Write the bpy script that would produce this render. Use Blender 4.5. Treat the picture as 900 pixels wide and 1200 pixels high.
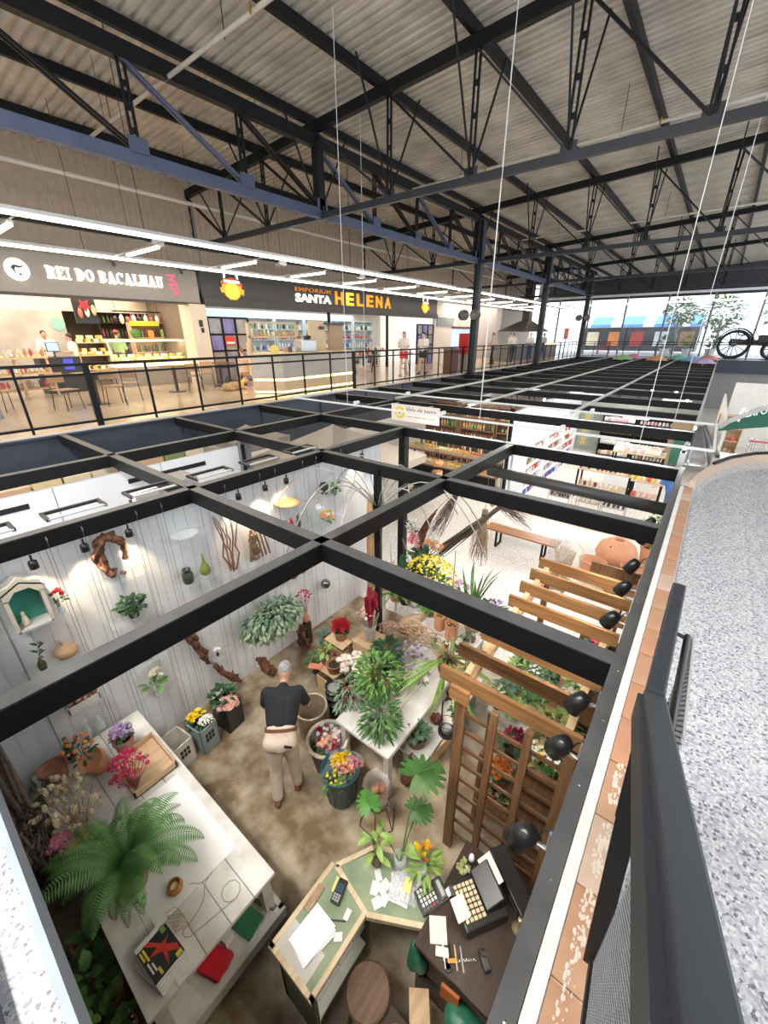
import bpy, math, random
from mathutils import Vector, Matrix
from math import sin, cos, pi, radians, sqrt, atan2
for o in list(bpy.data.objects): bpy.data.objects.remove(o)
SC = bpy.context.scene
COL = SC.collection
random.seed(11)

# ------------------------------------------------------------------ camera
cam_data = bpy.data.cameras.new('camera'); cam = bpy.data.objects.new('camera', cam_data); COL.objects.link(cam)
cam_data.sensor_fit = 'HORIZONTAL'; cam_data.sensor_width = 36.0; cam_data.lens = 36.0*470/900
cam_data.clip_start = 0.02; cam_data.clip_end = 300
PITCH, YAW, ROLL = radians(23.7), radians(38.0), radians(-0.15)
_f = Vector((-sin(YAW)*cos(PITCH), cos(YAW)*cos(PITCH), -sin(PITCH)))
_r = Vector((cos(YAW), sin(YAW), 0)); _u = _r.cross(_f)
_r2 = _r*cos(ROLL)+_u*sin(ROLL); _u2 = _u*cos(ROLL)-_r*sin(ROLL)
_m = Matrix((( _r2.x,_u2.x,-_f.x),(_r2.y,_u2.y,-_f.y),(_r2.z,_u2.z,-_f.z)))
cam.matrix_world = Matrix.Translation((0,0,1.55)) @ _m.to_4x4()
SC.camera = cam

# ------------------------------------------------------------------ sky, large lights, exposure
w = bpy.data.worlds.new('sky'); SC.world = w; w.use_nodes = True
bg = w.node_tree.nodes['Background']; bg.inputs[0].default_value = (0.86, 0.93, 1.0, 1); bg.inputs[1].default_value = 1.6
def area_light(name, loc, rot, sx, sy, power, col=(1,1,1)):
    l = bpy.data.lights.new(name, 'AREA'); l.shape = 'RECTANGLE'; l.size = sx; l.size_y = sy; l.energy = power; l.color = col
    o = bpy.data.objects.new(name, l); COL.objects.link(o); o.location = loc; o.rotation_euler = rot
    return o
# added fill lights without fixtures, over the opening and behind the viewer
area_light('fill_light_row', (-3.6, -1.6, 5.2), (radians(10),0,0), 7, 1.0, 720, (1,.96,.90))
area_light('fill_light_row', (3.8, 3.5, 5.4), (0,0,0), 1.0, 7, 90, (1,.98,.95))
area_light('fill_light_row', (-3.6, 13.0, 4.2), (0,0,0), 5, 1.2, 170, (1,.97,.93))
area_light('fill_light_row', (-3.6, 22.0, 4.2), (0,0,0), 5, 1.2, 170, (1,.98,.95))
sun = bpy.data.lights.new('sun','SUN'); sun.energy = 4.5; sun.angle = radians(1); sun.color = (1,.97,.92)
so = bpy.data.objects.new('sun', sun); COL.objects.link(so); so.rotation_euler = (radians(25),0,0); so.location = (0,-20,30)
vs = SC.view_settings
vs.view_transform = 'Standard'; vs.look = 'None'; vs.gamma = 1.0; vs.exposure = 0.5; vs.use_curve_mapping = False

# ------------------------------------------------------------------ materials
MATS = {}
def M(name, col=(.5,.5,.5), rough=.6, metal=0., var=.12, scale=6., bump=0., col2=None, emit=0., trans=0., alpha=1., detail=4., stretch=None, spec=None, coat=0.):
    if name in MATS: return MATS[name]
    m = bpy.data.materials.new(name); m.use_nodes = True; MATS[name] = m
    nt = m.node_tree; b = nt.nodes['Principled BSDF']; L = nt.links
    b.inputs['Roughness'].default_value = rough; b.inputs['Metallic'].default_value = metal
    if spec is not None: b.inputs['Specular IOR Level'].default_value = spec
    if coat: b.inputs['Coat Weight'].default_value = coat
    c = (*col, 1); c2 = (*(col2 if col2 else [max(0,min(1,v*(1-var))) for v in col]), 1)
    if var > 0 or col2:
        tc = nt.nodes.new('ShaderNodeTexCoord'); nz = nt.nodes.new('ShaderNodeTexNoise'); mx = nt.nodes.new('ShaderNodeMix'); mx.data_type = 'RGBA'
        src = tc.outputs['Object']
        if stretch:
            mp = nt.nodes.new('ShaderNodeMapping'); mp.inputs['Scale'].default_value = stretch; L.new(src, mp.inputs[0]); src = mp.outputs[0]
        L.new(src, nz.inputs['Vector']); nz.inputs['Scale'].default_value = scale; nz.inputs['Detail'].default_value = detail
        rp = nt.nodes.new('ShaderNodeMapRange'); rp.inputs[1].default_value = .35; rp.inputs[2].default_value = .65
        L.new(nz.outputs[0], rp.inputs[0]); L.new(rp.outputs[0], mx.inputs[0])
        mx.inputs[6].default_value = c; mx.inputs[7].default_value = c2; L.new(mx.outputs[2], b.inputs['Base Color'])
        if bump:
            bp = nt.nodes.new('ShaderNodeBump'); bp.inputs['Strength'].default_value = bump; bp.inputs['Distance'].default_value = .02
            L.new(nz.outputs[0], bp.inputs['Height']); L.new(bp.outputs[0], b.inputs['Normal'])
    else: b.inputs['Base Color'].default_value = c
    if emit: b.inputs['Emission Color'].default_value = c; b.inputs['Emission Strength'].default_value = emit
    if trans: b.inputs['Transmission Weight'].default_value = trans; b.inputs['IOR'].default_value = 1.45
    if alpha < 1: b.inputs['Alpha'].default_value = alpha
    return m
def wood(name, a, b_, rough=.5, axis=0, scale=3.):
    st = [9.,9.,9.]; st[axis] = .7
    return M(name, a, rough, 0, .2, scale, .08, b_, stretch=tuple(st), detail=6)
def speckle(name, cols, scale, rough, bump=0, coat=0, spec=.5):
    m = bpy.data.materials.new(name); m.use_nodes = True; MATS[name] = m
    nt = m.node_tree; b = nt.nodes['Principled BSDF']; L = nt.links
    tc = nt.nodes.new('ShaderNodeTexCoord'); v = nt.nodes.new('ShaderNodeTexVoronoi'); v.inputs['Scale'].default_value = scale
    nz = nt.nodes.new('ShaderNodeTexNoise'); nz.inputs['Scale'].default_value = scale*1.3; nz.inputs['Detail'].default_value = 2
    ad = nt.nodes.new('ShaderNodeVectorMath'); ad.operation = 'MULTIPLY_ADD'; ad.inputs[1].default_value = (.012,.012,.012)
    L.new(nz.outputs[1], ad.inputs[0]); L.new(tc.outputs['Object'], ad.inputs[2]); L.new(ad.outputs[0], v.inputs['Vector'])
    sp = nt.nodes.new('ShaderNodeSeparateColor'); L.new(v.outputs['Color'], sp.inputs[0])
    cr = nt.nodes.new('ShaderNodeValToRGB'); cr.color_ramp.interpolation = 'CONSTANT'
    e = cr.color_ramp.elements; e[0].position = 0; e[0].color = (*cols[0][1],1); e[1].position = cols[1][0]; e[1].color = (*cols[1][1],1)
    for p, c in cols[2:]: k = e.new(p); k.color = (*c,1)
    L.new(sp.outputs[0], cr.inputs[0]); L.new(cr.outputs[0], b.inputs['Base Color'])
    b.inputs['Roughness'].default_value = rough; b.inputs['Specular IOR Level'].default_value = spec
    if coat: b.inputs['Coat Weight'].default_value = coat; b.inputs['Coat Roughness'].default_value = .03
    return m
def glass(name, col=(.9,.95,.95), alpha=.18, rough=.05):
    m = M(name, col, rough, 0, 0, alpha=alpha); m.node_tree.nodes['Principled BSDF'].inputs['Specular IOR Level'].default_value = .8; return m

black = M('black_steel', (.006,.0062,.007), .5, 0, .25, 3, 0, spec=.25)
blacktop = M('charcoal_steel', (.021,.024,.03), .42, 0, .15, 3, spec=.35)
bluesteel = M('blue_grey_steel', (.038,.05,.075), .5, 0, .2, 2)
bluechord = M('blue_painted_steel', (.06,.075,.13), .5, 0, .2, 2)
white = M('white_paint', (.82,.83,.85), .55, 0, .05, 3)
whitewall = M('white_board', (.79,.80,.825), .6, 0, .06, 2)
offwhite = M('off_white', (.74,.71,.66), .6, 0, .08, 4)
granite = speckle('granite', [(0,(.44,.45,.48)),(.4,(.33,.34,.375)),(.68,(.56,.565,.585)),(.87,(.15,.155,.18))], 115, .14, 0, .3)
terrazzo = speckle('terrazzo', [(0,(.62,.58,.53)),(.5,(.54,.50,.45)),(.78,(.70,.66,.61)),(.92,(.36,.33,.29))], 45, .4)
concrete = M('stained_concrete', (.44,.37,.27), .42, 0, .3, 4.5, .12, (.17,.115,.06), detail=12)
beigetile = M('beige_tile', (.66,.52,.38), .16, 0, .15, 1.5)
terracotta = M('terracotta', (.66,.31,.17), .8, 0, .12, 5)
terracotta2 = M('old_terracotta', (.36,.16,.10), .85, 0, .3, 7)
tilecol = M('clay_tile', (.40,.24,.15), .55, 0, .3, 6, .1, (.32,.17,.10))
tilecol2 = M('pale_clay_tile', (.47,.35,.27), .55, 0, .25, 6, .1)
tilecol3 = M('red_clay_tile', (.43,.22,.125), .55, 0, .25, 6, .1)
honey = wood('honey_wood', (.47,.25,.10), (.30,.14,.05), .45, 0)
brownwood = wood('brown_wood', (.22,.115,.055), (.13,.065,.03), .55, 2)
palewood = wood('pale_wood', (.62,.45,.28), (.5,.33,.19), .6, 1)
benchwood = wood('bench_wood', (.36,.15,.045), (.24,.09,.028), .35, 0)
drift = M('driftwood', (.20,.085,.045), .9, 0, .5, 14, .8, (.07,.03,.018), detail=8)
twig = M('twig_bark', (.20,.15,.12), .9, 0, .4, 20, .3)
twigpale = M('peeled_vine', (.62,.40,.25), .7, 0, .3, 20)
straw = M('dry_straw', (.55,.40,.25), .9, 0, .35, 30)
chrome = M('chrome', (.6,.6,.6), .2, 1, 0)
brushed = M('brushed_steel', (.55,.56,.57), .35, .8, .15, 12)
plas_black = M('black_plastic', (.014,.014,.015), .3, 0, 0)
soil = M('soil', (.05,.03,.02), .95, 0, .4, 30)
greens = [M('leaf_green_%d'%i, c, .45, 0, .3, 12, 0, c2) for i,(c,c2) in enumerate([
    ((.10,.24,.06),(.04,.12,.03)), ((.16,.32,.07),(.07,.18,.04)), ((.05,.13,.05),(.02,.06,.025)),
    ((.28,.42,.10),(.15,.28,.06)), ((.12,.22,.14),(.07,.13,.09)), ((.36,.40,.16),(.2,.24,.08)) ])]
ferncol = M('fern_green', (.15,.34,.09), .5, 0, .35, 10, 0, (.07,.2,.05))
def col(name, c, rough=.6, **k): return M(name, c, rough, k.pop('metal',0), k.pop('var',.12), **k)
yellow = col('yellow_petal', (.85,.60,.02)); red = col('red_petal', (.55,.01,.03)); magenta = col('magenta_petal', (.55,.02,.13)); pinkp = col('pink_petal', (.72,.25,.33))
cream = col('cream_petal', (.86,.76,.55)); whitep = col('white_petal', (.85,.84,.78)); peach = col('peach_petal', (.86,.42,.27)); orange = col('orange_petal', (.85,.30,.06)); lilac = col('lilac_petal', (.42,.28,.50)); salmon = col('salmon_petal', (.70,.36,.32))

# ------------------------------------------------------------------ mesh helpers
class MB:
    def __init__(s): s.v = []; s.f = []
    def add(s, vs, fs):
        n = len(s.v); s.v += [tuple(p) for p in vs]; s.f += [tuple(i+n for i in q) for q in fs]; return s
    def box(s, c, d, rz=0, rx=0, ry=0):
        h = [x/2 for x in d]; P = [Vector((sx*h[0],sy*h[1],sz*h[2])) for sx in (-1,1) for sy in (-1,1) for sz in (-1,1)]
        if rz or rx or ry:
            R = Matrix.Rotation(rz,3,'Z') @ Matrix.Rotation(ry,3,'Y') @ Matrix.Rotation(rx,3,'X'); P = [R@p for p in P]
        c = Vector(c)
        return s.add([p+c for p in P], [(0,1,3,2),(4,6,7,5),(0,4,5,1),(2,3,7,6),(0,2,6,4),(1,5,7,3)])
    def bb(s, x0,x1,y0,y1,z0,z1): return s.box(((x0+x1)/2,(y0+y1)/2,(z0+z1)/2),(abs(x1-x0),abs(y1-y0),abs(z1-z0)))
    def bar(s, a, b, wd, ht, up=(0,0,1)):
        a = Vector(a); b = Vector(b); d = (b-a).normalized(); u = Vector(up)
        if abs(d.dot(u)) > .98: u = Vector((0,1,0)) if abs(d.y) < .9 else Vector((1,0,0))
        sd = d.cross(u).normalized(); u = sd.cross(d)
        P = [p+sd*(i*wd/2)+u*(j*ht/2) for p in (a,b) for i in (-1,1) for j in (-1,1)]
        return s.add(P, [(0,2,3,1),(4,5,7,6),(0,1,5,4),(2,6,7,3),(0,4,6,2),(1,3,7,5)])
    def tube(s, pts, r, n=6, cap=True):
        pts = [Vector(p) for p in pts]; k = len(pts); rs = r if isinstance(r,(list,tuple)) else [r]*k
        ring = []; u = None
        for i,p in enumerate(pts):
            d = (pts[min(i+1,k-1)]-pts[max(i-1,0)])
            d = d.normalized() if d.length > 1e-9 else Vector((0,0,1))
            if u is None:
                u = d.cross(Vector((0,0,1)));  u = u if u.length > .05 else d.cross(Vector((1,0,0)))
            u = (u - d*u.dot(d)); u = u.normalized() if u.length > 1e-6 else d.orthogonal().normalized()
            v = d.cross(u)
            ring += [p+(u*cos(2*pi*j/n)+v*sin(2*pi*j/n))*rs[i] for j in range(n)]
        F = [(i*n+j, i*n+(j+1)%n, (i+1)*n+(j+1)%n, (i+1)*n+j) for i in range(k-1) for j in range(n)]
        if cap: F += [tuple(range(n))[::-1], tuple((k-1)*n+j for j in range(n))]
        return s.add(ring, F)
    def lathe(s, prof, c=(0,0,0), n=16, sx=1, sy=1):
        k = len(prof); P = [(c[0]+r*cos(2*pi*j/n)*sx, c[1]+r*sin(2*pi*j/n)*sy, c[2]+z) for r,z in prof for j in range(n)]
        F = [(i*n+j, i*n+(j+1)%n, (i+1)*n+(j+1)%n, (i+1)*n+j) for i in range(k-1) for j in range(n)]
        if prof[0][0] > 1e-4: F.append(tuple(range(n))[::-1])
        if prof[-1][0] > 1e-4: F.append(tuple((k-1)*n+j for j in range(n)))
        return s.add(P, F)
    def ball(s, c, r, n=8, m=5, sz=1.):
        return s.lathe([(max(1e-5,r*sin(pi*i/m)), -r*sz*cos(pi*i/m)) for i in range(m+1)], c, n)
    def prism(s, poly, ax, a, b):
        def mk(u,v,t): return {'x':(t,u,v),'y':(u,t,v),'z':(u,v,t)}[ax]
        n = len(poly); P = [mk(u,v,a) for u,v in poly]+[mk(u,v,b) for u,v in poly]
        return s.add(P, [tuple(range(n))[::-1], tuple(range(n,2*n))]+[(i,(i+1)%n,n+(i+1)%n,n+i) for i in range(n)])
    def leaf(s, base, d, nrm, L, W, droop=.3, k=4, fold=.15):
        base = Vector(base); d = Vector(d).normalized(); nrm = Vector(nrm); sd = d.cross(nrm)
        sd = sd.normalized() if sd.length > 1e-5 else d.orthogonal().normalized(); nn = sd.cross(d)
        P = []; p = base.copy(); ang = 0
        for i in range(k+1):
            t = i/k; wv = W*.5*(sin(pi*min(1,t*.92+.08))**.8)
            if i == k: wv = W*.02
            a = droop*t*1.2; dd = d*cos(a)-nn*sin(a); up = nn*cos(a)+d*sin(a)
            if i: p = p+dd*(L/k)
            P += [p-sd*wv+up*(fold*wv), p, p+sd*wv+up*(fold*wv)]
        F = []
        for i in range(k): a = 3*i; F += [(a,a+1,a+4,a+3),(a+1,a+2,a+5,a+4)]
        return s.add(P, F)
    def build(s, name, mat, parent=None, smooth=False, world=False, bevel=0, loc=None):
        me = bpy.data.meshes.new(name); me.from_pydata(s.v, [], s.f); me.update()
        return place(me, name, mat, parent, smooth, world, bevel, loc)
def place(me, name, mat, parent=None, smooth=False, world=False, bevel=0, loc=None):
    if mat is not None and not me.materials: me.materials.append(mat)
    if smooth:
        for p in me.polygons: p.use_smooth = True
    o = bpy.data.objects.new(name, me); COL.objects.link(o)
    if parent is not None:
        o.parent = parent
        if world: o.location = -WL(parent)
    if loc is not None: o.location = loc
    if bevel:
        b = o.modifiers.new('bevel','BEVEL'); b.width = bevel; b.segments = 2; b.limit_method = 'ANGLE'
    return o
def WL(o):
    v = o.location.copy()
    while o.parent is not None: o = o.parent; v = v+o.location
    return v
def tag(o, label, cat, group=None, kind=None):
    if label: o['label'] = label
    if cat: o['category'] = cat
    if group: o['group'] = group
    if kind: o['kind'] = kind
    return o
def thing(name, label, cat, loc=(0,0,0), rz=0, group=None, kind=None):
    o = bpy.data.objects.new(name, None); COL.objects.link(o); o.location = loc; o.rotation_euler = (0,0,rz); o.empty_display_size = .1
    return tag(o, label, cat, group, kind)
def struct(name, mb, mat, label=None, **k):
    o = mb.build(name, mat, **k); o['kind'] = 'structure'
    if label: o['label'] = label
    return o
def structroot(name, label, loc=(0,0,0)):
    o = bpy.data.objects.new(name, None); COL.objects.link(o); o.location = loc; o['kind'] = 'structure'; o['label'] = label; return o
def copy_tree(o, loc=None, rz=None, label=None, parent=None, scale=None, depth=0):
    c = o.copy(); COL.objects.link(c)
    if parent is not None: c.parent = parent
    if loc is not None: c.location = loc
    if rz is not None: c.rotation_euler = (0,0,rz)
    if scale is not None: c.scale = (scale,)*3
    if label: c['label'] = label
    for ch in list(o.children): copy_tree(ch, parent=c, depth=depth+1)
    return c
def share(src, loc, parent=None, rz=None, name=None):
    c = bpy.data.objects.new(name or src.name.split('.')[0], src.data); COL.objects.link(c); c.location = loc
    for k in ('label','category','group','kind'):
        if k in src.keys() and parent is None: c[k] = src[k]
    if parent is not None: c.parent = parent
    if rz is not None: c.rotation_euler = (0,0,rz)
    return c
def inst(me, name, loc, parent=None, rot=None, sc=None, world=True):
    o = bpy.data.objects.new(name, me); COL.objects.link(o); loc = Vector(loc)
    if parent is not None:
        o.parent = parent
        if world: loc = loc-WL(parent)
    o.location = loc
    if rot is not None: o.rotation_euler = rot
    if sc is not None: o.scale = sc if hasattr(sc,'__len__') else (sc,)*3
    return o
def mesh(mb, name, mat, smooth=False):
    me = bpy.data.meshes.new(name); me.from_pydata(mb.v, [], mb.f); me.update(); me.materials.append(mat)
    if smooth:
        for p in me.polygons: p.use_smooth = True
    return me
_texts = {}
def text_mesh(txt, size, ext=.01, off=0., spacing=1.0, shear=0.):
    cu = bpy.data.curves.new('lettering','FONT'); cu.body = txt; cu.size = size; cu.extrude = ext; cu.offset = off; cu.align_x = 'LEFT'; cu.align_y = 'BOTTOM_BASELINE'; cu.space_character = spacing; cu.resolution_u = 3; cu.shear = shear
    o = bpy.data.objects.new('lettering', cu); COL.objects.link(o); bpy.context.view_layer.update()
    me = bpy.data.meshes.new_from_object(o); bpy.data.objects.remove(o)
    return me
def lettering(name, txt, mat, parent, origin, xdir, updir, width, height, ext=.01, off=0., spacing=1., shear=0.):
    """letters laid on a plane: baseline start at origin, fitted to width and cap height"""
    me = text_mesh(txt, 1.0, 0, off, spacing, shear)
    xs = [v.co.x for v in me.vertices]; ys = [v.co.y for v in me.vertices]
    x0, x1, y1 = min(xs), max(xs), max(ys); y0 = min(ys)
    X = Vector(xdir).normalized(); U = Vector(updir).normalized(); N = X.cross(U); O = Vector(origin)
    sx = width/(x1-x0); sy = height/(y1-y0)
    front = []; 
    for v in me.vertices: v.co = O+X*((v.co.x-x0)*sx)+U*((v.co.y-y0)*sy)
    me.update()
    if me.materials: me.materials.clear()
    o = place(me, name, mat, parent, False, parent is not None)
    if ext:
        s = o.modifiers.new('depth','SOLIDIFY'); s.thickness = ext; s.offset = 0
    return o
def voxel_mesh(mb, voxel, smooth_it=4):
    me = bpy.data.meshes.new('tmp'); me.from_pydata(mb.v, [], mb.f); me.update()
    o = bpy.data.objects.new('tmp', me); COL.objects.link(o)
    r = o.modifiers.new('r','REMESH'); r.mode = 'VOXEL'; r.voxel_size = voxel; r.adaptivity = 0
    s = o.modifiers.new('s','SMOOTH'); s.iterations = smooth_it; s.factor = .6
    bpy.context.view_layer.update()
    dg = bpy.context.evaluated_depsgraph_get()
    out = bpy.data.meshes.new_from_object(o.evaluated_get(dg))
    bpy.data.objects.remove(o)
    for p in out.polygons: p.use_smooth = True
    return out
def rnd(a,b): return random.uniform(a,b)
G = -3.2

# ================================================================== SETTING
# ---- lower floors and walls of the flower shop
struct('floor', MB().bb(-4.6,.1,-.6,4.95,G-.1,G), concrete, 'brown stained polished concrete floor of the flower shop')
struct('floor_market', MB().bb(-16,6,4.95,40,G-.1,G-.002), terrazzo, 'pale terrazzo floor of the lower market hall')
struct('floor_side', MB().bb(-16,-4.6,-3,4.95,G-.1,G-.002), terrazzo, 'pale terrazzo floor behind the white board wall')
wl = structroot('wall_left', 'white vertical board wall behind the hanging glass shelves', (-4.5,-.5,G))
MB().bb(-4.56,-4.515,-.5,5.65,G,-.16).build('backing', whitewall, wl, world=True)
bd = mesh(MB().bb(0,.012,.002,.1345,0,3.04), 'board', whitewall)
for i in range(45): inst(bd, 'board', (-4.514, -.5+i*.1365, G+.0), wl)
wp = structroot('wall_partition', 'white partition with dark vent slots behind the board wall', (-6.6,-1.6,G))
for i in range(4): MB().bb(-6.66,-6.6,-1.6+i*1.42+.006,-1.6+(i+1)*1.42-.006,G,-.3).build('wall_panel', whitewall, wp, world=True)
slot = M('dark_slot', (.01,.01,.01), .8, var=0)
for y0 in (-.3,2.15): MB().bb(-6.6,-6.592,y0,y0+1.25,-.5,-.43).build('vent_slot', slot, wp, world=True)
struct('wall_near', MB().bb(-4.6,.1,-.62,-.5,G,-.2), M('dark_plaster',(.16,.14,.13),.8), 'dark plaster wall under the near slab')
struct('wall_right', MB().bb(.0,.12,-.6,6.2,G,-.22), M('brown_plaster',(.20,.16,.12),.8), 'brown plaster wall under the mezzanine edge')  # one even dark grey-brown plaster colour

# ---- near slab with granite strip and grey edging
ns = structroot('floor_near', 'granite slab edge with grey steel edging', (-4,-.5,0))
MB().bb(-8,-.02,-.9,-.17,-.2,0).build('granite_slab', granite, ns, world=True)
MB().bb(-8,-.02,-.17,-.15,-.24,.004).build('steel_edging', M('grey_paint',(.26,.31,.38),.5), ns, world=True)
# ---- right mezzanine, granite floor with a curved end
def arc_pts():
    P = [(.13,5.3),(.2,5.75),(.3,6.2),(.47,6.68),(.72,7.1),(1.05,7.42),(1.5,7.7),(2.1,7.9),(2.9,8.0),(6,8.0)]
    return P
fr = structroot('floor_right', 'polished grey granite mezzanine floor with curved edge', (2,2,0))
MB().prism([(.13,-1.2)]+arc_pts()+[(6,-1.2)], 'z', -.3, -.0015).build('slab', granite, fr, world=True)
gt = mesh(MB().bb(.0025,.5975,.0025,.5975,-.01,.0), 'granite_tile', granite)
for i in range(9):
    for j in range(15):
        x0, y0 = .14+i*.6, -1.2+j*.6
        if y0+.6 > 5.2 and x0 < .6+.75*max(0,(y0+.6-6.6)): continue
        if y0+.6 > 7.8: continue
        inst(gt, 'granite_tile', (x0,y0,0), fr)
cb = structroot('trim_1', 'clay tiled kerb with white strip along the mezzanine edge', (.09,2.5,0))
MB().bb(.012,.135,-.16,5.3,-.3,.018).build('kerb_base', M('mortar',(.62,.58,.52),.8), cb, world=True)
MB().bb(.013,.047,-.16,5.3,.018,.03).build('white_strip', M('white_trim',(.64,.64,.61),.5,var=.15,scale=9), cb, world=True)
tms = [mesh(MB().bb(0,.078,.003,.2415,0,.012), 'tile', m) for m in (tilecol,tilecol2,tilecol3)]
for i in range(22): inst(tms[[0,2,0,0,1,0,2,2][i%8]], 'tile', (.05,-.1+i*.245,.018), cb)
stain = M('white_splash',(.55,.47,.40),.8)
m = MB()
for (yy,n) in ((1.28,60),(1.02,90),(.8,60),(.62,40)):
    for k in range(n):
        a = rnd(-.09,.09); m.lathe([(rnd(.001,.005),0),(.0005,.0008)], (.085+rnd(-.012,.02)*(1 if k%3 else .5), yy+a, .0301), 7, 1, rnd(1,3))
o = m.build('paint_splash', stain, cb, world=True); o['kind']='stuff'
# curved kerb past the end of the beam
mc = MB(); P = arc_pts()[:9]
for (a,b) in zip(P[:-1],P[1:]): mc.bar((a[0]-.02,a[1],.02),(b[0]-.02,b[1],.02),.05,.16)
struct('trim_2', mc, M('tan_kerb',(.55,.42,.32),.6), 'curved tan kerb at the mezzanine end')
md = MB()
for (a,b) in zip(arc_pts()[2:8],arc_pts()[3:9]): md.bar((a[0]-.03,a[1],.115),(b[0]-.03,b[1],.115),.03,.03)
struct('trim_3', md, black, 'dark curved capping on the tan kerb')

# ---- left mezzanine floor, fascia
fl = structroot('floor_left', 'polished beige tile floor in front of the upper shops', (-12,10,0))
MB().bb(-26,-8.85,-4,46,-.3,-.004).build('slab', beigetile, fl, world=True)
bt = mesh(MB().bb(.003,.897,.003,.897,-.01,0), 'floor_tile', beigetile)
for i in range(7):
    for j in range(34): inst(bt, 'floor_tile', (-9.8-i*.9, -1+j*.9, 0), fl)
MB().bb(-8.9,-8.84,-4,37,-.02,.012).build('edge_strip', M('stone_edge',(.62,.55,.47),.5), fl, world=True)
fs = structroot('trim_4', 'blue grey steel fascia beam under the upper floor', (-8.8,10,-.5))
MB().bb(-8.9,-8.83,-4,37,-.55,-.02).build('web', bluesteel, fs, world=True)
MB().bb(-8.9,-8.76,-4,37,-.045,-.02).build('flange', bluesteel, fs, world=True)
MB().bb(-8.9,-8.74,-4,37,-.58,-.55).build('flange', bluesteel, fs, world=True)
MB().bb(-8.9,-8.8,-4,37,-1.15,-.58).build('lower_panel', M('dark_panel',(.03,.036,.05),.6), fs, world=True)
stif = mesh(MB().bb(-.0,.05,-.01,.01,-.53,0), 'stiffener', bluesteel)
for i in range(18): inst(stif, 'stiffener', (-8.83, .1+i*2.05, -.03), fs)
struct('floor_back', MB().bb(-26,12,36.8,60,-.4,0), M('pale_paving',(.62,.63,.66),.35), 'pale floor at the far end of the hall')
struct('trim_5', MB().bb(-8.9,6,36.7,36.8,-.8,.02), bluesteel, 'dark edge beam under the far floor')
struct('wall_lower_back', MB().bb(-16,8,36.9,37.1,G,-.3), M('dim_wall',(.28,.27,.27),.8), 'dim wall at the far end of the lower market')

# ---- wall above the upper shops: ribbed panels
wu = structroot('wall_upper_left', 'beige ribbed metal wall above the upper shops', (-14.7,10,3.4))
pan = MB().bb(0,.03,.004,1.096,0,3.0)
for k in range(5): pan.bb(.03,.045,.1+k*.2,.14+k*.2,0,3.0)
pm = mesh(pan, 'wall_panel', M('beige_metal',(.36,.285,.215),.55,var=.1))
for i in range(40): inst(pm, 'wall_panel', (-14.75,-3+i*1.1,3.45), wu)
struct('wall_side_back', MB().bb(-26,-25.9,-4,46,0,6.2), offwhite, 'pale rear wall of the upper shops')

# ---- roof of ribbed metal sheets
def roofz(x): return 6.30+.05*(x+8.7)
rf = structroot('ceiling', 'ribbed grey metal roof sheets', (-5,15,6.3))
rm = M('galvalume', (.47,.425,.36), .48, .1, .25, 1.3, 0, (.33,.295,.245))
prof = []; 
for k in range(6):
    y = k*.2; prof += [(y,0),(y+.09,0),(y+.115,.045),(y+.175,.045)]
prof.append((1.2,0))
rb = MB(); n = len(prof)
X0, X1 = -15.5, 6.5
rb.add([(X0,y,roofz(X0)+z) for y,z in prof]+[(X1,y,roofz(X1)+z) for y,z in prof], [(i,i+1,n+i+1,n+i) for i in range(n-1)])
rme = mesh(rb, 'roof_sheet', rm)
for i in range(46): inst(rme, 'roof_sheet', (0,-7.8+i*1.2,0), rf)
# daylight openings between far roof bays: end wall above the far floor
struct('wall_far_gable', MB().bb(-16,8,46.2,46.4,4.6,6.9), M('dark_gable',(.05,.05,.055),.7), 'dark gable panel high above the far glazing')

# ---- purlins
pur = mesh(MB().bb(-.05,.05,0,49,-.09,.09), 'roof_purlin', black)
for i,x in enumerate((-13.1,-11.0,-8.95,-6.85,-4.7,-2.55,-.4,1.75,3.9)):
    o = inst(pur, 'roof_purlin', (x,-3,roofz(x)-.1)); tag(o, 'black roof purlin '+['nearest the ribbed upper wall','between the ribbed wall and the long blue truss','right above the long blue truss','first inward from the long blue truss','second inward from the long blue truss','third inward from the long blue truss','above the clay tiled kerb','above the granite floor','furthest over the granite floor'][i], 'beam', 'roof purlins')
# ---- trusses
def dbl(mb, a, b, gap, th, axis, ties=True):
    a = Vector(a); b = Vector(b); off = Vector(axis)*gap/2
    mb.bar(a-off, b-off, th, th); mb.bar(a+off, b+off, th, th)
    if ties:
        for t in (.25,.5,.75): p = a.lerp(b,t); mb.bar(p-off, p+off, .012, .09, (b-a).normalized())
def cross_truss(y, label, xs, ztop, zbot, xr=4.3):
    t = thing('roof_truss', label, 'truss', (xs[0], y, zbot), group=None)
    MB().bar((xs[0],y,zbot),(xr,y,zbot),.1,.13).build('bottom_chord', blacktop, t, world=True)
    MB().bar((xs[0],y,ztop(xs[0])),(xr,y,ztop(xr)),.14,.2).build('top_chord', black, t, world=True)
    for i,x in enumerate(xs):
        m = MB(); dbl(m,(x,y,zbot+.05),(x,y,ztop(x)-.08),.09,.035,(1,0,0)); m.build('vertical', black, t, world=True)
        if i+1 < len(xs):
            m = MB(); dbl(m,(x,y,ztop(x)-.1),(xs[i+1],y,zbot+.06),.07,.035,(0,1,0),False); m.build('diagonal', blacktop if i%2 else black, t, world=True)
        MB().box((x,y,zbot+.1),(.26,.03,.2)).build('gusset_plate', blacktop, t, world=True)
        if -13 < x < 3 and i%1 == 0:
            for s in (-1,1):
                m = MB(); m.bar((x,y,zbot+.05),(x+.03,y+s*1.05,roofz(x)-.15),.03,.03); m.build('knee_brace', black, t, world=True)
    return t
XS = [-14.7,-12.9,-10.8,-8.7,-6.55,-4.6,-2.82,-.9,1.2,3.3]
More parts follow.
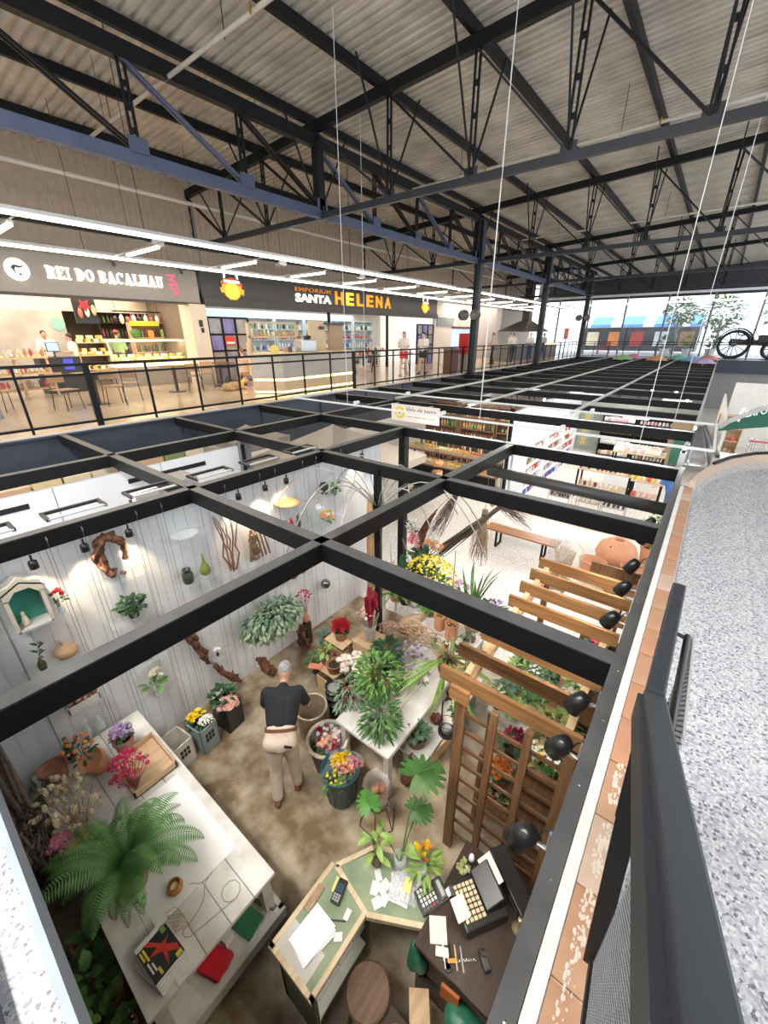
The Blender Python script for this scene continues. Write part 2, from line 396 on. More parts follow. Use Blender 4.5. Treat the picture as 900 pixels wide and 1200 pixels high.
ztop = lambda x: roofz(x)-.30
for y,lb in ((8.6,'near black cross truss with wide open panels above the flower shop'),(17.3,'second black cross truss carried on the speaker column'),(26.0,'third black cross truss beyond the speaker column'),(34.6,'last black cross truss close to the far glazing')):
    cross_truss(y, lb, XS, ztop, 4.28)
t = thing('roof_truss', 'long blue grey truss running above the edge of the upper floor', 'truss', (-8.7,-2.1,4.3))
MB().bar((-8.7,-2.5,4.33),(-8.7,36.8,4.33),.16,.2).build('bottom_chord', bluechord, t, world=True)
MB().bar((-8.7,-2.5,5.72),(-8.7,36.8,5.72),.16,.24).build('top_chord', black, t, world=True)
ys = [-2.1+2.14*i for i in range(19)]
for i,y in enumerate(ys):
    if i%4 == 1 or True:
        m = MB(); 
        if i%4 == 1: m.bar((-8.7,y,4.4),(-8.7,y,5.75),.2,.2)
        else: dbl(m,(-8.7,y,4.42),(-8.7,y,5.62),.1,.04,(0,1,0))
        m.build('vertical', black, t, world=True)
    if i+1 < len(ys):
        m = MB(); dbl(m,(-8.7,y,5.62),(-8.7,ys[i+1],4.45),.09,.045,(1,0,0),False); m.build('diagonal', bluechord if i%2 else black, t, world=True)
    MB().bb(-8.63,-8.6,y-.16,y+.16,4.4,4.62).build('gusset_plate', bluechord, t, world=True)
# columns with loudspeakers
def steel_column(y, lab, top=5.7):
    t = thing('steel_column', lab, 'column', (-8.65,y,-.6))
    m = MB(); m.bb(-8.79,-8.51,y-.02,y+.02,-.6,top); m.bb(-8.79,-8.765,y-.13,y+.13,-.6,top); m.bb(-8.535,-8.51,y-.13,y+.13,-.6,top); m.build('shaft', M('column_steel',(.03,.034,.042),.5), t, world=True)
    MB().bb(-8.83,-8.47,y-.17,y+.17,-.02,.02).build('base_plate', black, t, world=True)
steel_column(17.45,'dark steel column carrying two round speakers beside the red bin')
steel_column(26.0,'slim dark steel column further along the far railing')
steel_column(35.6,'dark steel column standing at the corner of the far railing')
def speaker(x,y,z,rz,lab):
    t = thing('loudspeaker', lab, 'speaker', (x,y,z), rz, 'round speakers on the columns')
    MB().lathe([(.17,-.2),(.2,-.18),(.21,.05),(.2,.08)],(0,0,0),18).build('housing', plas_black, t).rotation_euler = (pi/2,0,0)
    MB().lathe([(.19,.082),(.17,.095),(.165,.07),(.06,.05),(.05,.09),(.001,.1)],(0,0,0),18).build('cone', M('grey_cone',(.22,.2,.19),.5), t, True).rotation_euler = (pi/2,0,0)
    q = Matrix.Rotation(-rz,3,'Z')@(Vector((-8.65,y+.3,z))-Vector((x,y,z))); MB().bar((0,.1,0),tuple(q),.04,.04).build('bracket', plas_black, t)
    return t
speaker(-8.95,17.0,2.35,.9,'round black speaker hung on the near steel column'); speaker(-8.45,17.0,2.35,.15,'round black speaker hung on the near steel column')
speaker(-8.95,35.2,2.75,.7,'small round speaker hung on the far corner column'); speaker(-8.4,35.2,2.75,.1,'small round speaker hung on the far corner column')

# ---- pipes under the roof
pp = M('cream_pipe',(.46,.42,.36),.5,var=.1)
tag(MB().tube([(-13,-3,5.02),(-13,40,5.02)],.05,8).build('sprinkler_pipe', pp, None, True), 'cream water pipe running along the upper ribbed wall', 'pipe')
for y,lab in ((5.0,'cream pipe crossing below the roof ahead of the first truss'),(12.4,'cream pipe crossing below the roof between first two trusses'),(21.5,'cream pipe crossing below the roof past the second truss')):
    t = thing('sprinkler_pipe', lab, 'pipe', (-13,y,5.5))
    MB().tube([(-13,y,5.55),(5,y+.3,5.9)],.035,8).build('pipe', pp, t, True, True)
    for x in (-11,-7,-3,1):
        MB().tube([(x,y+.02*(x+13),5.5+.02*(x+13)),(x,y+.02*(x+13),roofz(x))],.008,5).build('hanger_rod', black, t, world=True)
        MB().tube([(x+.8,y,5.46+.02*(x+13)),(x+.8,y,5.58+.02*(x+13))],.02,6).build('sprinkler_head', M('brass',(.5,.33,.1),.3,1,0), t, world=True)

# ---- pergola of black steel beams at mezzanine level
pg = structroot('trim_6', 'black steel beam grid over the lower market', (0,0,-.2))
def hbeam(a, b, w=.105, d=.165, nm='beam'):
    m = MB(); m.bar((a[0],a[1],-.1),(b[0],b[1],-.1),w,d); m.build(nm, black, pg, world=True, bevel=.006)
    m = MB(); m.bar((a[0],a[1],-.0155),(b[0],b[1],-.0155),w*.98,.006); m.build('beam_top', M('sheen_beam_top',(.075,.076,.08),.4,var=.25), pg, world=True)  # lighter strip paints the reflected sheen of the beam tops into the colour
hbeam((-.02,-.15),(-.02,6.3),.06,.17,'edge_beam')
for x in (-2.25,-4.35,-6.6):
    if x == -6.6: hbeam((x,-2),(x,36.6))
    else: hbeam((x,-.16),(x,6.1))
for x in (-6.55,-4.4,-2.2,-.02): 
    m = MB(); m.bar((x,8.9,.03),(x,36.6,.03),.05,.05); m.build('rail', M('pale_rail',(.38,.38,.38),.45), pg, world=True)
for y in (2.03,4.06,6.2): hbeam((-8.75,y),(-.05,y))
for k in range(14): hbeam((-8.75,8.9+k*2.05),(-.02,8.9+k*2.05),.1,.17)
MB().tube([(-2.3,5.5,-.3),(-.05,5.36,-.3)],.075,12).build('round_duct', M('duct_grey',(.05,.05,.052),.5), pg, True, True)
bolt = mesh(MB().lathe([(.005,0),(.005,.004),(.002,.005)],(0,0,0),8), 'bolt', chrome)
for i in range(16): inst(bolt, 'bolt', (-.02+rnd(-.012,.012), .5+i*.36, -.013), pg)
# fittings hung on the beam over the board wall: square frames
fb = M('frame_black',(.02,.02,.021),.4,var=0); fw = M('frame_pale',(.42,.42,.42),.5)
for i in range(6):
    y = .02+i*.73
    t = thing('wire_hanger_frame', 'black rectangular hanger frame of the %s wired shelf bay'%['first','second','third','fourth','fifth','sixth'][i], 'frame', (-4.5,y,-.02), group='hanger frames on the beam')
    m = MB(); m.bar((-.06,0,0),(-.28,0,0),.03,.03); m.bar((-.06,.48,0),(-.28,.48,0),.03,.03); m.build('side_arm', fb, t)
    MB().bar((-.28,-.015,0),(-.28,.495,0),.03,.03).build('rear_bar', fb, t)
    MB().bar((-.07,0,.005),(-.07,.48,.005),.05,.012).build('front_plate', fw, t)
# ---- long handrails
def left_railing():
    t = thing('guard_railing', 'long black steel guard railing along the edge of the upper shops', 'railing', (-8.95,1,0))
    Y0, Y1 = -2.4, 36.7
    for z,s in ((1.1,.05),(.93,.04),(.1,.04)): MB().bb(-8.975,-8.925,Y0,Y1,z-s/2,z+s/2).build('rail', black, t, world=True)
    pm = mesh(MB().bb(-.02,.02,-.018,.018,0,1.08), 'post', black); pw = mesh(MB().bb(-.03,.03,-.05,.05,0,1.12), 'post', black)
    y = 1.70-4*1.03; i = 0
    while y < Y1:
        inst(pw if i%7 == 5 else pm, 'post', (-8.95,y,0), t); y += 1.03; i += 1
    me = M('fine_mesh',(.05,.05,.05),.5,.4,0); nt = me.node_tree; b = nt.nodes['Principled BSDF']
    b.inputs['Alpha'].default_value = .2
    for k in range(5):
        MB().bb(-8.951,-8.949,1.72+(k-1)*1.03,1.69+k*1.03,.12,.91).build('mesh_infill', me, t, world=True)
left_railing()
t = thing('guard_railing', 'black railing closing the far end of the market opening', 'railing', (-4,36.75,0))
for z in (1.1,.95,.1): MB().bb(-8.95,4,36.73,36.77,z-.022,z+.022).build('rail', black, t, world=True)
pm = mesh(MB().bb(-.02,.02,-.02,.02,0,1.08), 'post', black)
for i in range(13): inst(pm, 'post', (-8.9+i*1.03,36.75,0), t)
# near railing with expanded metal
def near_railing():
    t = thing('guard_railing', 'charcoal corner railing with expanded metal mesh beside the granite floor', 'railing', (.1,.6,.03))
    A, C = (.066,1.185,.93), (.06,.735,.93)
    E2 = (.108,.06,1.21)
    m = MB(); m.bar(A,C,.03,.04); m.build('top_rail', blacktop, t, world=True, bevel=.004)
    m = MB(); m.bar(C,E2,.035,.03); m.build('top_rail', blacktop, t, world=True, bevel=.004)
    m = MB(); m.bar((.066,1.185,.885),(.06,.735,.885),.02,.04); m.bar((.042,.735,.90),(.084,.06,1.17),.012,.05); m.build('under_rail', blacktop, t, world=True)
    m = MB(); m.bar((.12,1.17,.03),(.07,1.17,.9),.03,.03); m.build('post', black, t, world=True)
    m = MB(); m.bar((.128,.735,.03),(.065,.735,.92),.04,.04); m.build('post', black, t, world=True)
    m = MB(); m.bar((.128,1.17,.06),(.128,.74,.06),.02,.03); m.bar((.128,.73,.06),(.2,-.2,.06),.02,.03); m.build('bottom_rail', black, t, world=True)
    em = M('expanded_metal',(.33,.31,.29),.3,.85,.1,20)
    def mesh_panel(a, b, z0, z1, nm):
        a = Vector(a); b = Vector(b); d = b-a; Lh = d.length; d.normalize(); nn = Vector((d.y,-d.x,0))
        dx, dz = .016, .0075; mb = MB(); r = 0; z = z0
        while z < z1:
            k = 0
            u = (dx/2 if r%2 else 0)
            while u+dx < Lh:
                c = a+d*(u+dx/2); c.z = z
                P = [c-d*(dx/2), c+Vector((0,0,dz))+nn*.002, c+d*(dx/2), c-Vector((0,0,dz))-nn*.002]
                for i in range(4):
                    p, q = P[i], P[(i+1)%4]; e = nn*.0022; f = Vector((0,0,.0018))
                    mb.add([p-e-f,q-e-f,q+e+f,p+e+f],[(0,1,2,3)])
                u += dx
            z += dz; r += 1
        mb.build(nm, em, t, world=True)
    mesh_panel((.127,1.15,0),(.127,.76,0),.08,.84,'mesh_infill')
    mesh_panel((.129,.71,0),(.2,-.2,0),.08,.84,'mesh_infill')
    # grab rail held off the railing by a bracket
    MB().tube([(.11,1.09,.86),(.1,.7,.86),(.2,.25,.86)],.008,10).build('grab_rail', plas_black, t, True, True)
    for y in (1.08,.76): MB().tube([(.066,y,.87),(.108,y,.86)],.005,8).build('bracket', plas_black, t, world=True)
near_railing()
t = thing('guard_railing', 'black railing foot on the near granite strip', 'railing', (-3,-.3,0))
m = MB(); m.bb(-8,-.4,-.30,-.255,.04,.09); m.build('bottom_rail', black, t, world=True)
for i in range(5): MB().bb(-7.5+i*1.7,-7.46+i*1.7,-.3,-.26,0,.95).build('post', black, t, world=True)
MB().bb(-8,-.4,-.32,-.25,.92,.97).build('top_rail', black, t, world=True)

# ---- long tube lights over the upper walkway
tube = M('tube_glow',(1,.90,.74),.5,var=0,emit=9.)
alu = M('aluminium',(.45,.44,.42),.35,.7,.1)
for x,lab in ((-9.2,'long continuous tube light line over the railing side of the walkway'),(-12.3,'long continuous tube light line close to the shop signs')):
    t = thing('tube_light_line', lab, 'light', (x,-2,3.3))
    MB().bb(x-.07,x+.07,-2.5,36.5,3.34,3.40).build('housing', alu, t, world=True)
    tm = mesh(MB().bb(-.032,.032,.01,2.29,3.29,3.338), 'tube', tube)
    for i in range(17): inst(tm, 'tube', (x,-2.5+i*2.3,0), t)
    for i in range(14): MB().tube([(x,-1.4+i*2.9,3.4),(x,-1.4+i*2.9,roofz(x)-.05)],.006,5).build('hanger_rod', black, t, world=True)
MB2 = mesh(MB().bb(-.75,.75,-.035,.035,-.03,.01), 'tube', tube); HB = mesh(MB().bb(-.78,.78,-.05,.05,.012,.05), 'housing', alu); HR = mesh(MB().bb(-1.5,1.5,-.012,.012,.05,.07),'carrier', alu)
for i in range(12):
    y = 2.55+i*2.45
    t = thing('tube_light', 'short crosswise tube light between the two long light lines', 'light', (-10.75,y,3.3), group='crosswise tube lights over the walkway')
    for me,nm in ((MB2,'tube'),(HB,'housing'),(HR,'carrier')): inst(me, nm, (0,0,0), t, world=False)
t = thing('cable_tray','black cable tray with small white boxes between the tube light lines','cable tray',(-10.3,-2,3.42))
MB().bb(-10.35,-10.25,-2.5,36,3.42,3.47).build('tray', black, t, world=True)
for i in range(9): MB().bb(-10.4,-10.2,1.6+i*3.4,1.85+i*3.4,3.36,3.46).build('junction_box', alu, t, world=True); MB().tube([(-10.3,1.2+i*3.4,3.47),(-10.3,1.2+i*3.4,roofz(-10.3))],.005,4).build('hanger_rod', black, t, world=True)
# ---- hanging white frame with hung sign
t = thing('suspended_luminaire', 'white rectangular frame hung on cables above the lower market', 'light frame', (-3,6.8,.15))
wf = M('white_profile',(.74,.74,.74),.4,var=.05)
for a,b in (((-8.2,6.75,.15),(.25,6.75,.15)),((-8.2,8.9,.15),(.25,8.9,.15)),((.25,6.75,.15),(.25,8.9,.15)),((-8.2,6.75,.15),(-8.2,8.9,.15))):
    MB().bar(a,b,.03,.035).build('profile', wf, t, world=True)
for yl_ in (6.75,8.9):
    l = bpy.data.lights.new('luminaire_beam','AREA'); l.shape = 'RECTANGLE'; l.size = 4.6; l.size_y = .03; l.energy = 75; l.color = (1,.97,.92); o = bpy.data.objects.new('luminaire_beam', l); COL.objects.link(o); o.parent = t; o.location = Vector((-2.2,yl_,.125))-WL(t)
for x in (-6.1,-3.9,-1.7): MB().bar((x,6.75,.2),(x,6.9,.2),.05,.06).build('clip', wf, t, world=True); MB().bar((x,8.9,.2),(x,8.75,.2),.05,.06).build('clip', wf, t, world=True)
wire = M('white_wire',(.7,.7,.7),.4,var=0)
for x,y in ((-.6,6.75),(-.35,8.9),(-4.1,8.9),(-3.1,6.75),(-6.3,6.75),(-7.6,8.9)): MB().tube([(x,y,.17),(x,y,roofz(x))],.005,5).build('cable', wire, t, world=True)
t = thing('hanging_sign', 'cream sign with yellow round emblem hung on the white frame', 'sign', (-5.06,7.6,-.22))
MB().bb(-5.7,-4.42,7.59,7.61,-.24,.13).build('board', M('cream_board',(.78,.72,.66),.6,var=.04), t, world=True)
MB().lathe([(.001,.012),(.135,.01),(.135,0)],(0,0,0),24).build('emblem', M('emblem_yellow',(.75,.6,.05),.6,var=.1), t, loc=(-.4,-.012,.17)).rotation_euler = (pi/2,0,0)
MB().lathe([(.001,.004),(.085,.003),(.085,0)],(0,0,0),24).build('emblem_centre', cream, t, loc=(-.4,-.026,.17)).rotation_euler = (pi/2,0,0)
m = MB()
for k in range(7): a = pi/6*k; m.leaf((-.4,-.032,.15),(cos(a),0,sin(a)),(0,-1,0),.07,.025)
m.build('emblem_leaves', greens[1], t)
tx = M('sign_ink',(.13,.11,.11),.6,var=0)
lettering('lettering', 'Vale da terra', tx, t, (-5.28,7.585,-.03), (1,0,0), (0,0,1), .78, .12, .004, 0, 1, .25)
for k,(x,wd) in enumerate(((-5.25,.14),(-5.08,.2),(-4.84,.1),(-4.71,.2))): MB().bb(x,x+wd,7.582,7.588,-.135,-.115).build('small_print', M('sign_grey',(.4,.36,.34),.6,var=0), t, world=True)
for x in (-5.5,-4.6): MB().tube([(x,7.6,.13),(x,7.6,.16),(x,6.76,.17)],.004,5).build('cord', wire, t, world=True)

# ================================================================== FLOWER SHOP BUILDERS
def flower_mesh(kind, r, mat):
    m = MB()
    if kind == 'rose':
        for ring,(n,el,rr) in enumerate(((3,80,.45),(5,58,.75),(6,32,1.0))):
            for k in range(n):
                a = 2*pi*k/n+ring*.5; e = radians(el)
                m.leaf((0,0,r*.1),(cos(a)*cos(e),sin(a)*cos(e),sin(e)),(-cos(a)*sin(e),-sin(a)*sin(e),cos(e)), r*rr, r*.75, -.5, 3, .3)
    elif kind == 'daisy':
        for k in range(11):
            a = 2*pi*k/11; m.leaf((0,0,0),(cos(a),sin(a),.25),(0,0,1), r, r*.42, .25, 3, .1)
        m.ball((0,0,r*.08), r*.25, 6, 4)
    elif kind == 'ball':
        m.ball((0,0,0), r, 7, 5)
    elif kind == 'tulip':
        for k in range(6):
            a = 2*pi*k/6; m.leaf((0,0,-r*.4),(cos(a)*.45,sin(a)*.45,.9),(-cos(a),-sin(a),.5), r*1.6, r*.9, -.35, 4, .3)
    elif kind == 'pompon':
        for k in range(34):
            z = 1-2*(k+.5)/34; a = k*2.4; s = sqrt(1-z*z)
            d = Vector((cos(a)*s, sin(a)*s, z)); m.leaf(d*r*.35, d, d.orthogonal(), r*.7, r*.3, .2, 2, .2)
    elif kind == 'spike':
        for k in range(30):
            t = k/30; a = k*2.4; m.leaf((0,0,t*r*4),(cos(a),sin(a),.5),(0,0,1), r*(1.1-t*.8), r*.5, .2, 2)
    return mesh(m, 'flower', mat, False)
_fm = {}
def FM(kind, r, mat):
    k = (kind, round(r,3), mat.name)
    if k not in _fm: _fm[k] = flower_mesh(kind, r, mat)
    return _fm[k]
def foliage(n, c, rad, L, W, up=.3, droop=.5, mb=None, shell=.5):
    m = mb or MB(); c = Vector(c)
    for i in range(n):
        z = rnd(-1,1); a = rnd(0,2*pi); s = sqrt(1-z*z); q = shell+(1-shell)*random.random()**.5
        d = Vector((cos(a)*s, sin(a)*s, z)); p = c+Vector((d.x*rad[0]*q, d.y*rad[1]*q, d.z*rad[2]*q))
        dd = Vector((d.x, d.y, d.z*.4+up))+Vector((rnd(-.4,.4),rnd(-.4,.4),rnd(-.4,.4)))
        nn = Vector((rnd(-.5,.5),rnd(-.5,.5),1)); k = rnd(.7,1.25)
        m.leaf(p, dd, nn, L*k, W*k, droop*rnd(.4,1.4), 3)
    return m
def stems(n, base, c, rad, r=.003, mb=None):
    m = mb or MB(); base = Vector(base); c = Vector(c)
    for i in range(n):
        a = rnd(0,2*pi); q = random.random()**.5
        e = c+Vector((cos(a)*rad[0]*q, sin(a)*rad[1]*q, rnd(-.4,.6)*rad[2])); mid = base.lerp(e,.5)+Vector((0,0,.05*rad[2]))
        m.tube([base+Vector((cos(a)*.02,sin(a)*.02,0)), mid, e], r, 4)
    return m
def pot_prof(r, h, t=.012, flare=1.25, rim=True):
    p = [(r*.02,0),(r,0),(r*flare*.96,h*.82)]
    p += [(r*flare*1.06,h*.82),(r*flare*1.06,h)] if rim else [(r*flare,h)]
    return p+[(r*flare-t*.6,h),(r*flare*.9-t,h*.8),(.001,h*.78)]
def put_flowers(t, n, kinds, c, rad, tilt=.5, name='flower', flat=False, up=True):
    c = Vector(c)
    for i in range(n):
        a = 2.39996*i+rnd(-.3,.3); q = sqrt((i+.5)/n)
        d = Vector((cos(a)*q*rad[0], sin(a)*q*rad[1], (sqrt(max(0,1-q*q)) if not flat else rnd(-.2,.2))*rad[2]))
        k, r, mt = kinds[i%len(kinds)]
        inst(FM(k,r,mt), name, c+d, t, (rnd(-.2,.2)-d.y/max(rad[1],.01)*tilt, rnd(-.2,.2)+d.x/max(rad[0],.01)*tilt, rnd(0,6)), rnd(.8,1.15), world=False)
def potted(name, label, cat, loc, r, h, potm, leaf=None, flowers=None, flare=1.25, rim=True, group=None, rz=0, tilt=0, smooth=True, soilm=True):
    t = thing(name, label, cat, loc, rz, group)
    pt = MB().lathe(pot_prof(r,h,flare=flare,rim=rim),(0,0,0),18).build('pot', potm, t, False)
    if soilm: MB().lathe([(r*flare*.9,h*.79),(.001,h*.84)],(0,0,0),14).build('soil', soil, pt)
    if leaf:
        n, rad, L, W, gi, cz = leaf[:6]; up = leaf[6] if len(leaf) > 6 else .4
        foliage(n,(0,0,cz),rad,L,W,up).build('foliage', greens[gi] if isinstance(gi,int) else gi, t)
        stems(min(14,n//6+3),(0,0,h*.8),(0,0,cz),(rad[0]*.7,rad[1]*.7,rad[2]*.6)).build('stems', greens[1], t)
    if flowers: put_flowers(t, *flowers)
    if tilt: t.rotation_euler = (tilt[0],tilt[1],rz)
    return t
def driftwood(name, label, pts, rs, loc=(0,0,0), seed=1, cat='driftwood'):
    random.seed(seed); m = MB()
    Q = []; q = []
    for i in range(len(pts)-1):
        for u in (0,.33,.66): Q.append(Vector(pts[i]).lerp(Vector(pts[i+1]),u)); q.append(rs[i]*(1-u)+rs[i+1]*u)
    Q.append(Vector(pts[-1])); q.append(rs[-1])
    for k in range(6):
        ph = rnd(0,6); P = [p+Vector((cos(ph+i*.5),sin(ph+i*.5),0))*q[i]*.5+Vector((rnd(-1,1),rnd(-1,1),rnd(-.5,.5)))*q[i]*.3 for i,p in enumerate(Q)]
        a = random.randrange(0,max(1,len(P)//3)); b = len(P)-random.randrange(0,max(1,len(P)//3))
        m.tube(P[a:b], [r*rnd(.35,.75) for r in q][a:b], 6)
    for k in range(5):
        i = random.randrange(len(pts)); p = Vector(pts[i]); d = Vector((rnd(-1,1),rnd(-1,1),rnd(-.6,.8))).normalized()
        m.tube([p, p+d*rs[i]*1.2, p+d*rs[i]*1.2+Vector((rnd(-.3,.3),rnd(-.3,.3),rnd(-.3,.3)))*rs[i]*2], [rs[i]*.5, rs[i]*.3, rs[i]*.08], 6)
    o = m.build(name, drift); o.location = loc; tag(o, label, cat); return o

# ---- white hanging spots on the beam over the board wall
def spot_wall(y):
    t = thing('spotlight', 'small black spotlight under the beam facing the board wall', 'spotlight', (-4.28,y,-.18), group='spotlights facing the board wall')
    MB().tube([(0,0,0),(0,0,-.05)],.009,8).build('stem', plas_black, t)
    hd_ = MB().lathe([(.02,.03),(.034,.02),(.036,-.05),(.03,-.05),(.028,-.02),(.001,-.018)],(0,0,0),14); hd_ = hd_.build('head', plas_black, t, True, loc=(-.012,0,-.085))
    MB().lathe([(.026,0),(.001,.004)],(0,0,0),12).build('lamp_disc', M('warm_lamp',(1,.8,.55),.5,var=0,emit=6.), hd_, loc=(0,0,-.04))
    l = bpy.data.lights.new('spot_beam','SPOT'); l.energy = 17; l.color = (1,.76,.48); l.spot_size = radians(70); l.spot_blend = .7; l.shadow_soft_size = .02
    o = bpy.data.objects.new('spot_beam', l); COL.objects.link(o); o.parent = t; o.location = (-.012,0,-.14); o.rotation_euler = (0,radians(17),0)
for y in (.5,.89,1.28,2.55,2.95,3.3,4.9): spot_wall(y)
# ---- black adjustable spots on the edge beam
def spot_edge(y, a=0., z=-.28, lab=''):
    t = thing('spotlight', 'black adjustable spotlight on the edge beam '+lab, 'spotlight', (-.055,y,z), a, 'spotlights on the edge beam')
    MB().tube([(0,0,.1),(0,0,.0),(-.045,0,-.005)],.01,8).build('arm', brushed, t)
    hd_ = MB().lathe([(.012,-.085),(.035,-.075),(.047,-.03),(.05,.045),(.045,.045),(.04,-.01),(.001,-.02)],(0,0,0),16).build('head', plas_black, t, True, loc=(-.1,0,-.02)); hd_.rotation_euler = (0,radians(205),0)
    MB().lathe([(.042,.02),(.001,.026)],(0,0,0),14).build('lamp_disc', M('warm_lamp2',(1,.86,.66),.5,var=0,emit=8.), hd_)
    MB().tube([(-.05,0,0),(-.03,.02,.06),(0,.02,.09),(.02,.01,.1)],.004,5).build('cable', plas_black, t)
    l = bpy.data.lights.new('spot_beam','SPOT'); l.energy = 30; l.color = (1,.87,.70); l.spot_size = radians(85); l.spot_blend = .8; l.shadow_soft_size = .045
    o = bpy.data.objects.new('spot_beam', l); COL.objects.link(o); o.parent = t; o.location = (-.14,0,-.075); o.rotation_euler = (0,radians(35),0)
for (y,a),lb in zip(((1.1,.1),(1.56,-.2),(2.03-.1,.3),(2.78,-.1),(3.28,0),(3.71,.15),(4.35,-.2),(4.57,.3),(4.8,0)),('over the cash register','over the receipt printer','under the first cross beam','past the first cross beam','over the middle pergola boards','over the last pergola boards','under the second cross beam','just past the second cross beam','nearest the round terracotta jar')): spot_edge(y,a,-.28,lb)

# ---- glass shelves on wires
gl = glass('shelf_glass', (.55,.65,.65), .07, .15)
glb = glass('clear_glass', (.85,.9,.9), .3)
wireg = M('grey_wire', (.16,.16,.17), .4, .5, 0)
bays = [(.14,.67),(.88,1.41),(1.60,2.16),(2.34,2.9),(3.08,3.62),(3.82,4.4)]
lev = [(-.86,-1.36,-1.97,-2.42),(-.76,-1.26,-1.87,-2.45),(-.56,-1.16,-1.8,-2.42),(-.62,-1.28,-1.78,-2.5),(-.66,-1.18,-1.9,-2.4),(-.72,-1.22,-1.75,-2.42)]
words = ['first','second','third','fourth','fifth','sixth']
for b,(y0,y1) in enumerate(bays):
    for x in (-4.47,-4.26):
        for y in (y0+.02,y1-.02):
            pass
    t = thing('shelf_wires', 'four thin steel wires hanging the %s bay of glass shelves from the window end'%words[b], 'wires', (-4.37,(y0+y1)/2,-2.5))
    for x in (-4.46,-4.26):
        for y in (y0+.03,y1-.03):
            MB().tube([(x,y,-.05),(x,y,G+.25)],.0022,4).build('wire', wireg, t, world=True)
            MB().lathe([(.006,0),(.009,.02),(.004,.05)],(x,y,-.1),6).build('clamp', chrome, t, world=True)
    for z in lev[b]:
        o = MB().bb(-4.475,-4.245,y0,y1,z-.004,z+.004).build('glass_shelf', gl); tag(o, '%s glass shelf in the %s wired bay counted from the vine'%(['topmost','upper middle','lower middle','lowest'][lev[b].index(z)],words[b]), 'shelf', 'hanging glass shelves')
SX = -4.36
def on(b,k): return lev[b][k]+.005
# bay 1
t = thing('toy_shrine', 'small white arched house box with green inside holding a figurine', 'shrine box', (SX,.36,on(0,0)))
m = MB(); m.bb(-.09,-.08,-.13,.13,0,.42); m.bb(-.09,.09,-.13,-.115,0,.4); m.bb(-.09,.09,.115,.13,0,.4); m.bb(-.09,.1,-.13,.13,0,.015); m.build('case', offwhite, t)
m = MB(); m.prism([(-.14,.33),(-.11,.33),(-.05,.40),(.05,.40),(.11,.33),(.14,.33),(.14,.45),(.07,.47),(0,.53),(-.07,.47),(-.14,.45)],'x',.075,.1); m.bb(.075,.1,-.14,-.11,0,.34); m.bb(.075,.1,.11,.14,0,.34); m.build('carved_front', M('ivory',(.82,.74,.58),.5), t)
MB().bb(-.078,-.07,-.114,.114,.016,.40).build('green_back', M('teal_green',(.05,.30,.23),.5), t)
m = MB(); m.bb(-.11,.09,-.14,.0,.42,.43); m.box((-.0,-.08,.43),(.2,.19,.014),rx=.5); m.box((-.0,.08,.43),(.2,.19,.014),rx=-.5); m.build('roof', M('grey_board',(.4,.38,.36),.6), t)
m = MB(); m.lathe([(.025,0),(.032,.03),(.02,.09),(.012,.11),(.018,.13),(.001,.155)],(.02,-.05,.016),10); m.build('figurine', cream, t, True)
t = thing('rose_vase', 'red roses in a small glass jar beside the arched box', 'vase', (SX+.02,.57,on(0,0)))
MB().lathe([(.028,0),(.032,.03),(.026,.07),(.02,.075),(.024,.03),(.001,.008)],(0,0,0),12).build('jar', glb, t, True)
stems(4,(0,0,.02),(0,0,.15),(.03,.03,.03)).build('stems', greens[2], t); put_flowers(t,4,[('rose',.045,red)],(0,0,.16),(.035,.035,.06)); foliage(9,(0,0,.13),(.05,.05,.03),.06,.03).build('foliage', greens[2], t)
t = thing('bud_vase', 'dark green bottle vase holding a leafy sprig on the window end shelf', 'vase', (SX,.29,on(0,1)))
MB().lathe([(.03,0),(.036,.04),(.03,.08),(.012,.11),(.012,.13)],(0,0,0),12).build('bottle', M('olive_glass',(.06,.08,.03),.15,var=0), t, True)
m = MB(); m.tube([(0,0,.1),(.01,.02,.2),(0,.05,.3)],.003,4)
for k in range(7): a = k*2.1; m.leaf((0,.005*k,.14+.025*k),(cos(a),sin(a)+.4,.5),(0,0,1),.07,.032)
m.build('sprig', greens[2], t)
t = thing('dried_gourd', 'round tan gourd with bent stalk on a glass shelf', 'gourd', (SX,.49,on(0,1)))
MB().lathe([(.02,0),(.08,.03),(.1,.07),(.085,.11),(.04,.14),(.02,.16),(.012,.18)],(0,0,0),16).build('body', M('gourd',(.52,.33,.19),.6), t, True)
MB().tube([(0,0,.16),(.0,-.02,.2),(0,-.05,.22)],[.018,.014,.006],7).build('stalk', straw, t)
t = thing('nut_crate', 'small pale crate filled with brown dried pods', 'crate', (SX,.46,on(0,2)))
m = MB(); m.bb(-.07,.07,-.14,.14,0,.008); m.bb(-.075,-.067,-.14,.14,0,.08); m.bb(.067,.075,-.14,.14,0,.08); m.bb(-.075,.075,-.14,-.13,0,.08); m.bb(-.075,.075,.13,.14,0,.08); m.build('crate', offwhite, t)
pod = mesh(MB().ball((0,0,0),.034,8,5,1.15),'pod',M('pod_brown',(.30,.16,.11),.7,var=.3), True)
for k in range(12): inst(pod,'pod',(rnd(-.04,.04),-.105+.07*(k%4),.045+.035*(k//4)),t,(rnd(0,3),rnd(0,3),0),rnd(.8,1.1),world=False)
for y,h in ((.40,.24),(.52,.2)):
    tag(MB().lathe([(.03,0),(.042,.03),(.044,h*.55),(.014,h*.75),(.014,h),(.02,h+.01)],(SX,y,on(0,3)),14).build('glass_bottle', glb, None, True), 'clear empty glass bottle on the lowest window end shelf','bottle','clear bottles on glass shelf')
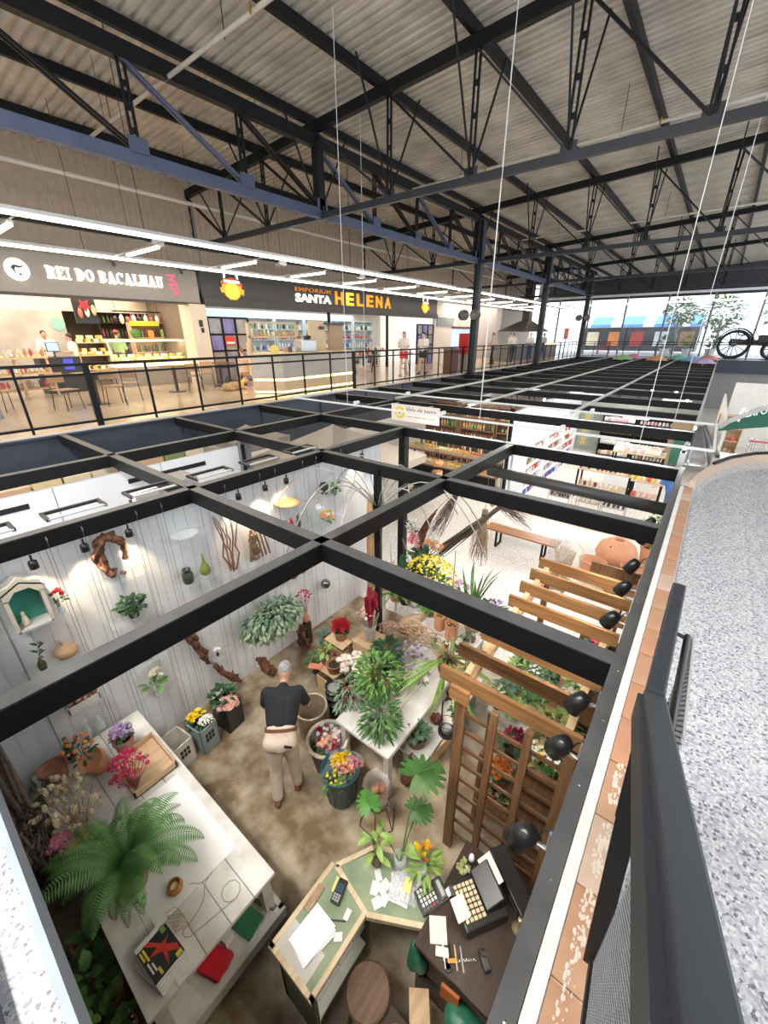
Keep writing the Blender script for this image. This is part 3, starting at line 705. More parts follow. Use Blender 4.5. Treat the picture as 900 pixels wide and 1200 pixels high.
# bay 2
o = driftwood('driftwood_arch','brown hollow driftwood ring lit by a spotlight',[(0,.02,.02),(.0,-.08,.06),(0,-.13,.16),(0,-.13,.3),(0,-.09,.42),(0,-.01,.46),(0,.06,.40),(0,.08,.27),(0,.10,.15),(0,.15,.05)],[.05,.06,.055,.05,.06,.06,.05,.04,.045,.04],(SX,1.12,on(1,0)+.03),5)
potted('potted_creeper','bushy green plant in black bowl on a middle glass shelf','potted plant',(SX,1.13,on(1,1)),.05,.08,plas_black,(90,(.11,.12,.08),.07,.05,2,.14))
t = thing('candle_jar','small black candle in a glass dish on a glass shelf','candle',(SX,1.13,on(1,2)))
MB().lathe([(.05,0),(.055,.012),(.052,.06),(.048,.06),(.048,.01),(.001,.01)],(0,0,0),14).build('dish', glb, t, True); MB().lathe([(.035,.012),(.035,.075),(.001,.075)],(0,0,0),12).build('candle', plas_black, t)
t = thing('lily_vase','cream flowers with broad leaves in a clear glass vase','vase',(SX,1.13,on(1,3)))
MB().lathe([(.03,0),(.04,.05),(.03,.1),(.035,.15),(.03,.15),(.034,.05),(.001,.01)],(0,0,0),12).build('vase', glb, t, True); stems(5,(0,0,.02),(0,.02,.3),(.05,.05,.05)).build('stems', greens[1], t)
foliage(12,(0,-.02,.2),(.06,.08,.06),.1,.05,.3).build('foliage', greens[1], t); put_flowers(t,9,[('daisy',.035,cream)],(0,.04,.29),(.05,.07,.11))
# bay 3
tag(MB().lathe([(.06,0),(.13,.012),(.15,.02),(.145,.028),(.12,.02),(.001,.01)],(SX,1.84,on(2,0)),20).build('glass_dish', glb, None, True),'wide flat clear glass dish on a glass shelf','dish')
t = thing('stoneware_jar','dark green stoneware jar with a short neck on a glass shelf','jar',(SX,1.77,on(2,1)))
jg = M('dark_glaze',(.05,.065,.045),.35); MB().lathe([(.055,0),(.062,.02),(.062,.12),(.04,.145),(.04,.16),(.048,.16),(.048,.185),(.03,.185),(.03,.15)],(0,0,0),16).build('body', jg, t, True)
t = thing('bottle_vase','olive green long necked vase on a glass shelf','vase',(SX,1.99,on(2,1)))
MB().lathe([(.03,0),(.06,.03),(.066,.07),(.05,.12),(.022,.17),(.013,.23),(.014,.29),(.01,.29)],(0,0,0),16).build('body', M('olive_glaze',(.24,.27,.06),.25), t, True)
o = driftwood('driftwood_slab','long rust brown driftwood slab standing before the board wall',[(0,-.08,.78),(0,-.05,.6),(0,.0,.42),(0,.06,.22),(0,.09,.02)],[.05,.07,.05,.055,.03],(SX,1.68,-2.46),9)
o = driftwood('driftwood_root','dark leaning driftwood root above the black planter',[(0,-.1,.5),(0,0,.3),(0,.12,.1),(.02,.18,-.05)],[.04,.05,.06,.04],(-4.33,1.92,-3.0+.05),12)
t = thing('tiny_vase','tiny vase of white flowers on a low glass shelf','vase',(SX,1.92,on(2,3)))
MB().lathe([(.015,0),(.02,.03),(.01,.06)],(0,0,0),8).build('vase', plas_black, t); put_flowers(t,5,[('daisy',.025,whitep)],(0,0,.1),(.035,.035,.03))
# bay 4
t = thing('vine_stand','tall twisted reddish vine branches on the fourth glass shelf','branches',(SX,2.45,on(3,1)))
m = MB(); random.seed(4)
for k in range(6):
    P = [Vector((rnd(-.03,.03),-.12+k*.012,0))]
    for i in range(7): P.append(P[-1]+Vector((rnd(-.02,.02),rnd(-.05,.035),.115)))
    m.tube(P,[.012,.012,.011,.011,.01,.008,.006,.004],6)
m.build('branches', M('vine_red',(.33,.15,.09),.8,var=.3), t)
t = thing('wood_sculpture','carved pale wooden totem with holes on the fourth glass shelf','sculpture',(SX,2.72,on(3,1)))
m = MB()
for k in range(5): m.lathe([(.03,0),(.06,.02),(.06,.055),(.03,.085)],(rnd(-.015,.015),rnd(-.02,.02),k*.085),9)
m.bar((0,-.09,0),(0,-.03,.45),.03,.03); m.build('totem', M('carved_wood',(.33,.21,.13),.8,var=.4,bump=.4), t)
for k in range(3): MB().tube([(.0,.1+.06*k,0),(0,.03+.05*k,.5)],.012,6).build('stick', M('vine_red',(.3,.1,.05)), t)
for y,mt,lb in ((2.48,jg,'squat dark green jar on a lower shelf of the fourth bay'),(2.66,M('navy_glaze',(.03,.05,.11),.3),'squat navy blue jar on a lower shelf of the fourth bay')):
    tag(MB().lathe([(.045,0),(.06,.02),(.055,.09),(.04,.11),(.035,.1)],(SX,y,on(3,2)),14).build('squat_jar', mt, None, True), lb, 'jar')
# bay 5
tag(MB().lathe([(.06,.0),(.15,.012),(.19,.03),(.185,.036),(.14,.02),(.001,.012)],(SX+.02,3.33,on(4,0)),22).build('gold_plate', M('gold_leaf',(.75,.50,.22),.35,.5,.2), None, True),'wide gilded plate glowing on a glass shelf','plate')
for k,(y,c) in enumerate(((3.27,drift),(3.37,red),(3.5,M('bird_dark',(.10,.09,.05),.6)))):
    t = thing('wooden_bird', ['brown wooden bird perched on a glass shelf','red breasted wooden bird perched on a glass shelf','dark tailed wooden bird perched on a glass shelf'][k], 'bird figure', (SX,y,on(4,1)))
    m = MB(); m.lathe([(.001,-.1),(.03,-.06),(.038,0),(.026,.06),(.02,.075),(.026,.1),(.016,.125),(.001,.13)],(0,0,.16),10); m.build('body', c, t, True)
    m = MB(); m.leaf((0,.0,.1),(.1,.25,-1),(1,0,0),.16,.05,.1); m.build('tail', M('bird_green',(.05,.09,.03)), t); MB().tube([(0,0,0),(0,0,.09)],.006,5).build('perch', twig, t)
    MB().lathe([(.008,0),(.001,.03)],(.018,0,.265),6).build('beak', cream, t)
tag(MB().ball((SX,3.3,on(4,2)+.075),.075,14,9).build('gold_ball', M('antique_gold',(.32,.25,.12),.3,.7,.3), None, True),'bronze ball on a lower glass shelf','ornament')
tag(MB().lathe([(.02,0),(.045,.03),(.05,.06),(.03,.1),(.012,.13),(.014,.15)],(SX,3.5,on(4,2)),12).build('pear_vase', terracotta, None, True),'small pear shaped terracotta vase on a lower glass shelf','vase')
# bay 6
t = thing('globe_ornament','dark slatted sphere on a small foot on a glass shelf','ornament',(SX,4.06,on(5,0)))
MB().lathe([(.05,0),(.05,.012),(.008,.02),(.008,.05)],(0,0,0),12).build('foot', plas_black, t); MB().ball((0,0,.12),.075,12,8).build('sphere', M('dark_slats',(.08,.06,.045),.6,var=.5,scale=30,stretch=(1,1,20)), t, True)
potted('ivy_sprig','trailing green ivy sprig in a tiny pot on the sixth glass bay','potted plant',(SX,4.32,on(5,0)),.03,.05,plas_black,(22,(.04,.07,.12),.07,.055,1,.05,-.2))
t = thing('flower_bowl','yellow and orange flowers in a small bowl on a glass shelf','flowers',(SX,4.1,on(5,1)))
MB().lathe([(.03,0),(.05,.04),(.045,.04),(.001,.01)],(0,0,0),12).build('bowl', glb, t, True); put_flowers(t,14,[('daisy',.05,yellow),('daisy',.05,orange),('daisy',.04,whitep)],(0,0,.1),(.09,.1,.08)); foliage(14,(0,0,.08),(.09,.1,.05),.07,.03).build('foliage', greens[1], t)
tag(MB().ball((SX,3.95,on(5,3)+.08),.085,12,8).build('metal_knot', M('pewter',(.3,.3,.3),.25,.9,.4,20), None, True),'polished pewter knot ball on a low glass shelf','ornament')
for k,y in enumerate((3.74,3.8)):
    t = thing('hanging_globe','clear glass globe hung on a scrolled wire','ornament',(-4.1,y-.06+.0*k,-.75-.05*k),group='clear globes on scrolled wires')
    MB().ball((0,0,0),.055,12,8).build('globe', glb, t, True)
    P = [(0,0,.05)]+[(0,.03*sin(i*1.2),.08+.022*i) for i in range(12)]+[(0,0,.7)]
    MB().tube(P,.003,4).build('wire', wireg, t)

# ================================================================== PEOPLE
def capsule(m, a, b, ra, rb=None, n=12, fl=None):
    rb = ra if rb is None else rb; a = Vector(a); b = Vector(b); d = (b-a); L = d.length or 1e-6; d = d/L
    u = d.orthogonal().normalized() if fl is None else (Vector(fl)-d*Vector(fl).dot(d)).normalized(); v = d.cross(u); k = 5
    rings = []
    for i in range(k): t = pi/2*(1-i/(k-1)) if i else pi/2; rings.append((a-d*ra*sin(t), max(ra*cos(t),1e-4)))
    for i in range(k): t = pi/2*i/(k-1); rings.append((b+d*rb*sin(t), max(rb*cos(t),1e-4)))
    P = [c+(u*cos(2*pi*j/n)+v*sin(2*pi*j/n))*r for c,r in rings for j in range(n)]; K = len(rings)
    F = [(i*n+j,i*n+(j+1)%n,(i+1)*n+(j+1)%n,(i+1)*n+j) for i in range(K-1) for j in range(n)]+[tuple(range(n))[::-1],tuple((K-1)*n+j for j in range(n))]
    m.add(P,F); return m
def ellip(m, c, r, n=14, k=9, R=None):
    P = []
    for i in range(k+1):
        t = pi*i/k
        for j in range(n):
            p = Vector((r[0]*max(sin(t),1e-3)*cos(2*pi*j/n), r[1]*max(sin(t),1e-3)*sin(2*pi*j/n), -r[2]*cos(t)))
            if R: p = R@p
            P.append(p+Vector(c))
    F = [(i*n+j,i*n+(j+1)%n,(i+1)*n+(j+1)%n,(i+1)*n+j) for i in range(k) for j in range(n)]+[tuple(range(n))[::-1],tuple(k*n+j for j in range(n))]
    return m.add(P,F)
skin_a = M('skin_tan',(.48,.27,.19),.55,var=.08); skin_b = M('skin_light',(.62,.40,.30),.55,var=.08)
def hand(m, wrist, dirv, side, s=1.):
    """palm, four fingers and a thumb, slightly curled"""
    w_ = Vector(wrist); d = Vector(dirv).normalized(); sd = Vector(side); sd = (sd-d*sd.dot(d)).normalized(); nn = d.cross(sd)
    capsule(m, w_, w_+d*.05*s, .026*s, .033*s); capsule(m, w_+d*.05*s-sd*.018*s, w_+d*.05*s+sd*.018*s, .022*s)
    for k,l in enumerate((.055,.068,.072,.062)):
        o = w_+d*.07*s+sd*((k-1.5)*.019*s); e = o+d*l*.55*s-nn*.008*s; f = e+(d*.7-nn*.7)*l*.5*s
        capsule(m, o, e, .0095*s, .009*s, 8); capsule(m, e, f, .009*s, .0075*s, 8)
    o = w_+d*.03*s-sd*.032*s; e = o+(d*.6-sd*.7)*.035*s; capsule(m, o, e, .012*s, .01*s, 8); capsule(m, e, e+(d*.9-nn*.3)*.028*s, .01*s, .008*s, 8)
def person(label, loc, rz, H=1.68, shirt=None, pants=None, hair=None, skin=skin_b, shoes=plas_black, lean=0., sit=False, shorts=False, longhair=False, arms='down', stride=.1, fine=.022, belt=None, cap=None, turn=0., head_down=.0, sleeve='short'):
    """local axes: x right, y forward, z up; scale by height"""
    s = H/1.75; t = thing('person', label, 'person', loc, rz)
    hz = .95*s if not sit else .47*s
    def T(x, y, z):      # torso point: height above the hips, leaned forwards
        return Vector((x*s, sin(lean)*z*s+cos(lean)*y*s, hz+cos(lean)*z*s-sin(lean)*y*s))
    hipL, hipR = Vector((-.09*s,0,hz)), Vector((.09*s,0,hz))
    legs = []
    for sg,hp in ((-1,hipL),(1,hipR)):
        if sit: kn = Vector((sg*.11*s,.43*s,hz+.02)); an = Vector((sg*.11*s,.45*s,.08*s)); 
        else:
            kn = Vector((sg*.1*s, sg*stride*.35*s+.03*s, .5*s)); an = Vector((sg*.105*s, sg*stride*s, .09*s))
        legs.append((hp,kn,an,sg))
    body = MB()
    hd = T(0,.03+turn*.0,.72+.0)+Vector((0,sin(head_down)*.06*s,-(1-cos(head_down))*.05*s)); nk = T(0,0,.55)
    capsule(body, nk, hd-Vector((0,0,.05*s)), .055*s, .05*s)
    R = Matrix.Rotation(-(lean*.6+head_down),3,'X')
    ellip(body, hd, (.075*s,.095*s,.115*s), R=R)
    def hp_(x,y,z): return hd+R@(Vector((x,y,z))*s)
    capsule(body, hp_(0,.07,-.07), hp_(0,.055,-.095), .035*s, .03*s); capsule(body, hp_(0,.088,.01), hp_(0,.108,-.02), .012*s, .015*s, 8)
    for sg in (-1,1): ellip(body, hp_(sg*.076,-.005,-.005), (.012*s,.022*s,.034*s), 8, 6, R)
    capsule(body, T(-.06,0,.1), T(-.07,0,.38), .085*s, .085*s); capsule(body, T(.06,0,.1), T(.07,0,.38), .085*s, .085*s); capsule(body, T(-.15,0,.48), T(.15,0,.48), .045*s)
    A = []
    for sg in (-1,1):
        sh = T(sg*.185,.0,.5)
        if arms == 'down': el = sh+Vector((sg*.05*s,-.02*s,-.28*s)); wr = el+Vector((sg*.0,.08*s,-.24*s))
        elif arms == 'reach': el = sh+Vector((sg*.07*s,.06*s,-.27*s)); wr = el+Vector((-sg*.06*s,.2*s,-.12*s))
        else: el = sh+Vector((sg*.05*s,.02*s,-.27*s)); wr = el+Vector((-sg*.08*s,.22*s,.02*s))
        capsule(body, sh, el, .05*s, .042*s); capsule(body, el, wr, .041*s, .028*s); hand(body, wr, wr-el, Vector((-sg*.3,.2,-.2)) if arms!='down' else Vector((0,1,.1)), s); A.append((sh,el,wr,sg))
    for hp,kn,an,sg in legs:
        capsule(body, hp, kn, .085*s, .058*s); capsule(body, kn, kn.lerp(an,.4), .055*s, .055*s); capsule(body, kn.lerp(an,.3), an, .055*s, .036*s)
        capsule(body, an-Vector((0,.03*s,.04*s)), an+Vector((0,.13*s,-.055*s)), .035*s, .03*s)
    bm = voxel_mesh(body, fine, 3); place(bm, 'body', skin, t)
    if shirt:
        m = MB(); zb = .19 if belt else .08; capsule(m, T(-.07,0,zb), T(-.095,.0,.42), .105*s, .115*s); capsule(m, T(.07,0,zb), T(.095,0,.42), .105*s, .115*s); capsule(m, T(0,.0,zb-.02), T(0,0,.4), .115*s, .13*s); capsule(m, T(-.16,0,.49), T(.16,0,.49), .075*s); capsule(m, T(0,0,.45), T(0,.0,.56), .1*s,.06*s)
        for sh,el,wr,sg in A:
            capsule(m, sh, sh.lerp(el,.72 if sleeve=='short' else 1.), .074*s, .066*s)
            if sleeve == 'long': capsule(m, el, el.lerp(wr,.9), .058*s, .045*s)
        place(voxel_mesh(m, fine, 3), 'shirt', shirt, t)
    if pants:
        m = MB(); capsule(m, hipL+Vector((0,-.015*s,.0)), hipR+Vector((0,-.015*s,.0)), .108*s); capsule(m, T(-.06,0,.06), T(.06,0,.06), .11*s); capsule(m, hipL, T(-.065,-.01,.1), .105*s, .105*s); capsule(m, hipR, T(.065,-.01,.1), .105*s, .105*s); capsule(m, Vector((0,-.02*s,hz-.02*s)), T(0,-.02,.08), .11*s)
        for hp,kn,an,sg in legs:
            if shorts: capsule(m, hp, hp.lerp(kn,.42), .105*s, .1*s)
            else: capsule(m, hp, kn, .1*s, .08*s); capsule(m, kn, an.lerp(kn,.06), .08*s, .066*s)
        place(voxel_mesh(m, fine, 6), 'trousers' if not shorts else 'shorts', pants, t)
    if belt:
        m = MB(); c = T(0,-.005,.115); ring = []
        for j in range(28):
            a = 2*pi*j/28; ring.append(Vector((.178*s*cos(a), .124*s*sin(a), 0)))
        RR = Matrix.Rotation(-lean*.85,3,'X')
        P = [c+RR@(p+Vector((0,0,z))) for z in (-.018,.018) for p in ring]+[c+RR@(p*1.03+Vector((0,0,z))) for z in (-.018,.018) for p in ring]; n = 28
        m.add(P, [(n*2+j,n*2+(j+1)%n,n*3+(j+1)%n,n*3+j) for j in range(n)]+[(n+j,n+(j+1)%n,n*3+(j+1)%n,n*3+j) for j in range(n)]+[(j,(j+1)%n,n*2+(j+1)%n,n*2+j) for j in range(n)])
        m.build('belt', belt, t)
    m = MB()
    for hp,kn,an,sg in legs: capsule(m, an-Vector((0,.045*s,.055*s)), an+Vector((0,.15*s,-.06*s)), .042*s, .034*s); capsule(m, an-Vector((0,.03*s,.05*s)), an, .04*s, .042*s)
    sh_ = voxel_mesh(m, fine*.8, 2); place(sh_, 'shoes', shoes, t)
    if hair:
        m = MB(); ellip(m, hp_(0,-.014,.026), (.082*s,.096*s,.1*s), R=R)
        if longhair: capsule(m, hp_(0,-.06,.0), hp_(0,-.09,-.26), .075*s, .05*s)
        place(voxel_mesh(m, fine*.8, 2), 'hair', hair, t)
    if cap:
        m = MB(); ellip(m, hp_(0,-.005,.055), (.086*s,.1*s,.075*s), R=R); ellip(m, hp_(0,.1,.045), (.06*s,.07*s,.012*s), R=R); place(voxel_mesh(m, fine*.7, 2), 'cap', cap, t)
    e = MB()
    for sg in (-1,1): ellip(e, hp_(sg*.03,.085,.012), (.012*s,.008*s,.008*s), 8, 6, R)
    e.build('eyes', M('eye_dark',(.02,.015,.01),.3,var=0), t); mm = MB(); ellip(mm, hp_(0,.098,-.055), (.024*s,.008*s,.007*s), 8, 6, R); mm.build('mouth', M('lip',(.4,.15,.13),.5,var=0), t)
    return t
navy = M('navy_cotton',(.012,.014,.02),.85,var=.2,scale=20); creamcl = M('cream_cotton',(.60,.50,.41),.85,var=.12,scale=9,bump=.1); greyhair = M('grey_hair',(.36,.36,.36),.8,var=.4,scale=40,bump=.5); brownleather = M('brown_leather',(.16,.06,.04),.5)
fm = person('man in dark polo shirt, cream trousers and brown belt bending over the shop floor', (-2.63,1.60,G), radians(42), 1.62, navy, creamcl, greyhair, skin_a, brownleather, lean=.86, arms='reach', stride=.09, fine=.0125, belt=brownleather, head_down=.5)
MB().box((.1,-.118,.93),(.085,.012,.022),ry=.25).build('back_pocket', plas_black, fm)

# ================================================================== FLOWER SHOP: TABLES
paint = M('worn_white_paint',(.74,.73,.70),.5,var=.25,scale=5,col2=(.56,.54,.5))
t = thing('work_table', 'long worn white work table with a lower shelf under the fern', 'table', (-3.05,.38,G))
for i in range(5): MB().bb(-4.3,-1.80,-.12+i*.198,.074+i*.198,-2.44,-2.40).build('top_plank', paint, t, world=True, bevel=.004)
MB().bb(-4.25,-1.84,-.08,.83,-2.52,-2.44).build('apron', paint, t, world=True)
for x in (-4.2,-1.9):
    for y in (-.05,.8): MB().bb(x-.04,x+.04,y-.04,y+.04,G,-2.5).build('leg', paint, t, world=True)
for i in range(4): MB().bb(-4.2,-1.78,-.08+i*.23,.13+i*.23,-2.97,-2.94).build('shelf_plank', paint, t, world=True)
MB().bb(-1.82,-1.76,-.1,.88,-3.02,-2.9).build('shelf_rail', paint, t, world=True); MB().bb(-4.2,-1.78,.84,.88,-3.02,-2.9).build('shelf_rail', paint, t, world=True)
tag(MB().bb(-3.2,-2.2,.12,.78,-2.398,-2.394).build('cover_sheet', M('white_sheet',(.84,.84,.84),.4,var=.03)), 'smooth white sheet laid over the middle of the work table','sheet')
t = thing('wooden_tray', 'pale wooden tray box on the far end of the work table', 'tray', (-3.52,.62,-2.395))
m = MB(); m.bb(-.28,.25,-.2,.2,0,.012); m.build('base', palewood, t); m = MB(); m.bb(-.28,.25,-.2,-.185,0,.08); m.bb(-.28,.25,.185,.2,0,.08); m.bb(-.28,-.265,-.2,.2,0,.08); m.bb(.235,.25,-.2,.2,0,.08); m.build('rim', palewood, t)
t = thing('amber_candle', 'small amber glass candle holder on the white work table', 'candle holder', (-2.31,.32,-2.395))
MB().lathe([(.035,0),(.055,.03),(.058,.06),(.045,.095),(.04,.095),(.048,.06),(.04,.02),(.001,.02)],(0,0,0),14).build('holder', M('amber_glass',(.45,.2,.04),.15,.3,.4,20), t, True); MB().lathe([(.03,.02),(.03,.06),(.001,.062)],(0,0,0),10).build('candle', cream, t)
P = [(-2.27+.03*sin(i*.5)+i*.012, .38+.16*sin(i*.22)+.02*cos(i*.9), -2.392) for i in range(26)]+[(-1.97+.07*cos(a*.7),.58+.07*sin(a*.7),-2.39) for a in range(10)]
tag(MB().tube(P,.0025,4).build('garden_twine', M('twine',(.35,.26,.2),.9)), 'loose brown twine looping across the white table','twine')
P = [(-2.19+.05*cos(i*1.1)+.003*i, .24+.045*sin(i*1.3), -2.39+.01*sin(i*.7)**2) for i in range(40)]
tag(MB().tube(P,.0022,4).build('raffia_knot', M('raffia',(.5,.4,.32),.9)), 'tangled raffia knot beside the seed catalogues','raffia')
# seed catalogues pile
for k in range(4):
    t = thing('catalogue', ['topmost black and red catalogue of the pile on the work table','white catalogue lying under the black cover in the pile','plain white catalogue low in the pile on the work table','lowest white catalogue of the pile at the table end'][k], 'magazine', (-2.02+.008*k,.08-.006*k,-2.395+.026*(3-k)), radians(4+3*k), 'catalogues on the work table')
    MB().bb(-.14,.14,-.1,.1,0,.024).build('pages', M('paper',(.78,.77,.75),.7,var=.08), t)
    if k == 0:
        MB().bb(-.14,.14,-.1,.1,.024,.026).build('cover', M('cover_black',(.02,.022,.02),.35,var=0), t)
        m = MB(); pts = [(-.1,-.02),(-.02,.03),(-.03,.08),(.0,.04),(.06,.09),(.11,.085),(.05,.03),(.12,.0),(.02,.01),(-.02,-.06),(-.03,.0),(-.11,-.06)]
        m.prism([(x,y) for x,y in pts],'z',.0262,.0268); m.build('red_figure', M('print_red',(.65,.05,.03),.4,var=0), t)
        for j,(x,y,w,h,c) in enumerate(((-.06,-.085,.07,.012,'y'),(-.05,-.065,.09,.012,'y'),(.04,-.08,.08,.01,'w'),(.05,-.06,.06,.01,'w'),(.1,-.045,.05,.016,'y'),(-.09,.07,.05,.03,'g'),(.12,.07,.03,.04,'y'))):
            MB().bb(x-w/2,x+w/2,y-h/2,y+h/2,.0262,.0266).build('cover_print', {'y':M('print_yellow',(.7,.6,.05),.4,var=0),'w':M('print_white',(.8,.8,.8),.4,var=0),'g':M('print_green',(.2,.45,.1),.4,var=0)}[c], t)
        MB().bb(-.14,-.105,-.1,.1,.0262,.0266).build('cover_strip', M('print_white'), t)
tag(MB().box((-1.98,.62,-2.925),(.26,.17,.03),rz=.2).build('green_folder', M('folder_green',(.02,.16,.07),.5)),'dark green folder on the lower shelf of the work table','folder')
tag(MB().box((-1.93,.33,-2.905),(.2,.17,.07),rz=.35).build('red_box', M('red_card',(.55,.015,.03),.5)),'bright red box on the lower shelf of the work table','box')
tag(MB().box((-2.0,.46,-2.9),(.1,.08,.08),rz=.2).build('white_box', white),'little white box between red box and green folder','box')
tag(MB().lathe([(.04,0),(.055,.05),(.04,.1),(.03,.1)],(-2.12,.36,-2.938),10).build('straw_basket', straw),'small straw basket behind the red box','basket')
tag(MB().box((-1.97,.05,-2.935),(.3,.2,.01),rz=.15).build('paper_sheet', M('paper')),'loose white paper on the lower shelf near the red box','paper')
for k in range(5): tag(MB().tube([(-2.2+.03*k,.7+.01*k,-2.93),(-1.95+.03*k,.76+.012*k,-2.91)],.012,6).build('dark_stick', twig),'dark stick lying at the end of the lower shelf','stick','sticks on the lower shelf')
# fern
def frond(L, n=38, arch=1.3):
    m = MB(); P = []; p = Vector((0,0,0)); a = radians(68)
    for i in range(n+1):
        P.append(p.copy()); p = p+Vector((cos(a),0,sin(a)))*(L/n); a -= arch*1.75/n*(.4+1.2*i/n)
    m.tube(P[::2], [.0035*(1-.8*i/len(P[::2])) for i in range(len(P[::2]))], 4)
    for i in range(2,n+1):
        t_ = i/n; l = .078*sin(pi*min(1,.22+.78*t_))**.8*(L/.5)+.008; d = (P[i]-P[i-1]).normalized(); up = Vector((0,1,0)).cross(d)*-1
        for sg in (-1,1): m.leaf(P[i], Vector((d.x*.25,sg,d.z*.25-.12)), up, l, .0085*(L/.5)+.002, .35, 2, .05)
    return m
fr_m = [mesh(frond(L,38,a),'frond',ferncol) for L,a in ((.62,1.5),(.5,1.2),(.42,1.7),(.55,1.9))]
def fern(label, loc, n, sc, potr=.1, poth=.2, potm=terracotta2, seed=3):
    random.seed(seed); t = thing('potted_fern', label, 'fern', loc)
    MB().lathe(pot_prof(potr,poth),(0,0,0),18).build('pot', potm, t)
    for k in range(n):
        a = 2.39996*k+rnd(-.2,.2); o = inst(fr_m[k%4],'frond',(cos(a)*.03,sin(a)*.03,poth*.85),t,(0,rnd(-.45,.25),a),sc*rnd(.75,1.12),world=False)
    return t
fern('large green fern with long arching fronds on the white work table', (-2.62,.14,-2.398), 44, 1.08, .10, .24, M('mauve_pot',(.30,.17,.14),.8,var=.3), 3)
# pots and flowers at the far end of the work table
potted('empty_pot','wide empty terracotta pot by the green bottle','pot',(-4.08,.04,-2.398),.09,.17,terracotta2,soilm=False)
potted('empty_pot','tilted terracotta pot under the orange roses','pot',(-3.86,.34,-2.37),.085,.2,terracotta,tilt=(.25,.2),soilm=False)
potted('statice_pot','pot of lilac statice beside the magenta flowers','potted plant',(-3.85,.58,-2.398),.075,.2,M('pink_pot',(.45,.2,.18),.7),(24,(.07,.07,.05),.07,.04,0,.24),(26,[('ball',.022,lilac),('pompon',.03,lilac)],(0,0,.26),(.1,.1,.07)))
t = thing('wine_bottle','green glass wine bottle with dark label standing at the board wall','bottle',(-4.18,.2,-2.398))
MB().lathe([(.038,0),(.04,.01),(.04,.18),(.034,.21),(.015,.25),(.014,.3),(.018,.3),(.018,.32),(.01,.32)],(0,0,0),16).build('glass', M('bottle_green',(.01,.14,.04),.12,var=0), t, True); MB().lathe([(.0408,.05),(.0408,.14)],(0,0,0),16).build('label', M('label_dark',(.06,.03,.05),.5), t)
def bunch(name, label, loc, n, kinds, head, rad, base=.0, stemm=None, nst=16, leaf=None, flat=False, cat='flowers'):
    t = thing(name, label, cat, loc); c = Vector(head)
    stems(nst,(0,0,base),c,(rad[0],rad[1],rad[2])).build('stems', stemm or greens[1], t)
    put_flowers(t, n, kinds, c, rad, .5, 'flower', flat)
    if leaf: foliage(leaf[0],c*.7,(rad[0]*.9,rad[1]*.9,rad[2]),leaf[1],leaf[2]).build('foliage', greens[leaf[3]], t)
    return t
bunch('cream_bouquet','spray of cream dried rosebuds leaning over the left end of the work table',(-3.35,.02,-2.39),40,[('tulip',.055,cream),('tulip',.05,M('ivory_petal',(.74,.64,.42)))],(-.15,.0,.2),(.36,.22,.1),0,straw,40,None)
bunch('orange_roses','sprig of small orange roses above the tilted pot',(-3.92,.26,-2.22),16,[('rose',.035,peach),('ball',.02,orange)],(0,0,.16),(.16,.13,.07),0,greens[2],12,(26,.06,.035,2))
bunch('magenta_flowers','bunch of magenta dried globe flowers beside the tray',(-3.38,.45,-2.395),40,[('pompon',.032,magenta),('ball',.02,magenta),('pompon',.026,red)],(.0,.02,.28),(.17,.17,.12),0,M('red_stem',(.3,.08,.08),.8),34)
bunch('pink_hydrangea','pink hydrangea head among twigs at the table edge',(-3.2,-.12,-2.35),16,[('daisy',.035,pinkp),('ball',.022,pinkp)],(0,0,.17),(.08,.08,.06),0,straw,6,None)
bunch('yellow_sprays','yellow green dried flower sprays beside the fern',(-2.98,.02,-2.39),34,[('daisy',.03,M('straw_yellow',(.72,.58,.16))),('ball',.016,yellow),('spike',.02,greens[5])],(0,0,.2),(.17,.14,.1),0,straw,26,(40,.09,.02,5))
potted('black_ball_vase','tan bud with a round black seed head by the tangled vine','vase',(-3.9,-.12,-2.398),.05,.1,straw,(24,(.1,.08,.06),.09,.02,2,.14))
t = thing('gnarled_vine','thick tangled brown vine trunk rising at the end of the board wall','vine',(-4.0,-.27,G)); random.seed(21)
m = MB()
for k in range(22):
    P = [Vector((rnd(-.2,.35),rnd(-.1,.06),0))]
    for i in range(8): P.append(P[-1]+Vector((rnd(-.05,.05)-.012,rnd(-.02,.022),.22)))
    m.tube(P,[rnd(.018,.04)*(1-.07*i) for i in range(9)],6)
m.build('trunk', twig, t); m = MB()
for k in range(60):
    p = Vector((rnd(0,.8),rnd(-.08,.08),rnd(.84,1.05))); P = [p]
    for i in range(5): P.append(P[-1]+Vector((rnd(-.09,.12),rnd(-.04,.04),rnd(-.03,.05))))
    m.tube(P,rnd(.004,.011),5)
m.build('runners', twig, t)
# dim plants behind the work table
for k,(x,y,g) in enumerate(((-2.45,-.28,0),(-2.15,-.3,1),(-1.85,-.28,2))):
    potted('shade_plant',['leafy round plant in the gap behind the fern table','small pale leaved plant in the gap under the granite edge','dark plant in the gap beside the table end'][k],'potted plant',(x,y,G),.1,.3,terracotta2,(40,(.13,.1,.14),.11,.07,g,.5))
fern('small fern drooping in the gap under the granite edge', (-2.75,-.2,G), 14, .45, .1, .5, terracotta2, 8)
t = thing('bead_garland','string of tiny pale beads hanging behind the work table','garland',(-2.0,-.2,-2.6)); bead = mesh(MB().ball((0,0,0),.007,6,4),'bead',cream,True)
for k in range(34): inst(bead,'bead',(.1*sin(k*.3)+.004*k,.03*cos(k*.2),.1-.012*k),t,world=False)
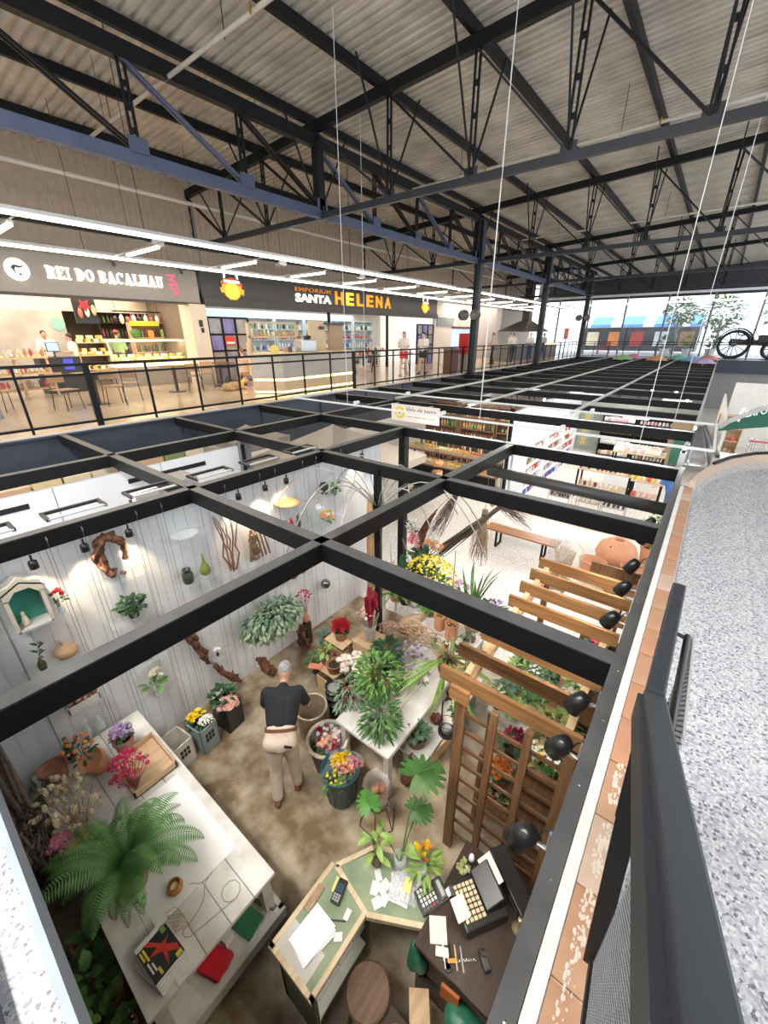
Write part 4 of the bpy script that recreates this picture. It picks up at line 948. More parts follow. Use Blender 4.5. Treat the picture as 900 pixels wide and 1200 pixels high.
# planters along the board wall
def window_box(name, label, loc, d, mat, rz, win=True):
    t = thing(name, label, 'planter', loc, rz); x,y,h = d; m = MB(); w_ = .014
    for s in (-1,1): m.box((s*(x/2-w_/2),0,h/2),(w_,y,h))
    for s in (-1,1): m.box((0,s*(y/2-w_/2),h/2),(x,w_,h))
    m.build('box', mat, t); MB().bb(-x/2,x/2,-y/2,y/2,.0,.012).build('bottom', mat, t)
    if win:
        dk = M('window_hole',(.02,.02,.02),.8,var=0)
        for s in (1,):
            for i in range(3):
                for j in range(2): MB().bb(x/2-.001,x/2+.002,-.058+i*.042,-.026+i*.042,h*.42+j*.07,h*.42+j*.07+.055).build('cut_out', dk, t); MB().bb(-.058+i*.042,-.026+i*.042,y/2-.001,y/2+.002,h*.42+j*.07,h*.42+j*.07+.055).build('cut_out', dk, t)
    return t
window_box('house_planter','empty white wooden planter with cut out windows on the floor',(-4.0,1.06,G),(.3,.24,.36),M('chalk_white',(.66,.62,.57),.7,var=.2),radians(8))
t = window_box('house_planter','blue grey wooden planter with yellow and white flowers',(-3.97,1.36,G),(.3,.24,.38),M('blue_grey_wood',(.30,.36,.38),.7,var=.2),radians(8))
foliage(50,(-.03,-.02,.36),(.1,.09,.06),.08,.04).build('foliage', greens[2], t); put_flowers(t,26,[('daisy',.034,yellow),('rose',.028,yellow)],(-.06,0,.42),(.09,.1,.05)); put_flowers(t,44,[('ball',.012,whitep),('daisy',.018,whitep)],(.08,.03,.4),(.08,.09,.05))
t = window_box('tall_planter','black square planter with dark greenery and pink begonia leaves',(-3.98,1.72,G),(.3,.24,.4),plas_black,radians(8),False)
foliage(110,(-.03,.0,.46),(.16,.14,.1),.08,.045).build('foliage', greens[2], t); put_flowers(t,18,[('daisy',.055,salmon)],(.1,-.03,.42),(.1,.1,.04))
# big trailing plant on driftwood
t = thing('trailing_pothos','big trailing pale green plant held up on wires before the board wall','hanging plant',(-4.12,2.66,-2.05))
MB().lathe(pot_prof(.1,.16),(0,0,-.1),16).build('pot', jg, t)
foliage(620,(.02,0,-.04),(.22,.5,.2),.085,.04,-.2,.8,None,.2).build('foliage', greens[4], t); foliage(420,(.05,0,-.08),(.25,.54,.24),.09,.04,-.4,.9,None,.4).build('pale_foliage', M('sage_leaf',(.30,.40,.24),.5,var=.3), t)
for s in (-.35,.35): MB().tube([(0,s*.2,.05),(0,s,.9),(0,s,1.85)],.002,4).build('wire', wireg, t)
driftwood('driftwood_stump','rust brown forked driftwood stump on the floor under the trailing plant',[(0,-.08,.42),(0,-.03,.28),(.02,.02,.14),(.05,.1,.0)],[.045,.07,.09,.04],(-4.2,2.5,G+.04),31)
driftwood('driftwood_stump','dark driftwood stump standing under the terracotta vase',[(0,0,.45),(0,.0,.3),(.0,.02,.12),(.02,.05,.02)],[.06,.08,.09,.05],(-4.22,3.25,G+.05),33)
t = thing('red_sprig_vase','terracotta vase with a red berry sprig before the board wall','vase',(-4.25,3.38,-2.72)); MB().lathe([(.03,0),(.065,.04),(.06,.09),(.02,.16),(.016,.26),(.02,.27)],(0,0,0),14).build('vase', terracotta, t, True); stems(6,(0,0,.2),(0,0,.45),(.09,.09,.1)).build('stems', M('red_stem'), t); put_flowers(t,28,[('ball',.014,magenta),('daisy',.025,red)],(0,0,.46),(.12,.13,.14))
MB().bb(-.05,.05,-.05,.05,-.43,0).build('stand', M('dark_stand',(.05,.03,.02),.7), t)

# ================================================================== FLOWER SHOP: MIDDLE
random.seed(5)
# buckets
t = thing('flower_bucket','dark teal plastic bucket packed with wrapped pink and yellow bouquets','bucket',(-2.14,1.96,G))
MB().lathe([(.15,0),(.155,.01),(.205,.46),(.215,.46),(.215,.48),(.2,.48),(.15,.02),(.001,.02)],(0,0,0),28).build('bucket', M('teal_plastic',(.02,.085,.12),.35,var=.1), t, True)
m = MB()
for k in range(14): a = 2*pi*k/14; m.bar((.158*cos(a),.158*sin(a),.02),(.203*cos(a),.203*sin(a),.44),.008,.008)
m.build('ribs', M('teal_plastic'), t)
cello = glass('cellophane',(.9,.88,.88),.22,.15)
def bouquet(label, loc, kinds, n, tilt=(0,0), r=.1, leafg=0):
    t = thing('bouquet', label, 'bouquet', loc); 
    foliage(30,(0,0,.3),(r*.9,r*.9,.08),.08,.03).build('foliage', greens[leafg], t); put_flowers(t,n,kinds,(0,0,.33),(r,r,.07))
    stems(10,(0,0,.02),(0,0,.3),(r*.6,r*.6,.05)).build('stems', greens[1], t)
    m = MB(); N = 14; P = []
    for i in range(3):
        for j in range(N): rr = [.03,r*.8,r*1.35][i]*(1+(.13 if j%2 and i == 2 else 0)); P.append((rr*cos(2*pi*j/N),rr*sin(2*pi*j/N),[.02,.26,.4][i]+(rnd(-.03,.03) if i == 2 else 0)))
    m.add(P,[(i*N+j,i*N+(j+1)%N,(i+1)*N+(j+1)%N,(i+1)*N+j) for i in range(2) for j in range(N)]); m.build('wrapper', cello, t)
    t.rotation_euler = (tilt[0],tilt[1],rnd(0,3)); return t
for lab,dx,dy,kinds,g in (('bouquet of yellow chrysanthemums in the teal bucket',-.02,.05,[('pompon',.06,yellow),('rose',.04,yellow)],3),('bouquet of coral and peach roses in the teal bucket',.06,-.03,[('rose',.06,peach),('rose',.05,salmon)],0),('bouquet of pink carnations in the teal bucket',.12,.07,[('pompon',.05,pinkp),('pompon',.04,salmon)],4),('bouquet of yellow green filler flowers in the teal bucket',-.04,-.1,[('ball',.018,yellow),('ball',.02,greens[3])],1)):
    bouquet(lab,(-2.14+dx,1.96+dy,G+.1),kinds,12,(-dy*1.6,dx*1.6),.095,g)
t = thing('flower_basket','white rimmed woven basket full of wrapped bouquets beside the bucket','basket',(-2.52,2.14,G))
MB().lathe([(.17,0),(.2,.2),(.235,.42),(.22,.42),(.18,.2),(.15,.02),(.001,.02)],(0,0,0),24).build('basket', M('dark_wicker',(.19,.15,.12),.8,var=.5,scale=40), t)
P = [(.235*cos(2*pi*j/24),.235*sin(2*pi*j/24),.43) for j in range(25)]; MB().tube(P,.022,8).build('rim', M('pale_wicker',(.68,.58,.44),.7,var=.2,scale=30), t, True)
for lab,dx,dy,kinds,g in (('bouquet of cream flowers in silver paper in the rimmed basket',-.05,.08,[('rose',.05,whitep),('rose',.04,magenta)],4),('bouquet of white and pale pink blooms in the rimmed basket',.08,.07,[('daisy',.05,whitep),('ball',.02,pinkp)],4),('bouquet of pale orange hydrangea in the rimmed basket',.02,-.1,[('daisy',.04,M('apricot_petal',(.85,.56,.38))),('ball',.03,peach)],0),('bouquet of purple red flowers in the rimmed basket',.09,-.14,[('pompon',.045,magenta),('pompon',.035,lilac)],4)):
    bouquet(lab,(-2.52+dx,2.14+dy,G+.07),kinds,13,(-dy*1.7,dx*1.7),.1,g)
t = thing('wicker_basket','tall round wicker basket in front of the man','basket',(-3.0,2.32,G))
MB().lathe([(.17,0),(.19,.2),(.2,.44),(.19,.44),(.175,.2),(.16,.02),(.001,.02)],(0,0,0),24).build('body', M('wicker',(.42,.33,.22),.8,var=.4,scale=40), t)
MB().tube([(.2*cos(2*pi*j/24),.2*sin(2*pi*j/24),.44) for j in range(25)],.012,7).build('rim', M('pale_wicker'), t)
for k in range(3):
    t = thing('black_bucket','black plastic flower bucket in the nested stack by the pillar','bucket',(-2.93,2.66,G+.02+.11*k),group='nested black buckets')
    MB().lathe([(.075,0),(.1,.3),(.11,.3),(.11,.32),(.095,.32),(.07,.02),(.001,.02)],(0,0,0),20).build('bucket', plas_black, t, True); MB().lathe([(.1,.262),(.104,.275)],(0,0,0),20).build('grey_band', M('grey_band',(.3,.3,.3),.4), t)
# stepped crates with pots
for (x,y,h,lab) in ((-3.28,3.02,.42,'low pale wooden crate carrying terracotta pots'),(-3.42,3.35,.62,'middle pale wooden crate step behind the low crate'),(-3.0,3.5,.72,'tall pale wooden crate carrying a vase of red amaranth')):
    t = thing('wooden_crate', lab, 'crate', (x,y,G)); w_ = .19
    for i in range(3): MB().bb(-w_,w_,-w_+i*.128,-w_+.12+i*.128,h-.018,h).build('slat', palewood, t)
    for s in (-1,1):
        for i in range(int(h/.14)): MB().bb(s*w_-.008*(1+s),s*w_+.008*(1-s),-w_,w_,.02+i*.14,.13+i*.14).build('slat', palewood, t); MB().bb(-w_,w_,s*w_-.008*(1+s),s*w_+.008*(1-s),.02+i*.14,.13+i*.14).build('slat', palewood, t)
potted('red_flower_pot','terracotta pot of bright red chrysanthemums on a crate','potted plant',(-3.42,3.33,G+.62),.085,.15,terracotta2,(30,(.1,.1,.04),.07,.05,2,.17),(30,[('pompon',.045,red)],(0,0,.22),(.13,.13,.07)))
potted('green_pot','terracotta pot of yellow green leaves on the low crate','potted plant',(-3.4,3.0,G+.42),.075,.17,terracotta2,(16,(.06,.06,.07),.1,.05,3,.2))
potted('round_pot','wide brown clay pot with coiled rim on the low crate','pot',(-3.2,2.95,G+.42),.09,.14,terracotta2,None)
potted('blue_green_succulent','grey blue leafy plant in a pot beside the red flowers','potted plant',(-3.72,3.35,G),.11,.4,terracotta2,(70,(.13,.13,.1),.07,.05,M('blue_leaf',(.13,.26,.24),.5,var=.3),.48))
potted('nursery_plant','fresh green plant in a black nursery pot beside the crates','potted plant',(-3.72,3.06,G),.07,.14,plas_black,(46,(.13,.13,.08),.08,.055,1,.2))
t = thing('brochure','coral pink booklet lying on the low crate corner','booklet',(-3.46,2.83,G+.425),.5); MB().bb(-.1,.1,-.05,.05,0,.012).build('cover', M('coral',(.7,.25,.17),.5), t)
t = thing('amaranth_vase','clear vase of deep red amaranth and pale stems on the tall crate','vase',(-2.98,3.48,G+.72)); MB().lathe([(.06,0),(.07,.02),(.085,.2),(.11,.3),(.1,.3),(.075,.2),(.06,.03),(.001,.02)],(0,0,0),18).build('vase', glb, t, True)
am = M('amaranth_red',(.33,.01,.04),.85,var=.4,scale=40)
for k in range(5): m = MB(); a = k*1.3; m.tube([(0,0,.1),(.03*cos(a),.03*sin(a),.45),(.07*cos(a)+.04,.07*sin(a),.75+.06*(k%3)),(.1*cos(a)+.05,.1*sin(a),.6)],[.01,.028,.03,.012],8); m.build('plume', am, t)
m = MB()
for k in range(50): a = rnd(0,6.28); m.tube([(rnd(-.05,.05),rnd(-.05,.05),.03),(.08*cos(a),.08*sin(a),.3),(.13*cos(a),.13*sin(a),.45)],.0035,4)
m.build('pale_stems', M('pale_stem',(.62,.5,.42),.8,var=.3), t); put_flowers(t,26,[('daisy',.035,cream),('daisy',.03,pinkp)],(-.06,-.03,.42),(.14,.14,.08))
bunch('dried_roses','bunch of dusty pink dried roses beside the pillar',(-2.75,3.62,G+.75),30,[('ball',.02,M('dusty_rose',(.45,.25,.24))),('pompon',.028,M('dusty_rose'))],(0,0,.18),(.15,.13,.09),0,straw,20)
t = thing('burlap_sack','crumpled brown paper sack lying on the white table','sack',(-2.62,3.95,G+.755)); m = MB()
ellip(m,(0,0,.1),(.17,.2,.11)); capsule(m,(0,.1,.12),(.12,.2,.2),.09,.05); place(voxel_mesh(m,.03,2),'sack',M('kraft',(.42,.29,.18),.9,var=.4,scale=12,bump=.6),t)
# iron pillar crowned with arching wires
t = thing('palm_pillar','black pillar crowned with long arching steel wires','pillar',(-3.25,4.02,G)); MB().bb(-3.29,-3.21,3.98,4.06,G,-.1).build('post', black, t, world=True)
random.seed(8)
for k in range(15):
    a = 2*pi*k/15+rnd(-.1,.1); L = rnd(1.0,1.65); P = []
    for i in range(12):
        u = i/11; P.append((-3.25+cos(a)*(.05+L*u**.9), 4.02+sin(a)*(.05+L*u**.9)*.85, -.62+2.0*L/1.3*u*(.92-u)+.0*u))
    MB().tube(P,.008,5).build('arching_wire', M('dull_steel',(.45,.43,.41),.45,.2,.2), t, world=True)
m = MB()
for k in range(18): a = 2*pi*k/18; m.tube([(-3.25+.045*cos(a),4.02+.045*sin(a),-1.15),(-3.25+.055*cos(a),4.02+.055*sin(a),-.7),(-3.25+.07*cos(a),4.02+.07*sin(a),-.58)],.012,5)
m.build('wire_bundle', black, t, world=True)
m = MB().tube([(-3.16,3.97,G+.9),(-3.16,3.97,-.5)],.006,5); m.build('riser_wire', chrome, t, world=True)
tag(MB().bb(-4.42,-4.28,6.12,6.26,G,-.18).build('steel_post', black),'square black post at the end of the board wall','post')
t = thing('lit_log','tall pale peeled log standing by the pillar under a spotlight','log',(-4.2,5.0,G)); random.seed(3)
MB().tube([(0,0,0),(.02,.02,.6),(-.02,.03,1.2),(.01,0,1.8),(0,.02,2.2)],[.13,.11,.1,.09,.07],10).build('trunk', M('peeled_log',(.6,.38,.2),.7,var=.4,scale=5,stretch=(6,6,.6)), t, True)
# plants behind the pillar on a long low bench
t = thing('plant_bench','long low white bench carrying flowering plants behind the pillar','bench',(-2.75,4.78,G)); MB().bb(-.95,.95,-.25,.25,.66,.7).build('top', paint, t)
for sx in (-.85,.85):
    for sy in (-.2,.2): MB().bb(sx-.03,sx+.03,sy-.03,sy+.03,0,.66).build('leg', paint, t)
BZ = G+.702
t = thing('cactus_column','cluster of tall dark green cactus columns behind the pillar','cactus',(-3.3,4.72,BZ)); MB().lathe(pot_prof(.1,.15),(0,0,0),14).build('pot', terracotta, t)
for k,(dx,dy,h) in enumerate(((0,0,.75),(.08,.03,.6),(-.07,.04,.55),(.03,-.07,.45),(.15,.05,.5))):
    m = MB(); N = 16; rr = [(.055 if j%2 else .04) for j in range(N)]; P = [(dx*.7+rr[j]*s*cos(2*pi*j/N),dy*.7+rr[j]*s*sin(2*pi*j/N),z) for z,s in ((.1,.8),(.3,1),(h*.9,1),(h,.6)) for j in range(N)]
    m.add(P,[(i*N+j,i*N+(j+1)%N,(i+1)*N+(j+1)%N,(i+1)*N+j) for i in range(3) for j in range(N)]+[tuple(3*N+j for j in range(N))]); m.build('column', greens[2], t)
bunch('pink_spike_plant','pink and magenta spike flowers rising behind the cactus',(-3.25,4.95,BZ),8,[('spike',.05,magenta),('spike',.05,salmon)],(0,0,.75),(.14,.12,.2),0,greens[0],8,(30,.12,.06,0))
potted('pampas_pot','tan dried grasses with green fronds beside the pillar','potted plant',(-3.62,4.66,BZ),.09,.14,straw,(60,(.14,.14,.16),.2,.03,M('dry_leaf',(.42,.33,.15),.8,var=.3),.3))
potted('yellow_bush','large bush of small bright yellow flowers on the long bench','potted plant',(-2.8,4.82,BZ),.11,.16,terracotta,(170,(.3,.25,.18),.13,.06,0,.34),(270,[('daisy',.026,yellow),('ball',.014,yellow),('daisy',.03,M('lemon_petal',(.9,.78,.08)))],(0,0,.40),(.46,.36,.42)))
t = thing('white_jar','white ceramic jar with red lid among the yellow flowers','jar',(-2.93,4.56,BZ)); MB().lathe([(.05,0),(.075,.05),(.075,.1),(.05,.15),(.04,.17)],(0,0,0),14).build('jar', white, t, True); MB().lathe([(.045,.17),(.04,.2),(.001,.21)],(0,0,0),12).build('lid', red, t)
potted('bromeliad','yellow green bromeliad with strap leaves at the bench end','potted plant',(-3.28,4.5,BZ),.08,.12,terracotta,(40,(.12,.12,.06),.24,.035,3,.16,.6))
potted('orchid_pot','purple and white orchids beside the yellow bush','potted plant',(-2.3,4.86,BZ),.09,.14,glb,(26,(.12,.12,.06),.2,.06,2,.2,.5),(12,[('daisy',.05,lilac),('daisy',.045,pinkp)],(0,0,.42),(.14,.14,.12)))
bunch('protea_bunch','dusty pink dried grass plumes at the front of the long bench',(-2.35,4.55,BZ),12,[('spike',.045,M('plume_pink',(.62,.42,.33))),('pompon',.05,M('plume_pink'))],(0,0,.3),(.15,.12,.12),0,straw,16)
potted('strap_leaf_plant','tall strap leaf plant with drooping blades at the bench end','potted plant',(-1.92,4.62,BZ),.1,.2,terracotta,(26,(.1,.1,.12),.55,.045,0,.35,1.3))
potted('violet_orchid','dark leaved plant with violet blooms at the bench corner','potted plant',(-1.72,4.86,BZ),.09,.14,plas_black,(36,(.15,.13,.1),.14,.07,2,.24),(8,[('daisy',.045,lilac)],(.05,0,.38),(.12,.1,.08)))
potted('broad_leaf_plant','broad glossy leaved plant in front of the yellow bush','potted plant',(-2.62,4.52,BZ),.08,.13,terracotta,(70,(.17,.15,.1),.13,.07,1,.24))
potted('lime_leaf_plant','lime green leafy plant between jar and bromeliad','potted plant',(-3.1,4.52,BZ),.07,.12,plas_black,(80,(.15,.13,.1),.1,.05,3,.22))
potted('tall_green_plant','tall dark upright leafy plant behind the yellow bush','potted plant',(-3.05,4.98,BZ),.09,.16,terracotta2,(110,(.18,.15,.3),.16,.06,2,.55,.8))
potted('pink_white_begonia','begonia with pink and white blooms at the end of the long bench','potted plant',(-2.05,4.95,BZ),.08,.13,terracotta,(60,(.16,.14,.1),.1,.06,0,.22),(20,[('daisy',.035,pinkp),('daisy',.03,whitep)],(0,0,.33),(.16,.14,.1)))
# driftwood trunk with orchids
o = driftwood('standing_driftwood','tall dark driftwood trunk with air plants behind the bench',[(0,0,0),(.02,0,.4),(-.02,.02,.85),(.02,0,1.3),(.15,.05,1.7),(.3,.1,1.95)],[.11,.1,.09,.08,.05,.02],(-3.55,5.6,G),41)
bunch('orange_bromeliads','orange and cream air plants tied to the driftwood trunk',(-3.32,5.55,G+1.05),16,[('daisy',.09,M('rust_petal',(.55,.22,.08))),('daisy',.06,cream)],(.1,0,.15),(.2,.12,.16),0,straw,8,(30,.12,.03,4))
bunch('white_orchid_spray','white orchid spray on the upper driftwood trunk',(-3.62,5.5,G+1.35),18,[('daisy',.05,whitep),('daisy',.05,M('grey_petal',(.6,.6,.62)))],(0,0,.15),(.13,.1,.22),0,greens[2],8,(20,.1,.06,2))
# dried branch bundles hanging from the cross beam
def hanging_branches(label, P0, P1, n, sp, r, mat, seed, nm='branch_bundle'):
    random.seed(seed); t = thing(nm, label, 'branches', P0); a = Vector(P0); b = Vector(P1); m = MB()
    for k in range(n):
        e = b+Vector((rnd(-sp,sp),rnd(-sp,sp)*.6,rnd(-sp,sp)*.6)); c = a.lerp(e,.5)+Vector((rnd(-sp,sp),rnd(-sp,sp),rnd(-sp,sp)))*.35
        m.tube([a+Vector((rnd(-.04,.04),rnd(-.04,.04),0)),a.lerp(c,.6),c,e],[r,r*.9,r*.8,r*.3],4)
    m.build('twigs', mat, t, world=True)
    m = MB(); m.tube([(a.x,a.y,a.z-.02),(a.x,a.y,-.15)],.004,4); m.build('hanging_cord', wireg, t, world=True)
    m = MB(); d = (b-a).normalized(); m.tube([a+d*.08,a+d*.12],.055,8); m.build('binding', twig, t, world=True); return t
hanging_branches('tan dried broom grass bundle hung heads down by the wooden bench',(-2.54,6.1,-1.2),(-2.58,6.1,-2.2),90,.17,.005,straw,51)
hanging_branches('grey brown willow branches hung slanting from the cross beam',(-2.2,6.1,-1.0),(-3.4,6.05,-2.35),34,.13,.015,twig,52)
hanging_branches('fine dark twig bundle hung from the cross beam near the pillar',(-3.05,6.1,-.9),(-3.55,6.1,-2.0),60,.2,.005,twig,53)
hanging_branches('short curled twigs with seed heads hung beside the broom grass',(-2.4,6.12,-.95),(-1.85,6.1,-1.25),30,.18,.009,twig,54)
hanging_branches('dark knotty branch hung at the left of the cross beam',(-3.6,6.1,-.75),(-4.1,6.1,-1.35),16,.18,.018,M('dark_bark',(.08,.055,.045),.9),55)
bunch('dried_pods','cluster of brown dried seed pods on the hung branches',(-2.2,6.1,-1.15),22,[('ball',.035,M('pod_tan',(.5,.33,.22))),('ball',.03,drift)],(0,0,.08),(.3,.12,.1),0,twig,14)

# ================================================================== CENTRE WHITE TABLE
t = thing('display_table','white display table covered with pots, vines and ferns','table',(-2.05,3.35,G))
for i in range(3): MB().bb(-2.43+i*.253,-2.183+i*.253,2.2,4.5,-2.49,-2.45).build('top_plank', paint, t, world=True, bevel=.004)
MB().bb(-2.4,-1.7,2.24,4.46,-2.56,-2.49).build('apron', paint, t, world=True)
for x in (-2.36,-1.74):
    for y in (2.28,4.42): MB().bb(x-.035,x+.035,y-.035,y+.035,G,-2.5).build('leg', paint, t, world=True)
t = thing('low_bench','low white bench beside the display table','bench',(-1.62,3.3,G)); MB().bb(-.17,.17,-.75,.75,.42,.46).build('top', paint, t)
for sy in (-.65,.65): MB().bb(-.15,.15,sy-.03,sy+.03,0,.42).build('leg', paint, t)
TZ = G+.752
for (x,y,r,h,lab) in ((-2.3,4.28,.08,.24,'tall terracotta pot holding dried stems on the display table'),(-2.06,4.2,.09,.26,'wide terracotta cylinder pot with moss on the display table')):
    potted('clay_pot',lab,'pot',(x,y,TZ),r,h,terracotta,(10,(.05,.05,.03),.06,.03,M('moss',(.42,.25,.1),.9),h),flare=1.06)
for k,(x,y,c) in enumerate(((-2.0,3.93,terracotta),(-1.86,4.02,terracotta2),(-1.95,3.8,terracotta2),(-2.2,3.95,plas_black),(-1.78,4.32,terracotta2),(-1.88,4.38,terracotta2))):
    potted('mini_cactus','tiny cactus pot standing among terracotta pots on the display table','cactus',(x,y,TZ),.035,.07,c,(18,(.03,.03,.045),.03,.02,2,.1),group='mini cactus pots')
potted('air_plant_vase','striped black and white vase of silvery leaves by the cacti','vase',(-1.82,4.2,TZ),.05,.11,M('mottled',(.5,.45,.42),.5,var=.8,scale=20),(20,(.05,.05,.07),.1,.02,4,.2))
t = thing('peeled_vine','pale peeled vine twisted in loops along the display table','vine',(-2.1,3.7,TZ)); random.seed(61)
for k in range(9):
    P = []; 
    for i in range(22):
        u = i/21; P.append((-.62+u*1.15+.05*sin(i*.7+k)+rnd(-.02,.02), .12-.25*u*(.5+.1*k)+.09*cos(i*.5+k*2), .05+.26*sin(pi*u)*(.3+.09*k)+.015*k))
    MB().tube(P,.0085,6).build('strand', twigpale, t, True)
P = [(.1+.22*cos(a*.35),.0+.24*sin(a*.35),.12+.02*a) for a in range(14)]; MB().tube(P,.008,6).build('strand', twigpale, t, True)
bunch('lilac_bunch','lilac and white dried flowers lying on the display table',(-2.32,3.55,TZ),24,[('daisy',.04,lilac),('daisy',.03,whitep),('ball',.02,lilac)],(.05,-.05,.1),(.24,.24,.06),0,straw,14)
bunch('violet_bunch','violet and white flowers beside the pale vine',(-1.98,3.28,TZ),14,[('daisy',.045,M('violet_petal',(.25,.14,.45))),('daisy',.04,whitep)],(0,0,.1),(.11,.11,.05),0,greens[0],8,(12,.07,.03,0))
potted('white_kalanchoe','cream white flowering plant in a wire ring on the table','potted plant',(-2.1,2.95,TZ),.08,.13,glb,(36,(.12,.12,.06),.07,.05,3,.16),(34,[('daisy',.03,cream),('ball',.016,whitep)],(0,0,.24),(.12,.12,.06)))
potted('green_shrub','dense mid green leafy shrub in clay bowl on the display table','potted plant',(-2.22,2.72,TZ+.12),.1,.1,terracotta2,(560,(.27,.27,.24),.075,.024,1,.26,.1))
potted('dark_shrub','dark broad leaved plant behind the mid green shrub','potted plant',(-2.38,3.12,TZ),.09,.16,plas_black,(130,(.16,.16,.16),.1,.055,2,.32))
potted('cascading_fern','feathery trailing plant standing on the display table corner','potted plant',(-1.95,2.42,TZ),.08,.12,M('grey_pot',(.2,.2,.19),.6),(340,(.2,.19,.22),.1,.022,0,.16,-.1))
potted('pale_trailer','pale feathery trailing plant hanging over the table corner','potted plant',(-2.5,2.5,G+.78),.06,.1,terracotta2,(240,(.17,.17,.26),.09,.02,M('grey_green',(.22,.30,.20),.6,var=.3),.05,-.3))
bunch('cream_star_flowers','cream star shaped dried flowers beside the nested buckets',(-2.72,2.86,G+.72),40,[('daisy',.045,cream),('daisy',.035,whitep),('ball',.045,M('blush',(.75,.62,.57)))],(0,0,.14),(.24,.2,.1),0,straw,18)
t = thing('wire_stand','thin black wire plant stand with hexagonal foot at the table end','plant stand',(-1.68,2.02,G)); m = MB()
for z,r in ((.0,.2),(.28,.12)): m.tube([(r*cos(pi/3*j),r*sin(pi/3*j),z+.005) for j in range(7)],.005,5)
for j in range(6): a = pi/3*j; m.tube([(.2*cos(a),.2*sin(a),.005),(.12*cos(a),.12*sin(a),.285)],.005,5)
m.build('wire_frame', plas_black, t)
t = thing('bulb_bag','clear plastic bag of brown bulbs set on the wire stand','bag',(-1.68,2.02,G+.29)); m = MB(); N = 14; P = []
for i,(r,z) in enumerate(((.09,.0),(.12,.07),(.13,.16),(.1,.24),(.14,.3))):
    for j in range(N): rr = r*(1+.12*rnd(-1,1)); P.append((rr*cos(2*pi*j/N),rr*sin(2*pi*j/N),z+(rnd(-.03,.03) if i == 4 else 0)))
m.add(P,[(i*N+j,i*N+(j+1)%N,(i+1)*N+(j+1)%N,(i+1)*N+j) for i in range(4) for j in range(N)]); m.build('bag', glass('milky_plastic',(.8,.76,.72),.42,.3), t, True)
bulb = mesh(MB().ball((0,0,0),.04,8,6,1.2),'bulb',M('bulb_brown',(.35,.15,.09),.7,var=.3),True)
for k in range(16): inst(bulb,'bulb',(rnd(-.06,.06),rnd(-.06,.06),.05+.01*k),t,(rnd(0,3),rnd(0,3),0),world=False)
t = thing('iron_stand','black iron stand with a ring for flower pots by the buckets','plant stand',(-2.76,2.76,G)); m = MB(); m.bb(-.02,.02,-.02,.02,0,.85); m.build('post', black, t)
MB().tube([(.02+.1+.1*cos(a*.4+3.14),.1*sin(a*.4+3.14),.55) for a in range(17)],.006,5).build('ring', black, t)
potted('succulent_bowl','brown bowl of grey green succulents on the low bench end','potted plant',(-1.66,2.72,G+.462),.1,.12,M('brown_glaze',(.16,.085,.05),.4),(60,(.1,.1,.07),.09,.05,4,.18))
potted('seed_pod_bowl','small dark red seed pods in a bowl on the low bench','bowl',(-1.62,3.1,G+.462),.06,.04,drift,None,(12,[('ball',.025,M('dark_red_pod',(.14,.04,.03),.6))],(0,0,.05),(.06,.06,.03)))
driftwood('bark_piece','dark curved bark piece leaning at the low bench',[(0,0,.0),(.02,.05,.2),(0,.08,.42)],[.08,.1,.05],(-1.62,2.5,G+.02),71)
tag(MB().box((-1.46,2.86,G+.32),(.05,.5,.16),rz=-.1).build('pale_board', palewood),'pale wooden board leaning against the low bench','board')
driftwood('driftwood_log','reddish driftwood log lying under the display table edge',[(0,-.25,0),(0,0,.03),(.02,.25,0)],[.05,.06,.04],(-1.65,3.7,G+.53),73)
# hanging lantern ring
t = thing('hanging_lantern','black metal lantern dish hung by straps in front of the trellis','lantern',(-1.36,2.86,G+.72)); m = MB(); m.lathe([(.08,0),(.1,.01),(.1,.03),(.085,.03),(.07,.015),(.001,.012)],(0,0,0),20); m.build('dish', plas_black, t)
for s in (-1,1): MB().bar((s*.075,0,.02),(s*.075,0,.42),.012,.012).build('strap', plas_black, t)
MB().lathe([(.05,.02),(.06,.05),(.05,.08),(.045,.05)],(0,0,0),14).build('candle_cup', brushed, t); MB().tube([(.09*cos(a*.3),.09*sin(a*.3),.16) for a in range(22)],.004,4).build('ring', plas_black, t)
MB().tube([(-.075,0,.42),(0,0,.55),(.075,0,.42)],.005,5).build('bail', plas_black, t); MB().tube([(0,0,.55),(0,0,1.45)],.003,4).build('cord', wireg, t)
potted('hanging_cactus','small plant in a shallow clay dish hung at the trellis corner','potted plant',(-1.16,2.75,-2.0),.06,.06,terracotta2,(34,(.08,.07,.07),.08,.035,2,.1))
MB().tube([(0,0,.06),(0,-.05,1.0)],.003,4).build('cord', wireg, bpy.data.objects['hanging_cactus'])

# ================================================================== DESK CORNER
green_paint = M('green_paint',(.25,.31,.20),.6,var=.25,scale=5,col2=(.16,.22,.14)); creamedge = wood('chipped_edge',(.66,.56,.40),(.48,.37,.24),.7,1)
t = thing('green_desk','old green painted desk with cream edges beside the stool','desk',(-1.27,.88,G)); DZ = .8
MB().bb(-1.46,-1.08,.6,1.18,-2.43,-2.40).build('top', green_paint, t, world=True)
m = MB(); m.bb(-1.49,-1.455,.57,1.2,-2.44,-2.395); m.bb(-1.085,-1.05,.57,1.12,-2.44,-2.395); m.bb(-1.49,-1.05,.565,.6,-2.44,-2.395); m.build('edge_trim', creamedge, t, world=True)
m = MB(); m.bb(-1.46,-1.43,.6,1.18,G,-2.43); m.bb(-1.46,-1.08,1.15,1.18,G,-2.43); m.bb(-1.46,-1.08,.6,.63,G,-2.43); m.build('carcass', M('olive_paint',(.16,.19,.12),.7,var=.3), t, world=True)
